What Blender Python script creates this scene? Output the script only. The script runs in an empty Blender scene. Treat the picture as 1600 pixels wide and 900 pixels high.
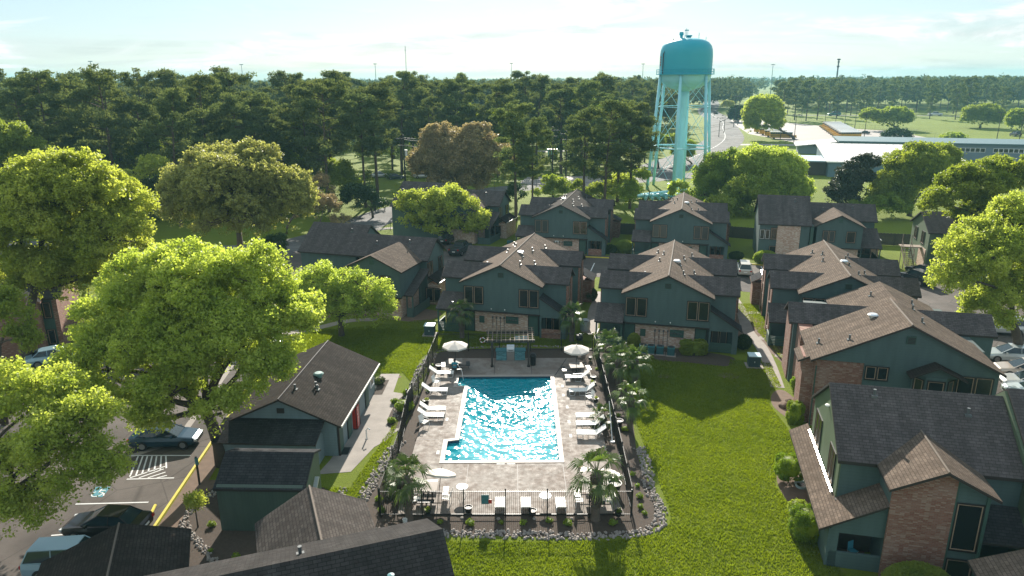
import bpy, bmesh, math, random
import numpy as np
from mathutils import Vector, Matrix
R = math.radians
SC = bpy.context.scene
COL = SC.collection
# ------------------------------------------------------------------ camera
CAMH, FPX, PIT, ROLL = 25.0, 1114.0, 16.415, -0.303
cd = bpy.data.cameras.new("camera"); cam = bpy.data.objects.new("camera", cd); COL.objects.link(cam)
cam.location = (0, 0, CAMH)
cam.matrix_world = Matrix.Translation((0, 0, CAMH)) @ Matrix.Rotation(R(90 - PIT), 4, 'X') @ Matrix.Rotation(R(ROLL), 4, 'Z')
cd.sensor_width = 36.0; cd.lens = FPX / 1600 * 36.0; cd.clip_start = 0.5; cd.clip_end = 12000
SC.camera = cam
SC.render.resolution_x, SC.render.resolution_y = 1024, 576
SC.view_settings.view_transform = 'Standard'; SC.view_settings.look = 'None'
SC.view_settings.gamma = 1.0; SC.view_settings.use_curve_mapping = False
SC.view_settings.exposure = 1.22
SC.cycles.max_bounces = 8; SC.cycles.diffuse_bounces = 4; SC.cycles.glossy_bounces = 3
SC.cycles.transparent_max_bounces = 12; SC.cycles.transmission_bounces = 4; SC.cycles.volume_bounces = 1
SC.cycles.use_denoising = True
SC.cycles.volume_step_rate = 4.0

HAZE = 0.00023
SUN_EL, SUN_AZ = 26.3, 1.0          # azimuth measured from +Y towards +X
# ------------------------------------------------------------------ world
W = bpy.data.worlds.new("World"); SC.world = W; W.use_nodes = True
nt = W.node_tree; nt.nodes.clear()
def N(t, **k):
    n = nt.nodes.new(t)
    for a, b in k.items(): setattr(n, a, b)
    return n
out = N('ShaderNodeOutputWorld'); bg = N('ShaderNodeBackground'); bg.inputs['Strength'].default_value = 0.15
sky = N('ShaderNodeTexSky', sky_type='NISHITA', sun_disc=False)
sky.sun_elevation = R(SUN_EL); sky.sun_rotation = R(SUN_AZ)
sky.air_density = 1.0; sky.dust_density = 0.35; sky.ozone_density = 3.0; sky.altitude = 50
tc = N('ShaderNodeTexCoord'); sep = N('ShaderNodeSeparateXYZ')
# clouds live on a flat layer high above: direction / (z + small) gives their plan position
add = N('ShaderNodeMath', operation='ADD'); add.inputs[1].default_value = 0.06
dx = N('ShaderNodeMath', operation='DIVIDE'); dy = N('ShaderNodeMath', operation='DIVIDE')
cmb = N('ShaderNodeCombineXYZ'); L = nt.links.new
L(tc.outputs['Generated'], sep.inputs[0]); L(sep.outputs['Z'], add.inputs[0])
L(sep.outputs['X'], dx.inputs[0]); L(add.outputs[0], dx.inputs[1])
L(sep.outputs['Y'], dy.inputs[0]); L(add.outputs[0], dy.inputs[1])
L(dx.outputs[0], cmb.inputs[0]); L(dy.outputs[0], cmb.inputs[1])
mp = N('ShaderNodeMapping'); mp.inputs['Scale'].default_value = (0.30, 0.40, 1); mp.inputs['Rotation'].default_value = (0, 0, R(-14))
mp.inputs['Location'].default_value = (3.1, 1.4, 0)
L(cmb.outputs[0], mp.inputs[0])
n1 = N('ShaderNodeTexNoise'); n1.inputs['Scale'].default_value = 0.9; n1.inputs['Detail'].default_value = 10; n1.inputs['Roughness'].default_value = .58
n1.inputs['Distortion'].default_value = .8
L(mp.outputs[0], n1.inputs['Vector'])
r1 = N('ShaderNodeValToRGB'); r1.color_ramp.elements[0].position = .46; r1.color_ramp.elements[1].position = .64
L(n1.outputs['Fac'], r1.inputs[0])
# finer lumps, measured on the dome itself so that they keep a lumpy shape near the horizon
mp2 = N('ShaderNodeMapping'); mp2.inputs['Scale'].default_value = (5.0, 5.0, 22.0); L(tc.outputs['Generated'], mp2.inputs[0])
n2 = N('ShaderNodeTexNoise'); n2.inputs['Scale'].default_value = 1.0; n2.inputs['Detail'].default_value = 8; n2.inputs['Roughness'].default_value = .62; n2.inputs['Distortion'].default_value = .6
L(mp2.outputs[0], n2.inputs['Vector'])
r2 = N('ShaderNodeValToRGB'); r2.color_ramp.elements[0].position = .38; r2.color_ramp.elements[1].position = .66
r2.color_ramp.elements[0].color = (1.40, 1.46, 1.52, 1); r2.color_ramp.elements[1].color = (5.2, 5.15, 5.05, 1)
L(n2.outputs['Fac'], r2.inputs[0])
cf = N('ShaderNodeMath', operation='MULTIPLY'); r3 = N('ShaderNodeValToRGB'); r3.color_ramp.elements[0].position = .42; r3.color_ramp.elements[1].position = .58; L(n2.outputs['Fac'], r3.inputs[0])
cf2 = N('ShaderNodeMath', operation='ADD'); cf2.use_clamp = True; hf = N('ShaderNodeMath', operation='MULTIPLY'); hf.inputs[1].default_value = .45
L(r1.outputs['Color'], cf.inputs[0]); L(r3.outputs['Color'], cf.inputs[1]); L(r1.outputs['Color'], hf.inputs[0]); L(cf.outputs[0], cf2.inputs[0]); L(hf.outputs[0], cf2.inputs[1])
veil = N('ShaderNodeMix', data_type='RGBA'); veil.inputs[0].default_value = .84; veil.inputs[7].default_value = (1.25, 1.62, 1.78, 1)
L(sky.outputs[0], veil.inputs[6])
mixc = N('ShaderNodeMix', data_type='RGBA')
L(cf2.outputs[0], mixc.inputs['Factor']); L(veil.outputs[2], mixc.inputs[6]); L(r2.outputs['Color'], mixc.inputs[7])
L(mixc.outputs[2], bg.inputs['Color']); L(bg.outputs[0], out.inputs[0])
# ------------------------------------------------------------------ sun
sl = bpy.data.lights.new("sun", 'SUN'); sl.energy = 4.6; sl.angle = R(0.53); sl.color = (1, .93, .82)
so = bpy.data.objects.new("sun", sl); COL.objects.link(so)
sd = Vector((math.sin(R(SUN_AZ)) * math.cos(R(SUN_EL)), math.cos(R(SUN_AZ)) * math.cos(R(SUN_EL)), math.sin(R(SUN_EL))))
so.rotation_euler = (-sd).to_track_quat('-Z', 'Y').to_euler(); so.location = (60, 200, 120)

# ------------------------------------------------------------------ surveying helpers: picture point -> place on the ground / at a depth
def ray(px, py):
    r = R(-ROLL); ax, ay = px - 800, py - 450
    X = ax * math.cos(r) - ay * math.sin(r); Y = ax * math.sin(r) + ay * math.cos(r)
    u = -Y / FPX; a = X / FPX; p = R(PIT)
    return a, math.cos(p) + u * math.sin(p), u * math.cos(p) - math.sin(p)
def G(px, py, z=0.0):
    a, b, c = ray(px, py); t = (z - CAMH) / c
    return a * t, b * t
def D(px, py, y):
    a, b, c = ray(px, py); t = y / b
    return a * t, y, CAMH + c * t

# ------------------------------------------------------------------ tagging
def tag(o, label=None, cat=None, group=None, kind=None):
    if label: o['label'] = label
    if cat: o['category'] = cat
    if group: o['group'] = group
    if kind: o['kind'] = kind
    return o
def thing(name, label, cat, loc=(0, 0, 0), rz=0.0, group=None):
    o = bpy.data.objects.new(name, None); COL.objects.link(o)
    o.empty_display_size = .2; o.location = loc; o.rotation_euler = (0, 0, rz)
    return tag(o, label, cat, group)
def kids(o): return [c for c in CH.get(o.name, [])]
CH = {}
def setp(o, p):
    o.parent = p; CH.setdefault(p.name, []).append(o)
def copy_tree(o, loc=None, rz=None, label=None, scale=None, parent=None, group=None):
    c = o.copy(); COL.objects.link(c)
    if parent is not None: setp(c, parent)
    if loc is not None: c.location = loc
    if rz is not None: c.rotation_euler = (0, 0, rz)
    if scale is not None: c.scale = scale if hasattr(scale, '__len__') else (scale,) * 3
    if label: c['label'] = label
    if group: c['group'] = group
    for k in kids(o): copy_tree(k, parent=c)
    return c

# ------------------------------------------------------------------ mesh builder
class MB:
    def __init__(s): s.v = []; s.f = []; s.m = []
    def add(s, vs, fs, m=0):
        b = len(s.v); s.v += [tuple(v) for v in vs]; s.f += [tuple(i + b for i in f) for f in fs]; s.m += [m] * len(fs); return s
    def box(s, x0, x1, y0, y1, z0, z1, m=0):
        return s.add([(x0, y0, z0), (x1, y0, z0), (x1, y1, z0), (x0, y1, z0), (x0, y0, z1), (x1, y0, z1), (x1, y1, z1), (x0, y1, z1)],
                     [(0, 3, 2, 1), (4, 5, 6, 7), (0, 1, 5, 4), (1, 2, 6, 5), (2, 3, 7, 6), (3, 0, 4, 7)], m)
    def obox(s, c, sz, rot=(0, 0, 0), m=0):
        M = Matrix.Translation(c) @ (Matrix.Rotation(rot[2], 4, 'Z') @ Matrix.Rotation(rot[1], 4, 'Y') @ Matrix.Rotation(rot[0], 4, 'X'))
        a, b, d = [q / 2 for q in sz]
        vs = [M @ Vector(q) for q in [(-a, -b, -d), (a, -b, -d), (a, b, -d), (-a, b, -d), (-a, -b, d), (a, -b, d), (a, b, d), (-a, b, d)]]
        return s.add(vs, [(0, 3, 2, 1), (4, 5, 6, 7), (0, 1, 5, 4), (1, 2, 6, 5), (2, 3, 7, 6), (3, 0, 4, 7)], m)
    def slab(s, pts, t, m=0, ms=1):
        n = len(pts); vs = list(pts) + [(p[0], p[1], p[2] - t) for p in pts]
        s.add(vs, [tuple(range(n))], m)
        b = len(s.v) - 2 * n
        s.f += [tuple(b + n + i for i in reversed(range(n)))]; s.m += [ms]
        for i in range(n):
            j = (i + 1) % n; s.f.append((b + i, b + n + i, b + n + j, b + j)); s.m.append(ms)
        return s
    def prism(s, poly, z0, z1, m=0, ms=None):      # poly ccw in xy
        n = len(poly); vs = [(x, y, z1) for x, y in poly] + [(x, y, z0) for x, y in poly]
        b = len(s.v); s.v += vs; ms = m if ms is None else ms
        s.f.append(tuple(b + i for i in range(n))); s.m.append(m)
        s.f.append(tuple(b + n + i for i in reversed(range(n)))); s.m.append(ms)
        for i in range(n):
            j = (i + 1) % n; s.f.append((b + i, b + n + i, b + n + j, b + j)); s.m.append(ms)
        return s
    def yprism(s, prof, y0, y1, m=0):    # profile in xz extruded along y
        n = len(prof); b = len(s.v); s.v += [(x, y0, z) for x, z in prof] + [(x, y1, z) for x, z in prof]
        s.f += [tuple(b + i for i in range(n)), tuple(b + n + i for i in reversed(range(n)))]; s.m += [m, m]
        for i in range(n):
            j = (i + 1) % n; s.f.append((b + i, b + n + i, b + n + j, b + j)); s.m.append(m)
        return s
    def xprism(s, prof, x0, x1, m=0):    # profile in yz extruded along x
        n = len(prof); b = len(s.v); s.v += [(x0, y, z) for y, z in prof] + [(x1, y, z) for y, z in prof]
        s.f += [tuple(b + i for i in reversed(range(n))), tuple(b + n + i for i in range(n))]; s.m += [m, m]
        for i in range(n):
            j = (i + 1) % n; s.f.append((b + i, b + j, b + n + j, b + n + i)); s.m.append(m)
        return s
    def tube(s, pts, rad, n=8, m=0, cap=True):
        pts = [Vector(p) for p in pts]
        if not hasattr(rad, '__len__'): rad = [rad] * len(pts)
        b = len(s.v); up = Vector((0, 0, 1))
        for i, p in enumerate(pts):
            d = (pts[min(i + 1, len(pts) - 1)] - pts[max(i - 1, 0)]).normalized()
            a = d.cross(up) if abs(d.z) < .95 else d.cross(Vector((1, 0, 0)))
            a.normalize(); c = d.cross(a)
            for k in range(n):
                t = 2 * math.pi * k / n
                s.v.append(tuple(p + (a * math.cos(t) + c * math.sin(t)) * rad[i]))
        for i in range(len(pts) - 1):
            for k in range(n):
                k2 = (k + 1) % n
                s.f.append((b + i * n + k, b + i * n + k2, b + (i + 1) * n + k2, b + (i + 1) * n + k)); s.m.append(m)
        if cap:
            s.f.append(tuple(b + k for k in reversed(range(n)))); s.m.append(m)
            e = b + (len(pts) - 1) * n; s.f.append(tuple(e + k for k in range(n))); s.m.append(m)
        return s
    def lathe(s, prof, n=24, c=(0, 0, 0), m=0):     # prof: (r,z)
        b = len(s.v)
        for r, z in prof:
            for k in range(n):
                t = 2 * math.pi * k / n; s.v.append((c[0] + r * math.cos(t), c[1] + r * math.sin(t), c[2] + z))
        for i in range(len(prof) - 1):
            for k in range(n):
                k2 = (k + 1) % n
                s.f.append((b + i * n + k, b + i * n + k2, b + (i + 1) * n + k2, b + (i + 1) * n + k)); s.m.append(m)
        return s
    def build(s, name, mats, parent=None, loc=None, rz=None, smooth=False, bevel=0):
        me = bpy.data.meshes.new(name); me.from_pydata(s.v, [], s.f); me.update()
        mats = mats if isinstance(mats, (list, tuple)) else [mats]
        for m in mats: me.materials.append(m)
        if len(mats) > 1: me.polygons.foreach_set('material_index', [min(i, len(mats) - 1) for i in s.m])
        if smooth: me.polygons.foreach_set('use_smooth', [True] * len(me.polygons))
        if bevel:
            bm = bmesh.new(); bm.from_mesh(me)
            bmesh.ops.remove_doubles(bm, verts=bm.verts, dist=1e-5)
            bmesh.ops.bevel(bm, geom=[e for e in bm.edges if len(e.link_faces) == 2 and e.calc_face_angle(0) > .5], offset=bevel, segments=2, affect='EDGES', clamp_overlap=True)
            bm.to_mesh(me); bm.free()
        o = bpy.data.objects.new(name, me); COL.objects.link(o)
        if parent is not None: setp(o, parent)
        if loc is not None: o.location = loc
        if rz is not None: o.rotation_euler = (0, 0, rz)
        return o
def npmesh(name, verts, quads, mats, parent=None, attr=None, smooth=False, midx=None):
    me = bpy.data.meshes.new(name); nv, nf = len(verts), len(quads); k = quads.shape[1]
    me.vertices.add(nv); me.vertices.foreach_set('co', verts.astype(np.float32).ravel())
    me.loops.add(nf * k); me.loops.foreach_set('vertex_index', quads.astype(np.int32).ravel())
    me.polygons.add(nf); me.polygons.foreach_set('loop_start', np.arange(0, nf * k, k, dtype=np.int32))
    if smooth: me.polygons.foreach_set('use_smooth', np.ones(nf, bool))
    for m in (mats if isinstance(mats, (list, tuple)) else [mats]): me.materials.append(m)
    if midx is not None: me.polygons.foreach_set('material_index', midx.astype(np.int32))
    me.update(calc_edges=True)
    o = bpy.data.objects.new(name, me); COL.objects.link(o)
    if parent is not None: setp(o, parent)
    return o

# ------------------------------------------------------------------ materials
def S(c): return (c[0], c[1], c[2], 1)
class Mat:
    def __init__(s, name):
        s.m = bpy.data.materials.new(name); s.m.use_nodes = True; s.t = s.m.node_tree; s.t.nodes.clear()
        s.o = s.t.nodes.new('ShaderNodeOutputMaterial'); s.b = s.t.nodes.new('ShaderNodeBsdfPrincipled')
        s.t.links.new(s.b.outputs[0], s.o.inputs[0]); s.co = None
    def n(s, t, **k):
        x = s.t.nodes.new(t)
        for a, b in k.items():
            if a in x.inputs: x.inputs[a].default_value = b
            else: setattr(x, a, b)
        return x
    def l(s, a, b): s.t.links.new(a, b)
    def coord(s, world=False):
        if s.co is None:
            if world: s.co = s.n('ShaderNodeNewGeometry').outputs['Position']
            else: s.co = s.n('ShaderNodeTexCoord').outputs['Object']
        return s.co
    def noise(s, sc, det=4, rough=.55, vec=None, dist=0):
        x = s.n('ShaderNodeTexNoise'); x.inputs['Scale'].default_value = sc; x.inputs['Detail'].default_value = det
        x.inputs['Roughness'].default_value = rough; x.inputs['Distortion'].default_value = dist
        s.l(vec if vec is not None else s.coord(), x.inputs['Vector']); return x.outputs['Fac']
    def ramp(s, fac, *stops):
        r = s.n('ShaderNodeValToRGB'); e = r.color_ramp.elements
        while len(e) < len(stops): e.new(.5)
        for i, (p, c) in enumerate(stops):
            e[i].position = p; e[i].color = S(c) if hasattr(c, '__len__') else (c, c, c, 1)
        s.l(fac, r.inputs[0]); return r.outputs['Color']
    def mix(s, fac, a, b, mode='MIX'):
        x = s.n('ShaderNodeMix', data_type='RGBA', blend_type=mode)
        for v, i in ((fac, 0), (a, 6), (b, 7)):
            if hasattr(v, 'is_linked') or hasattr(v, 'links'): s.l(v, x.inputs[i])
            else: x.inputs[i].default_value = v if i == 0 else S(v)
        return x.outputs[2]
    def math(s, op, a, b=0.0):
        x = s.n('ShaderNodeMath', operation=op)
        for v, i in ((a, 0), (b, 1)):
            if hasattr(v, 'links'): s.l(v, x.inputs[i])
            else: x.inputs[i].default_value = v
        return x.outputs[0]
    def col(s, c):
        if hasattr(c, 'links'): s.l(c, s.b.inputs['Base Color'])
        else: s.b.inputs['Base Color'].default_value = S(c)
        return s
    def set(s, **k):
        for a, b in k.items():
            a = a.replace('_', ' ')
            if hasattr(b, 'links'): s.l(b, s.b.inputs[a])
            else: s.b.inputs[a].default_value = b
        return s
    def bump(s, h, strength=.5, dist=.02):
        x = s.n('ShaderNodeBump'); x.inputs['Strength'].default_value = strength; x.inputs['Distance'].default_value = dist
        s.l(h, x.inputs['Height']); s.l(x.outputs[0], s.b.inputs['Normal']); return s
def plain(name, c, rough=.6, var=.15, sc=3, metal=0, bump=0, spec=.5):
    m = Mat(name); f = m.noise(sc, 5)
    m.col(m.mix(f, tuple(q * (1 - var) for q in c), tuple(min(1, q * (1 + var)) for q in c)))
    m.set(Roughness=rough, Metallic=metal); m.b.inputs['Specular IOR Level'].default_value = spec
    if bump: m.bump(m.noise(sc * 6, 3), bump)
    return m.m
def siding(name, c, vertical=False):
    m = Mat(name); sp = m.n('ShaderNodeSeparateXYZ'); m.l(m.coord(), sp.inputs[0])
    if vertical: u = m.math('ADD', sp.outputs['X'], sp.outputs['Y'])
    else: u = sp.outputs['Z']
    fr = m.math('FRACT', m.math('MULTIPLY', u, 5.0))
    line = m.ramp(fr, (0, .62), (.1, 1), (1, 1))
    streak = m.n('ShaderNodeMapping'); streak.inputs['Scale'].default_value = (.9, .9, .18); m.l(m.coord(), streak.inputs[0])
    nz = m.noise(2.2, 6, .6, vec=streak.outputs[0])
    base = m.mix(nz, tuple(q * .72 for q in c), tuple(q * 1.25 for q in c))
    m.col(m.mix(1.0, base, line, 'MULTIPLY')); m.set(Roughness=.62); m.bump(fr, .35, .02); return m.m
def brick(name, c1, c2, c3, mortar, sc=1.0):
    m = Mat(name); sp = m.n('ShaderNodeSeparateXYZ'); m.l(m.coord(), sp.inputs[0])
    cb = m.n('ShaderNodeCombineXYZ'); m.l(m.math('ADD', sp.outputs['X'], sp.outputs['Y']), cb.inputs[0]); m.l(sp.outputs['Z'], cb.inputs[1])
    b = m.n('ShaderNodeTexBrick'); b.inputs['Scale'].default_value = 1
    b.inputs['Brick Width'].default_value = .22 * sc; b.inputs['Row Height'].default_value = .085 * sc; b.inputs['Mortar Size'].default_value = .009
    b.inputs['Color1'].default_value = S(c1); b.inputs['Color2'].default_value = S(c2); b.inputs['Mortar'].default_value = S(mortar); b.inputs['Bias'].default_value = -.1
    m.l(cb.outputs[0], b.inputs['Vector'])
    w = m.n('ShaderNodeTexWhiteNoise'); sn = m.n('ShaderNodeVectorMath', operation='SNAP'); sn.inputs[1].default_value = (.22 * sc, .085 * sc, 1)
    m.l(cb.outputs[0], sn.inputs[0]); m.l(sn.outputs[0], w.inputs['Vector'])
    sel = m.math('MULTIPLY', m.ramp(w.outputs['Value'], (.55, 0), (.9, 1)), m.math('SUBTRACT', 1, b.outputs['Fac']))
    col = m.mix(sel, b.outputs['Color'], c3)
    big = m.noise(.7, 4); col = m.mix(m.ramp(big, (.5, 0), (.8, .5)), col, tuple(q * 1.6 for q in mortar))
    m.col(col); m.set(Roughness=.85); m.bump(b.outputs['Fac'], -.5, .01); return m.m
def shingle(name, c, axis, dirt=.5):
    """axis: the local direction the eave runs in"""
    m = Mat(name); sp = m.n('ShaderNodeSeparateXYZ'); m.l(m.coord(), sp.inputs[0])
    cb = m.n('ShaderNodeCombineXYZ')
    a, b_ = ('X', 'Y') if axis == 'x' else ('Y', 'X')
    m.l(sp.outputs[a], cb.inputs[0]); m.l(sp.outputs[b_], cb.inputs[1])
    b = m.n('ShaderNodeTexBrick'); b.inputs['Scale'].default_value = 1
    b.inputs['Brick Width'].default_value = .34; b.inputs['Row Height'].default_value = .15; b.inputs['Mortar Size'].default_value = .014
    b.inputs['Color1'].default_value = S([q * .8 for q in c]); b.inputs['Color2'].default_value = S([q * 1.2 for q in c]); b.inputs['Mortar'].default_value = S([q * .5 for q in c])
    m.l(cb.outputs[0], b.inputs['Vector'])
    st = m.n('ShaderNodeMapping'); st.inputs['Scale'].default_value = (1.2, .16, 1); m.l(cb.outputs[0], st.inputs[0])
    nz = m.noise(1.4, 6, .62, vec=st.outputs[0]); n2 = m.noise(.55, 5, .6)
    col = m.mix(1.0, b.outputs['Color'], m.ramp(nz, (.3, .66), (.7, 1.18)), 'MULTIPLY')
    col = m.mix(m.ramp(n2, (.42, 0), (.72, dirt)), col, [q * .55 for q in c])
    fine = m.noise(26, 3); col = m.mix(1.0, col, m.ramp(fine, (.25, .8), (.75, 1.2)), 'MULTIPLY')
    m.col(col); m.set(Roughness=.9); m.b.inputs['Specular IOR Level'].default_value = .04
    m.bump(b.outputs['Fac'], -.35, .012); return m.m
def leaf(name, c1, c2, tr, trc, rough=.5, sc=.35, spec=.3):
    m = Mat(name); ob = m.n('ShaderNodeObjectInfo')
    f = m.noise(sc, 3, .6, vec=m.coord(True)); f2 = m.noise(sc * 9, 2, .6)
    fm = m.math('ADD', m.math('MULTIPLY', f, .6), m.math('MULTIPLY', f2, .4))
    c = m.mix(m.ramp(fm, (.35, 0), (.65, 1)), c1, c2)
    hs = m.n('ShaderNodeHueSaturation'); m.l(c, hs.inputs['Color'])
    m.l(m.math('ADD', m.math('MULTIPLY', ob.outputs['Random'], .016), .490), hs.inputs['Hue'])
    m.l(m.math('ADD', m.math('MULTIPLY', ob.outputs['Random'], .15), .92), hs.inputs['Value'])
    c = hs.outputs[0]
    m.col(c); m.set(Roughness=rough); m.b.inputs['Specular IOR Level'].default_value = spec
    t = m.n('ShaderNodeBsdfTranslucent'); m.l(m.mix(1.0, c, trc, 'MULTIPLY'), t.inputs[0])
    x = m.n('ShaderNodeMixShader'); x.inputs[0].default_value = tr
    m.l(m.b.outputs[0], x.inputs[1]); m.l(t.outputs[0], x.inputs[2]); m.l(x.outputs[0], m.o.inputs[0]); return m.m

GREEN = (.074, .118, .115)
M = dict(
    siding=siding('green_siding', GREEN), siding_v=siding('green_board', (.045, .095, .075), True),
    olive=siding('sunlit_green_siding', (.105, .145, .085)),  # same green siding with the sunlit olive tone put into its colour
    shed=siding('shed_siding', (.06, .09, .07), True),
    clubgrey=siding('grey_siding', (.17, .23, .25)),
    brick=brick('pale_brick', (.44, .25, .17), (.54, .36, .27), (.66, .54, .44), (.42, .35, .30)),
    brickred=brick('red_brick', (.19, .070, .042), (.25, .105, .070), (.30, .19, .14), (.20, .15, .125)),
    shx=shingle('shingles_across', (.112, .098, .094), 'x'), shy=shingle('shingles_along', (.150, .115, .090), 'y'),
    shnear=shingle('weathered_near_shingles', (.080, .069, .062), 'y'), shdark=shingle('dark_shingles', (.046, .046, .048), 'x'), shdarky=shingle('dark_shingles_along', (.046, .039, .034), 'y', .8),
    fascia=plain('dark_brown_trim', (.028, .022, .02), .6), ridgecap=plain('ridge_cap', (.15, .12, .095), .9, .2, 8),
    trimtan=plain('tan_window_trim', (.36, .25, .17), .6), trimdark=plain('black_brown_frame', (.02, .017, .017), .5),
    steel=plain('bright_gutter_metal', (.75, .76, .76), .3, .1, metal=.7), darkmetal=plain('black_painted_metal', (.012, .013, .014), .38),
    pipe=plain('vent_pipe', (.10, .11, .11), .5), white=plain('white_plastic', (.78, .78, .76), .45, .04),
    concrete=plain('pale_concrete', (.27, .235, .205), .85, .35, 1.1, bump=.2), wood=plain('weathered_wood', (.21, .16, .115), .8, .3, 4),
    wooddark=plain('dark_stained_wood', (.045, .040, .034), .7, .3, 4), teal=plain('teal_painted_metal', (.045, .17, .19), .5),
    mulch=plain('dark_mulch', (.060, .042, .030), .95, .5, 5, bump=.8), yellow=plain('yellow_paint', (.55, .46, .05), .7, .25, 3),
    paint=plain('white_road_paint', (.62, .62, .60), .8, .2, 4), rubber=plain('tyre_rubber', (.015, .015, .015), .8),
    fabric=plain('umbrella_canvas', (.62, .56, .50), .9, .08, 2), red=plain('red_panel', (.42, .03, .02), .4),
)
def glassmat(name, c=(.012, .017, .018), rough=.08):
    m = Mat(name); m.col(c); m.set(Roughness=rough); m.b.inputs['Specular IOR Level'].default_value = .6
    m.bump(m.noise(1.5, 2), .04, .02); return m.m
M['glass'] = glassmat('dark_window_glass', rough=.22); M['glass_b'] = glassmat('window_with_drawn_blind', (.07, .075, .07), .35); M['glass_c'] = glassmat('grey_screened_window', (.035, .045, .05), .3); M['carglass'] = glassmat('car_glass', (.02, .035, .04), .05)
# ================================================================== GROUND
def groundmat():
    m = Mat('lawn_grass'); P = m.coord(True)
    big = m.noise(.035, 4, .6); mid = m.noise(.35, 5, .62); fine = m.noise(5.5, 4, .7); tuft = m.noise(22, 3, .7)
    c = m.mix(m.ramp(mid, (.32, 0), (.68, 1)), (.104, .150, .011), (.142, .188, .015))
    c = m.mix(m.ramp(fine, (.35, 0), (.7, .65)), c, (.185, .225, .016))
    c = m.mix(m.ramp(m.noise(.8, 6, .7), (.60, 0), (.72, .8)), c, (.19, .165, .07))
    c = m.mix(m.ramp(m.noise(.22, 5, .7), (.56, 0), (.70, .5)), c, (.17, .18, .03))
    c = m.mix(m.ramp(big, (.35, .35), (.65, 0)), c, (.21, .26, .02))
    c = m.mix(1.0, c, m.ramp(tuft, (.25, .55), (.75, 1.35)), 'MULTIPLY')
    m.col(c); m.set(Roughness=.9); m.b.inputs['Specular IOR Level'].default_value = .15
    m.bump(m.math('ADD', m.math('MULTIPLY', tuft, .6), fine), 1.0, .09)
    return m.m
M['grass'] = groundmat()
def asphalt(name, c):
    m = Mat(name); m.coord(True)
    a = m.noise(.16, 6, .65); b = m.noise(1.6, 5, .6); f = m.noise(40, 2)
    col = m.mix(m.ramp(a, (.35, 0), (.68, 1)), [q * .6 for q in c], [q * 1.25 for q in c])
    col = m.mix(m.ramp(b, (.55, 0), (.8, .5)), col, [q * .55 for q in c])
    v = m.n('ShaderNodeTexVoronoi', feature='DISTANCE_TO_EDGE'); v.inputs['Scale'].default_value = .3
    m.l(m.coord(), v.inputs['Vector'])
    col = m.mix(m.ramp(v.outputs['Distance'], (0, .6), (.018, 0)), col, [q * .35 for q in c])
    col = m.mix(1.0, col, m.ramp(f, (.3, .85), (.7, 1.15)), 'MULTIPLY')
    m.col(col); m.set(Roughness=.85); m.b.inputs['Specular IOR Level'].default_value = .15; m.bump(f, .25, .01); return m.m
M['asphalt'] = asphalt('lot_asphalt', (.115, .098, .086)); M['road'] = asphalt('road_asphalt', (.15, .145, .14))
M['track'] = plain('concrete_lot', (.32, .28, .255), .8, .15, .1)
M['dirt'] = plain('bare_soil', (.15, .10, .07), .95, .35, 2.5, bump=.7)

def struct(name, mb, mat, **k):
    o = mb.build(name, mat, **k); o['kind'] = 'structure'; return o
# one sheet to the horizon, open where the pool basin sits
PX0, PX1, PY0, PY1 = -4.95, 3.45, 42.9, 57.5
BIG = 6000
mb = MB(); xs = [-BIG, PX0, PX1, BIG]; ys = [-200, PY0, PY1, BIG]
for i in range(3):
    for j in range(3):
        if i == 1 and j == 1: continue
        mb.add([(xs[i], ys[j], 0), (xs[i + 1], ys[j], 0), (xs[i + 1], ys[j + 1], 0), (xs[i], ys[j + 1], 0)], [(0, 1, 2, 3)])
struct('ground', mb, M['grass'])

def flat(name, pts, z, mat, th=None):
    """level sheet through world points, counted round"""
    mb = MB(); a = sum(pts[i][0] * pts[(i + 1) % len(pts)][1] - pts[(i + 1) % len(pts)][0] * pts[i][1] for i in range(len(pts)))
    if a < 0: pts = pts[::-1]
    if th: mb.prism([(p[0], p[1]) for p in pts], z - th, z)
    else: mb.add([(p[0], p[1], z) for p in pts], [tuple(range(len(pts)))])
    return struct(name, mb, mat)
def catmull(pts, n=8, closed=False):
    out = []; k = len(pts); rng = range(k) if closed else range(k - 1)
    for i in rng:
        p0 = pts[(i - 1) % k] if closed or i > 0 else pts[0]; p1 = pts[i]; p2 = pts[(i + 1) % k]
        p3 = pts[(i + 2) % k] if closed or i < k - 2 else pts[-1]
        for j in range(n):
            t = j / n
            out.append(tuple(.5 * ((2 * b) + (-a + c) * t + (2 * a - 5 * b + 4 * c - d) * t * t + (-a + 3 * b - 3 * c + d) * t ** 3) for a, b, c, d in zip(p0, p1, p2, p3)))
    if not closed: out.append(tuple(pts[-1]))
    return out
def ribbon(name, pts, w, z, mat, n=8, structure=True):
    c = catmull(pts, n); mb = MB(); vs = []
    for i, p in enumerate(c):
        q0 = c[max(i - 1, 0)]; q1 = c[min(i + 1, len(c) - 1)]
        d = Vector((q1[0] - q0[0], q1[1] - q0[1])).normalized(); ww = w if not hasattr(w, '__len__') else w[0] + (w[1] - w[0]) * i / (len(c) - 1)
        vs += [(p[0] - d.y * ww / 2, p[1] + d.x * ww / 2, z), (p[0] + d.y * ww / 2, p[1] - d.x * ww / 2, z)]
    mb.add(vs, [(2 * i, 2 * i + 1, 2 * i + 3, 2 * i + 2) for i in range(len(c) - 1)])
    return struct(name, mb, mat) if structure else mb
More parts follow.
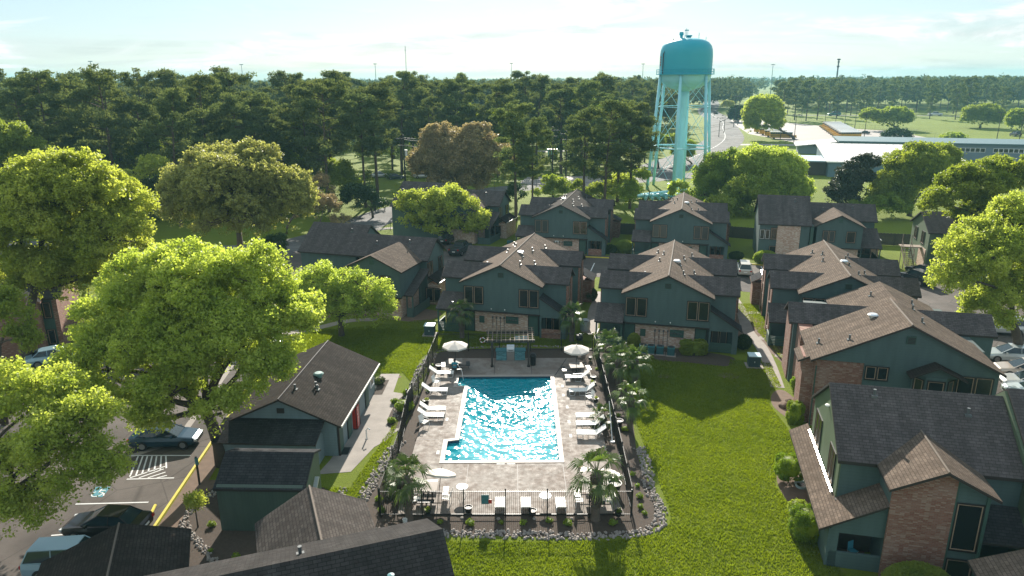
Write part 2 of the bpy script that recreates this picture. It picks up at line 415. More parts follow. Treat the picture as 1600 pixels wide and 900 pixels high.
# ---- streets
ribbon('street', [(-120, 112), (-70, 108), (-42, 105), (-30, 116), (-22, 140), (-4, 165), (25, 178), (60, 195), (110, 210), (200, 212), (320, 214)], 9, .012, M['road'])
ribbon('road', [(30, 182), (62, 240), (88, 300), (108, 372), (124, 430), (150, 560), (196, 720), (240, 900), (300, 1200)], [16, 15], .02, M['road'])
ribbon('road_crossing', [(-20, 250), (40, 262), (90, 278), (150, 262), (240, 245), (380, 236)], 6, .016, M['track'])
ribbon('road_field', [(130, 500), (190, 492), (267, 477), (340, 455), (460, 430)], 7, .024, M['road'])
# ---- lot between the house rows and its run to the right
flat('parking_lot', [(-14, 112), (-12, 95), (-2, 92), (8, 91), (30, 82), (43, 78.5), (47, 66), (41, 58), (38.2, 50), (60, 45), (75, 70), (72, 84), (57, 87.5), (38, 94.5), (30, 98), (12, 101.5), (-2, 106)], .012, M['asphalt'])
flat('parking_lot_near', [(-20.7, 34.5), (-21.6, 46), (-22.6, 57), (-24, 75), (-30, 105), (-44, 105), (-42, 70), (-44, 25), (-28, 14), (-19, 14)], .010, M['asphalt'])
flat('bus_lot', [(112, 286), (160, 270), (172, 282), (180, 345), (168, 362), (150, 432), (132, 440), (118, 380), (108, 330)], .03, M['track'])
flat('side_lot', [(2, 176), (26, 166), (30, 176), (24, 190), (4, 188)], .03, M['track'])
# ---- walks
ribbon('walkway', [(26.6, 96), (26.3, 84), (25.6, 76), (24.2, 69), (24.0, 64.5), (23.3, 60), (22.2, 54.9)], 1.15, .02, M['concrete'], n=10)
for y, x1 in ((74.5, 29.5), (66.3, 26.2), (61.6, 26.5)):
    ribbon('walkway', [(24.6, y + .6), (x1, y - .4)], .9, .016, M['concrete'])
ribbon('walkway', [(11, 83), (9.2, 76), (8.3, 70), (7.5, 68.5)], 1.2, .016, M['concrete'])
ribbon('walkway', [(-25, 67.5), (-20.5, 70.4), (-17.5, 72.7), (-14.5, 73.1)], 1.1, .016, M['concrete'])
ribbon('walkway', [(-26, 120), (-12, 126)], 1.6, .016, M['concrete'])
flat('walkway', [(-12.9, 41.6), (-10.75, 41.9), (-9.8, 45.2), (-9.2, 46.0), (-8.2, 48.4), (-7.6, 53.6), (-9.9, 54.4), (-9.95, 58.2), (-11.6, 58.2), (-12.0, 47), (-12.5, 43.4)], .02, M['concrete'])
flat('bed', [(-11.45, 53.9), (-10.75, 53.9), (-10.65, 56.9), (-11.5, 56.9)], .03, M['mulch'])
# ---- planting beds round the pool and by the houses
POOLBED = catmull([(-9.0, 40), (-8.2, 46), (-7.6, 56), (-7.3, 62.8), (-3, 64.2), (3, 64.2), (8.8, 63.6), (9.6, 58), (9.2, 50), (8.6, 44), (8.7, 40), (8.6, 36.2), (6.0, 34.9), (0, 34.9), (-6, 35.4), (-9.2, 36.4)], 6, True)
flat('bed', catmull([(-9.4, 48.4), (-8.3, 48.2), (-7.9, 50.5), (-7.7, 53.4), (-9.0, 53.6), (-9.5, 51)], 5, True), .028, M['mulch'])
flat('bed', [(-20.6, 34.0), (-21.5, 46), (-20.2, 46), (-19.8, 41), (-18, 41), (-19.3, 36.6), (-18.4, 33)], .006, M['dirt'])
flat('bed', catmull([(-18.6, 40.5), (-19.6, 36.5), (-18.7, 33.2), (-16.5, 31), (-12, 31), (-10.5, 35), (-12, 40)], 6, True), .008, M['mulch'])
flat('bed', catmull([(13.0, 61.2), (16.2, 60.4), (19.3, 59.6), (20.2, 62), (13.2, 64.5)], 6, True), .008, M['mulch'])
flat('bed', catmull([(21.4, 48.5), (20.6, 51.3), (21.4, 53.8), (22.6, 54.2), (22.8, 50)], 6, True), .008, M['dirt'])
flat('bed', catmull([(17.6, 33.0), (17.0, 36), (16.9, 40.0), (18.0, 42.3), (19.5, 42), (19.5, 34)], 6, True), .008, M['dirt'])
flat('bed', catmull([(-22, 73.5), (-17, 74.5), (-10, 72.2), (-8.5, 76), (-20, 79)], 6, True), .008, M['dirt'])
flat('bed', catmull([(21.5, 70), (24.3, 63), (24.6, 57), (26, 58), (27, 70), (24, 76)], 6, True), .006, M['dirt'])
# bare patches in the lawn
for x, y, r in ((9.3, 62.2, .0), (13.2, 57.3, .45), (18.9, 57.4, .7), (-10.4, 57.6, .5)):
    if r: flat('soil_patch', [(x + r * 1.3 * math.cos(a) * random.Random(i).uniform(.7, 1.2), y + r * math.sin(a)) for i, a in enumerate([k * math.pi / 6 for k in range(12)])], .010, M['dirt'])

# ---- kerbs, painted lines
def line(mb, a, b, w, z, h=0):
    d = Vector((b[0] - a[0], b[1] - a[1])); n = Vector((-d.y, d.x)).normalized() * w / 2
    p = [(a[0] + n.x, a[1] + n.y), (a[0] - n.x, a[1] - n.y), (b[0] - n.x, b[1] - n.y), (b[0] + n.x, b[1] + n.y)]
    if h: mb.prism(p[:], z, z + h)
    else: mb.add([(q[0], q[1], z) for q in p], [(0, 1, 2, 3)])
mb = MB(); line(mb, (-20.75, 34.3), (-21.75, 48), .16, 0, .13); line(mb, (-21.75, 48), (-23, 62), .16, 0, .13); struct('kerb', mb, M['yellow'])
mb = MB()
P = G
for a, b in (((118, 788), (232, 785)), ((80, 837), (106, 835)), ((42, 889), (65, 887)), ((203, 712), (298, 712)), ((198, 749), (272, 747))):
    line(mb, P(*a), P(*b), .11, .018)
for k in range(7):       # hatched access bay
    line(mb, P(203 + k * 9.5, 745 - k * 2.2), P(216 + k * 7.2, 713), .10, .018)
line(mb, P(203, 747), P(258, 729), .11, .018)
for k in range(3): line(mb, P(217 + k * 14, 747), P(256 + k * 2.5, 733 + k * 5), .10, .018)
for k in range(4): line(mb, (10.5 + k * 2.7, 92.2 - k * .8), (11.6 + k * 2.7, 97.0 - k * .8), .12, .018)
for k in range(5): line(mb, (30.3 + k * 2.8, 90.6 - k * .75), (31.4 + k * 2.8, 95.4 - k * .75), .12, .018)
struct('road_marking', mb, M['paint'])
mb = MB(); line(mb, (8.9, 100.8), (14.5, 99.6), .2, 0, .14); line(mb, (28, 97.4), (36, 94.8), .2, 0, .14); struct('kerb', mb, M['yellow'])
mb = MB(); line(mb, (-44, 28), (-24.2, 46.2), .5, .012); line(mb, (-24.2, 46.2), (-30, 105), .5, .0125); struct('road_gutter', mb, M['concrete'])
c = [P(146, 765), P(168, 765)]
mb = MB(); p = [P(142, 777), P(160, 777), P(173, 761), P(150, 761)]; mb.add([(q[0], q[1], .018) for q in p], [(0, 1, 2, 3)])
struct('painted_panel', mb, plain('teal_road_paint', (.05, .20, .24), .8))
mb = MB(); cx, cy = -26.6, 39.95          # the wheelchair sign, drawn in strokes
def stroke(mb, pts, w, z, ox, oy, s):
    for a, b in zip(pts, pts[1:]): line(mb, (ox + a[0] * s, oy + a[1] * s), (ox + b[0] * s, oy + b[1] * s), w, z)
cx = (P(142, 777)[0] + P(160, 777)[0] + P(173, 761)[0] + P(150, 761)[0]) / 4; cy = (P(142, 777)[1] + P(173, 761)[1]) / 2
stroke(mb, [(.35 * math.cos(t) - .05, .35 * math.sin(t) - .25) for t in [2.3 + k * .42 for k in range(11)]], .07, .022, cx, cy, .9)
stroke(mb, [(-.08, .45), (-.02, -.1), (.35, -.12), (.52, -.5)], .08, .023, cx, cy, .9); stroke(mb, [(-.06, .2), (.3, .18)], .07, .0235, cx, cy, .9)
stroke(mb, [(-.14, .62), (-.02, .62)], .14, .022, cx, cy, .9)
struct('painted_symbol', mb, M['paint'])
o = MB().box(-.95, .95, -.08, .08, 0, .12).build('parking_bumper', M['yellow'], loc=(-21.7, 37.2, .01), rz=R(101), bevel=.03)
tag(o, 'yellow green wheel stop lying beside the yellow kerb', 'wheel stop')
# road arrows and centre lines on the big road
mb = MB()
rc = catmull([(30, 182), (62, 240), (88, 300), (108, 372), (124, 430), (150, 560), (196, 720)], 12)
for i in range(4, len(rc) - 1, 1):
    a, b = rc[i], rc[i + 1]; line(mb, a, ((a[0] + b[0]) / 2 + (b[0] - a[0]) * .3, (a[1] + b[1]) / 2 + (b[1] - a[1]) * .3), .3, .045)
struct('road_marking', mb, M['paint'])

# ================================================================== POOL
def deckmat():
    m = Mat('stamped_pool_deck'); m.coord(True)
    a = m.noise(.55, 6, .65, dist=.6); b = m.noise(2.2, 6, .7); f = m.noise(18, 4, .65)
    c = m.mix(m.ramp(a, (.38, 0), (.62, 1)), (.185, .145, .120), (.26, .228, .20))
    c = m.mix(m.ramp(b, (.52, 0), (.76, .5)), c, (.135, .090, .066))
    st = m.noise(.9, 7, .72, dist=1.3); c = m.mix(m.ramp(st, (.60, 0), (.68, .8)), c, (.40, .37, .34))
    c = m.mix(1.0, c, m.ramp(f, (.25, .9), (.75, 1.1)), 'MULTIPLY')
    m.col(c); m.set(Roughness=m.ramp(b, (.35, .6), (.65, .85))); m.b.inputs['Specular IOR Level'].default_value = .22; m.bump(m.math('ADD', f, m.math('MULTIPLY', b, .7)), .55, .02); return m.m
M['deck'] = deckmat()
M['coping'] = plain('pool_coping', (.34, .29, .25), .6, .2, 2, bump=.15)
M['poolpaint'] = plain('pool_plaster', (.004, .12, .16), .6, .12, .8)
def watermat():
    m = Mat('pool_water'); m.t.nodes.remove(m.b); P = m.coord(True)
    fr = m.n('ShaderNodeFresnel'); gb = m.n('ShaderNodeNewGeometry')      # same reflectance from above and from below, so daylight reaches the floor
    m.l(m.math('SUBTRACT', 1.33, m.math('MULTIPLY', gb.outputs['Backfacing'], 1.33 - 1 / 1.33)), fr.inputs['IOR'])
    tr = m.n('ShaderNodeBsdfTransparent'); tr.inputs[0].default_value = (.80, .97, .99, 1)
    gl = m.n('ShaderNodeBsdfGlossy'); gl.inputs['Roughness'].default_value = .105
    x = m.n('ShaderNodeMixShader'); df = m.n('ShaderNodeBsdfDiffuse'); df.inputs[0].default_value = (.006, .48, .58, 1); y_ = m.n('ShaderNodeMixShader'); y_.inputs[0].default_value = .46
    m.l(tr.outputs[0], y_.inputs[1]); m.l(df.outputs[0], y_.inputs[2]); m.l(fr.outputs[0], x.inputs[0]); m.l(y_.outputs[0], x.inputs[1]); m.l(gl.outputs[0], x.inputs[2]); m.l(x.outputs[0], m.o.inputs[0])
    return m.m
M['water'] = watermat()
# outline of the basin (counter-clockwise): shallow corner steps on the left at both ends
POOL = [(-4.65, 43.1), (3.15, 43.1), (3.3, 57.3), (-4.65, 57.3), (-4.65, 55.4), (-3.75, 55.3), (-3.85, 46.0), (-4.65, 45.8)]
DZ = .10
def ring(poly, outer, z0, z1, mat, name):
    """a flat slab between a closed inner outline and a closed outer outline"""
    bm = bmesh.new(); vi = [bm.verts.new((x, y, z1)) for x, y in poly]; vo = [bm.verts.new((x, y, z1)) for x, y in outer]
    es = [bm.edges.new((a[i], a[(i + 1) % len(a)])) for a in (vi, vo) for i in range(len(a))]
    bmesh.ops.triangle_fill(bm, edges=es, use_beauty=True, use_dissolve=False)
    ext = bmesh.ops.extrude_face_region(bm, geom=bm.faces[:])
    for v in [g for g in ext['geom'] if isinstance(g, bmesh.types.BMVert)]: v.co.z = z0
    bmesh.ops.recalc_face_normals(bm, faces=bm.faces)
    me = bpy.data.meshes.new(name); bm.to_mesh(me); bm.free(); me.materials.append(mat)
    o = bpy.data.objects.new(name, me); COL.objects.link(o); o['kind'] = 'structure'; return o
def offset(poly, d):
    out = []; n = len(poly)
    for i in range(n):
        p, q, r = Vector(poly[i - 1]), Vector(poly[i]), Vector(poly[(i + 1) % n])
        a = (q - p).normalized(); b = (r - q).normalized(); na = Vector((a.y, -a.x)); nb = Vector((b.y, -b.x))
        k = (na + nb); k = k / max(.3, k.dot(na)); out.append(tuple(q + k * d))
    return out
cop = offset(POOL, .32)
ring(POOL, cop, -.06, DZ + .03, M['coping'], 'pool_edge')
DECK = catmull([(-6.9, 37.2), (-6.95, 44), (-6.85, 50), (-6.75, 57), (-6.3, 60.6), (-5.4, 61.6)], 4)[:-1] + [(-5.4, 61.6), (5.9, 61.5), (6.9, 58.5), (6.75, 52), (6.55, 46.5), (6.5, 42), (6.3, 39.5), (6.6, 36.95), (-6.9, 37.0)]
DECK = DECK[::-1]
ring(cop, DECK, -.02, DZ, M['deck'], 'pool_deck')
ring(offset(POOL, .5), POOLBED[::-1], -.02, .010, M['mulch'], 'bed')
mb = MB()          # joints cut in the deck
for y in (51.4, 46.1): line(mb, (-6.8, y), (-4.3 if y > 46.05 else -5, y), .04, DZ + .004)
for y in (54.6, 48.6): line(mb, (3.7, y), (6.6, y), .04, DZ + .004)
for x in (-6.0, -1.6, 1.7): line(mb, (x, 57.7), (x, 61.4), .04, DZ + .004)
line(mb, (3.75, 57.6), (5.0, 61.4), .08, DZ + .004)
for x in (-3.0, .3, 3.35): line(mb, (x, 37.1), (x, 42.6), .04, DZ + .004)
line(mb, (-6.9, 42.55), (-5.1, 42.55), .04, DZ + .004); line(mb, (.3, 42.5), (3.35, 42.5), .05, DZ + .004)
struct('deck_joint', mb, M['fascia'])
mb = MB()
for x, y in ((4.1, 55), (4.05, 53.2), (4.2, 51), (4.15, 48.5), (4.1, 46.3), (-1.1, 42.6), (-.4, 42.6), (-5.3, 44), (-5.1, 49)): mb.box(x, x + .2 if y > 43 else x + .55, y, y + (.5 if y > 43 else .13), DZ, DZ + .006)
struct('deck_marking', mb, M['paint'])
# basin
mb = MB(); n = len(POOL); ip = offset(POOL, .02)
mb.add([(x, y, -1.5 if y > 50 else -1.15) for x, y in ip], [tuple(range(n))])
mb.add([(x, y, .1) for x, y in ip] + [(x, y, -1.6) for x, y in ip], [(i, (i + 1) % n, n + (i + 1) % n, n + i) for i in range(n)])
mb.box(PX0 - .3, PX1 + .3, PY0 - .3, PY1 + .3, -1.75, -1.65)
struct('pool_basin', mb, M['poolpaint'])
mb = MB(); tile = plain('waterline_tile', (.02, .06, .10), .3, .3, 12); ip2 = offset(POOL, -.012)
mb.add([(x, y, .07) for x, y in ip2] + [(x, y, -.22) for x, y in ip2], [(i, n + i, n + (i + 1) % n, (i + 1) % n) for i in range(n)])
struct('pool_tile_band', mb, tile)
# rippled water sheet: short crossing waves with real height
rgw = np.random.default_rng(4); cell = .05
gxx = np.arange(-4.66, 3.34, cell); gyy = np.arange(43.09, 57.34, cell); XX, YY = np.meshgrid(gxx, gyy); ZZ = np.zeros_like(XX)
for k in range(70):
    lam = rgw.uniform(.26, 1.15); a = rgw.normal(math.pi / 2, .75); ph = rgw.uniform(0, 6.28)
    arg = 2 * math.pi / lam * (XX * math.cos(a) + YY * math.sin(a)) + ph; ZZ += lam * .0029 * (np.sin(arg) + .35 * np.sin(2 * arg + 1))
v = np.stack([XX.ravel(), YY.ravel(), ZZ.ravel() - .09], 1); nx_, ny_ = len(gxx), len(gyy)
ii, jj = np.meshgrid(np.arange(ny_ - 1), np.arange(nx_ - 1), indexing='ij'); b_ = (ii * nx_ + jj).ravel()
q = np.stack([b_, b_ + 1, b_ + nx_ + 1, b_ + nx_], 1); cxx = v[q].mean(1)
inside = ~((cxx[:, 0] < -3.86) & (cxx[:, 1] > 46.02) & (cxx[:, 1] < 55.28))
o = npmesh('pool_water', v, q[inside], M['water'], smooth=True); o['kind'] = 'structure'

# ---- white and grey cobbles edging the beds
M['cobble'] = plain('pale_cobble', (.27, .235, .21), .85, .7, 6)
def rocks(name, path, w, dens, label, seed, size=(.045, .12)):
    rg = random.Random(seed); c = catmull(path, 10); V = []; Q = []; b = 0
    base = [(1, 0, 0), (.5, .87, 0), (-.5, .87, 0), (-1, 0, 0), (-.5, -.87, 0), (.5, -.87, 0)]
    for i in range(len(c) - 1):
        p, q = Vector(c[i][:2]), Vector(c[i + 1][:2]); d = (q - p); L_ = d.length; nn = Vector((-d.y, d.x)).normalized()
        for k in range(max(1, int(L_ * w * dens))):
            t = rg.random(); o_ = p + d * t + nn * rg.uniform(-w / 2, w / 2) * (.8 + .4 * rg.random()); s = rg.uniform(*size); a = rg.uniform(0, 6.28); e = rg.uniform(.6, 1)
            z = rg.uniform(0, .05)
            for (x, y, _) in base:
                X, Y = x * s, y * s * e; V.append((o_.x + X * math.cos(a) - Y * math.sin(a), o_.y + X * math.sin(a) + Y * math.cos(a), z))
            for (x, y, _) in base:
                X, Y = x * s * .62, y * s * e * .62; V.append((o_.x + X * math.cos(a) - Y * math.sin(a), o_.y + X * math.sin(a) + Y * math.cos(a), z + s * rg.uniform(.6, 1.0)))
            for j in range(6): j2 = (j + 1) % 6; Q.append((b + j, b + j2, b + 6 + j2, b + 6 + j))
            Q.append((b + 6, b + 7, b + 8, b + 9)); Q.append((b + 9, b + 10, b + 11, b + 6)); b += 12
    o = npmesh(name, np.array(V), np.array(Q), M['cobble']); tag(o, label, 'cobbles', kind='stuff'); return o
rocks('cobbles', [(8.9, 45), (8.9, 42), (8.6, 39.8), (8.9, 38), (8.6, 36.2), (7.2, 35.1), (4, 34.8), (0, 35.0), (-4, 35.2), (-8, 35.4)], .75, 48, 'band of pale cobbles curving round the front of the pool bed', 3)
rocks('cobbles', [(-9.3, 38.6), (-9.0, 41.5), (-8.5, 44.5), (-8.0, 46.0)], .8, 48, 'pale cobbles between the left pool fence and the grass strip', 4)
rocks('cobbles', [(-8.4, 54.2), (-8.35, 56.5), (-8.2, 59), (-7.8, 61.5), (-7.3, 63.2)], .8, 40, 'pale cobbles along the outside of the upper left pool fence', 5)
rocks('cobbles', [(-8.9, 49), (-9.1, 51), (-8.8, 53), (-8.0, 53.6)], .5, 40, 'cobble border round the small shrub bed by the gate', 6)
rocks('cobbles', [(-7.2, 63.6), (-2, 64.6), (4, 64.6), (9, 63.8)], .35, 32, 'thin row of cobbles behind the far pool fence', 7)
rocks('cobbles', [(-18.4, 40.3), (-19.3, 38.2), (-19.4, 36.4), (-18.2, 35.0), (-16.9, 33.6), (-15.6, 32.2), (-15.2, 31.4)], .42, 52, 'winding line of pale cobbles beside the dark green shed', 8)
rocks('cobbles', [(-10.9, 37.6), (-10.7, 39.2), (-10.9, 40)], .5, 44, 'small patch of cobbles at the right end of the shed', 9)
# ================================================================== HOUSES
WCACHE = {}
def window(parent, x, y, z, w, h, rz=0.0, n=2, frame='trimdark', inner='trimtan', name='window'):
    """window whose face looks along local -Y before turning by rz; z is its sill height"""
    key = (round(w, 2), round(h, 2), n, frame, inner)
    if key not in WCACHE:
        f = MB(); t = .07
        f.box(-w / 2 - t, w / 2 + t, -.06, .02, h, h + t); f.box(-w / 2 - t, w / 2 + t, -.08, .02, -t, 0)
        f.box(-w / 2 - t, -w / 2, -.06, .02, 0, h); f.box(w / 2, w / 2 + t, -.06, .02, 0, h)
        for k in range(1, n): cx = -w / 2 + w * k / n; f.box(cx - .05, cx + .05, -.055, .02, 0, h)
        pw = w / n
        for k in range(n):
            a = -w / 2 + pw * k + (.05 if k else .0) + .012; b = -w / 2 + pw * (k + 1) - (.05 if k < n - 1 else 0) - .012; q = .045
            for bx in ((a, b, .012, q), (a, b, h - q, h - .012)): f.box(bx[0], bx[1], -.04, .01, bx[2], bx[3], 1)
            f.box(a, a + q, -.04, .01, q, h - q, 1); f.box(b - q, b, -.04, .01, q, h - q, 1)
        g = MB()
        for k in range(n):
            a = -w / 2 + pw * k + .05; b = -w / 2 + pw * (k + 1) - .05; g.box(a, b, -.015, .0, .04, h - .04)
        fo = f.build(name, [M[frame], M[inner]]); go = g.build('pane', M['glass']); setp(go, fo); WCACHE[key] = (fo.data, go.data)
        o = fo
    else:
        fd, gd = WCACHE[key]; o = bpy.data.objects.new(name, fd); COL.objects.link(o)
        wn = len(CH) % 4; gk = key + (wn,)
        if wn and gk not in WCACHE:
            gd2 = gd.copy(); gd2.materials.clear(); gd2.materials.append(M[('glass', 'glass_b', 'glass_c', 'glass')[wn]]); WCACHE[gk] = gd2
        g = bpy.data.objects.new('pane', WCACHE[gk] if wn else gd); COL.objects.link(g); setp(g, o)
    setp(o, parent); o.location = (x, y, z); o.rotation_euler = (0, 0, rz); return o
def door(parent, x, y, w=.95, h=2.1, rz=0.0):
    f = MB(); f.box(-w / 2 - .08, w / 2 + .08, -.05, .0, 0, h + .08); f.box(-w / 2, w / 2, -.07, -.05, .02, h, 1)
    f.box(-w / 2 + .12, w / 2 - .12, -.08, -.07, .25, h * .45, 1); f.box(-w / 2 + .12, w / 2 - .12, -.08, -.07, h * .5, h - .15, 1)
    o = f.build('door', [M['trimdark'], M['siding_v']], parent, (x, y, 0), rz); return o
def vents(parent, pts, slope_y=False):
    for p in pts:
        v = MB().tube([(0, 0, -.15), (0, 0, .32)], .07, 8); v.tube([(0, 0, .32), (0, 0, .37)], .09, 8); v.box(-.16, .16, -.16, .16, -.12, .02)
        v.build('vent_pipe', M['pipe'], parent, p)
def boxvent(parent, p, mat=None):
    v = MB().lathe([(0.0, .25), (.28, .24), (.38, .16), (.38, .1), (.25, .08), (.25, -.15)], 16); v.build('roof_vent', mat or M['steel'], parent, p)
def acunit(label, x, y, rz=0, s=1.0, group='air conditioners at the house walls', mat='teal'):
    t = thing('air_conditioner', label, 'air conditioner', (x, y, 0), rz, group)
    b = MB().box(-.36, .36, -.36, .36, .08, .85); b.build('casing', M[mat], t, bevel=.04)
    g = MB()
    for k in range(9): g.box(-.365, .365, -.368, .368, .16 + k * .07, .18 + k * .07)
    g.build('louvre', M['darkmetal'], t)
    f = MB().lathe([(.28, .86), (.31, .885), (.28, .885)], 20); f.box(-.28, .28, -.012, .012, .855, .875); f.box(-.012, .012, -.28, .28, .853, .872); f.lathe([(0, .857), (.27, .857)], 20, m=1)
    f.build('fan_grille', [M['pipe'], M['darkmetal']], t); MB().box(-.5, .5, -.5, .5, 0, .08).build('slab', M['concrete'], t)
    t.scale = (s, s, s); return t

def roof_y(mb, x0, xr, x1, y0, y1, ze0, zr, ze1, t=.16):   # ridge along y
    mb.slab([(x0, y0, ze0), (xr, y0, zr), (xr, y1, zr), (x0, y1, ze0)][::-1], t)
    mb.slab([(xr, y0, zr), (x1, y0, ze1), (x1, y1, ze1), (xr, y1, zr)][::-1], t); return mb
def roof_x(mb, x0, x1, y0, yr, y1, ze0, zr, ze1, t=.16):    # ridge along x
    mb.slab([(x0, y0, ze0), (x1, y0, ze0), (x1, yr, zr), (x0, yr, zr)], t)
    mb.slab([(x0, yr, zr), (x1, yr, zr), (x1, y1, ze1), (x0, y1, ze1)], t); return mb

W_, ZR, ZE, LL = 4.293, 7.356, 5.364, 15.5
WL, WR, Y1, DD, ZW, Y2 = 6.697, 6.611, 1.56, 1.936, 6.607, 8.837
def quadhouse(label, pose, patio='left_shed', number=None, tone='shy', full=True):
    x0, y0, th = pose; t = thing('house', label, 'house', (x0, y0, 0), -R(th), 'green two storey gabled houses')
    sl = (ZR - ZE) / W_
    # siding walls
    w = MB(); zi = ZE + .34 * sl - .1
    w.yprism([(-3.95, 2.42), (3.95, 2.42), (3.95, zi), (0, zi + 3.95 * sl), (-3.95, zi)], .3, 15.2)
    zg = ZW - .12
    for ya in (Y1, Y2):
        w.xprism([(ya + .3, 0), (ya + 2 * DD - .3, 0), (ya + 2 * DD - .3, 5.42), (ya + DD, zg), (ya + .3, 5.42)], -6.4, 6.3)
    w.box(-6.1, 6.0, Y2 + .5, 14.6, 0, 5.2)
    w.build('wall', M['siding'], t)
    w = MB().box(-3.0, 2.75, .72, 15.0, 0, 2.44); w.build('brick_wall', M['brick'], t)
    w = MB().box(-4.02, 4.02, .22, .8, 2.28, 2.42); w.build('band_board', M['fascia'], t)
    for sx in (-1, 1):                          # brick panels on the two ends
        xx = -6.4 if sx < 0 else 6.3
        a, b = (xx - .09, xx + .05) if sx < 0 else (xx - .05, xx + .09)
        for p, q in ((Y1 + .35, Y1 + 1.5), (Y1 + 2.5, Y1 + 3.5), (Y2 + .35, Y2 + 1.3), (Y2 + 2.4, Y2 + 3.4)): MB().box(a, b, p, q, 0, 5.3).build('brick_panel', M['brickred'], t)
    for sx, rz in ((-1, -math.pi / 2), (1, math.pi / 2)):
        xx = -6.41 if sx < 0 else 6.31
        for yy in (Y1 + 2.0, Y2 + 1.85):
            window(t, xx, yy, 3.3, .8, 1.35, rz, 1); window(t, xx, yy, .7, .8, 1.35, rz, 1)
    # roofs
    r = MB(); roof_y(r, -W_, 0, W_, -.05, LL, ZE, ZR, ZE)
    rf = r.build('roof', [M[tone], M['fascia']], t)
    r = MB()
    for ya in (Y1, Y2):
        roof_x(r, -WL, -1.0, ya, ya + DD, ya + 2 * DD, ZE, ZW, ZE); roof_x(r, 1.0, WR, ya, ya + DD, ya + 2 * DD, ZE, ZW, ZE)
    r.build('wing_roof', [M['shx'], M['fascia']], t)
    c = MB(); c.tube([(0, -.05, ZR + .005), (0, LL, ZR + .005)], .07, 6)
    o = c.build('ridge_cap', M['ridgecap'], rf)
    def rz_(x): return ZR - sl * abs(x)
    vents(rf, [(1.3, 3.0, rz_(1.3)), (2.3, 5.2, rz_(2.3)), (.9, 5.6, rz_(.9)), (1.2, 9, rz_(1.2)), (-1.2, 7.6, rz_(1.2)), (-.9, 10, rz_(.9)), (-2.4, 3.8, rz_(2.4)), (-1.6, 12, rz_(1.6)), (2.0, 12, rz_(2))])
    boxvent(rf, (.55 if tone == 'shy' else -.6, 6.3, rz_(.55)))
    # front windows and gable vent
    window(t, -2.86, .3, 3.11, 1.95, 1.78); window(t, 2.85, .3, 3.11, 1.95, 1.78)
    v = MB().box(-.3, .3, .24, .3, 6.0, 6.5)
    for k in range(5): v.box(-.25, .25, .21, .25, 6.06 + k * .09, 6.1 + k * .09, 1)
    v.build('gable_vent', [M['siding_v'], M['fascia']], t)
    v = MB()
    for x in (-1.0, .4): v.lathe([(.0, .0), (.06, .03), (.05, .12)], 8, c=(x, .2, 2.62))
    v.build('wall_lamp', M['white'], t)
    # left: shed roofed patio
    s = MB(); s.slab([(-6.75, -.4, 2.52), (-4.0, -.4, 2.52), (-4.0, 1.84, 3.75), (-6.75, 1.84, 3.75)], .14)
    s.build('patio_roof', [M['shx'], M['fascia']], t)
    p = MB()
    for x in (-6.55, -4.15): p.box(x - .07, x + .07, -.25, -.11, 0, 2.42)
    p.box(-6.62, -6.5, -.2, 1.8, 0, 1.0)
    for k in range(6): p.box(-6.5, -4.1, -.22, -.17, .08 + k * .16, .20 + k * .16)
    p.box(-6.62, -4.1, -.25, -.1, 2.25, 2.41); p.build('patio_rail', M['siding_v'], t)
    # right: half gable patio
    s = MB(); s.slab([(3.97, .05, 4.28), (6.95, .05, 2.38), (6.95, 1.84, 2.38), (3.97, 1.84, 4.28)], .14)
    s.build('side_patio_roof', [M['shdark'], M['fascia']], t)
    p = MB(); p.yprism([(3.97, 2.15), (6.6, 2.15), (6.6, 2.42), (3.97, 4.1)], .3, .42)
    p.box(3.97, 4.15, .3, .42, 0, 2.15); p.box(6.1, 6.6, .3, .42, 0, 2.15); p.box(6.5, 6.6, .42, 1.84, 0, 2.4)
    p.build('patio_wall', M['siding'], t)
    p = MB()
    if patio == 'brick': p.box(4.15, 6.1, .32, .40, 0, .95)
    else:
        for k in range(6): p.box(4.15, 6.1, .33, .38, .08 + k * .16, .21 + k * .16)
    p.build('patio_parapet', M['brickred'] if patio == 'brick' else M['siding_v'], t)
    window(t, 5.0, 1.86, .4, 1.4, 1.7, 0, 2)
    door(t, -3.45, .7); door(t, 3.25, .7)
    m = MB().box(.4, 1.7, .58, .72, 1.15, 1.85); m.box(-2.4, -1.9, .6, .72, 1.0, 1.7); m.build('meter_board', M['siding_v'], t)
    m = MB()
    for k in range(4): m.lathe([(0, .0), (.11, .0), (.11, .08), (.0, .08)], 12, c=(.62 + k * .28, .55, 1.5))
    m.build('electric_meter', M['pipe'], t)
    m = MB()
    for x in (-1.0, -.6, -.2, .2): m.tube([(x, .68, .1), (x, .68, 1.6)], .025, 6); m.box(x - .07, x + .07, .6, .7, 1.55, 1.75)
    m.build('conduit', M['pipe'], t)
    # lean-to at the far side with its bright gutter
    m = MB(); m.slab([(-7.5, 12.9, 2.7), (-6.1, 12.9, 3.5), (-6.1, 15.6, 3.5), (-7.5, 15.6, 2.7)], .12); m.box(-7.3, -6.1, 13.1, 15.4, 0, 2.62, 1); m.build('lean_to', [M['shdark'], M['brickred']], t)
    m = MB(); m.slab([(6.0, 12.9, 3.5), (7.5, 12.9, 2.7), (7.5, 15.6, 2.7), (6.0, 15.6, 3.5)], .12); m.box(6.0, 7.3, 13.1, 15.4, 0, 2.62, 1); m.build('lean_to', [M['shdark'], M['brickred']], t)
    m = MB(); m.obox((-6.25, 14.2, 3.55), (.28, 2.4, .05), (0, R(-25), 0)); m.build('gutter', M['steel'], t)
    if number:
        m = MB().box(-.9, -.35, .66, .72, 1.6, 1.85); m.build('number_plate', M['white'], t)
    return t
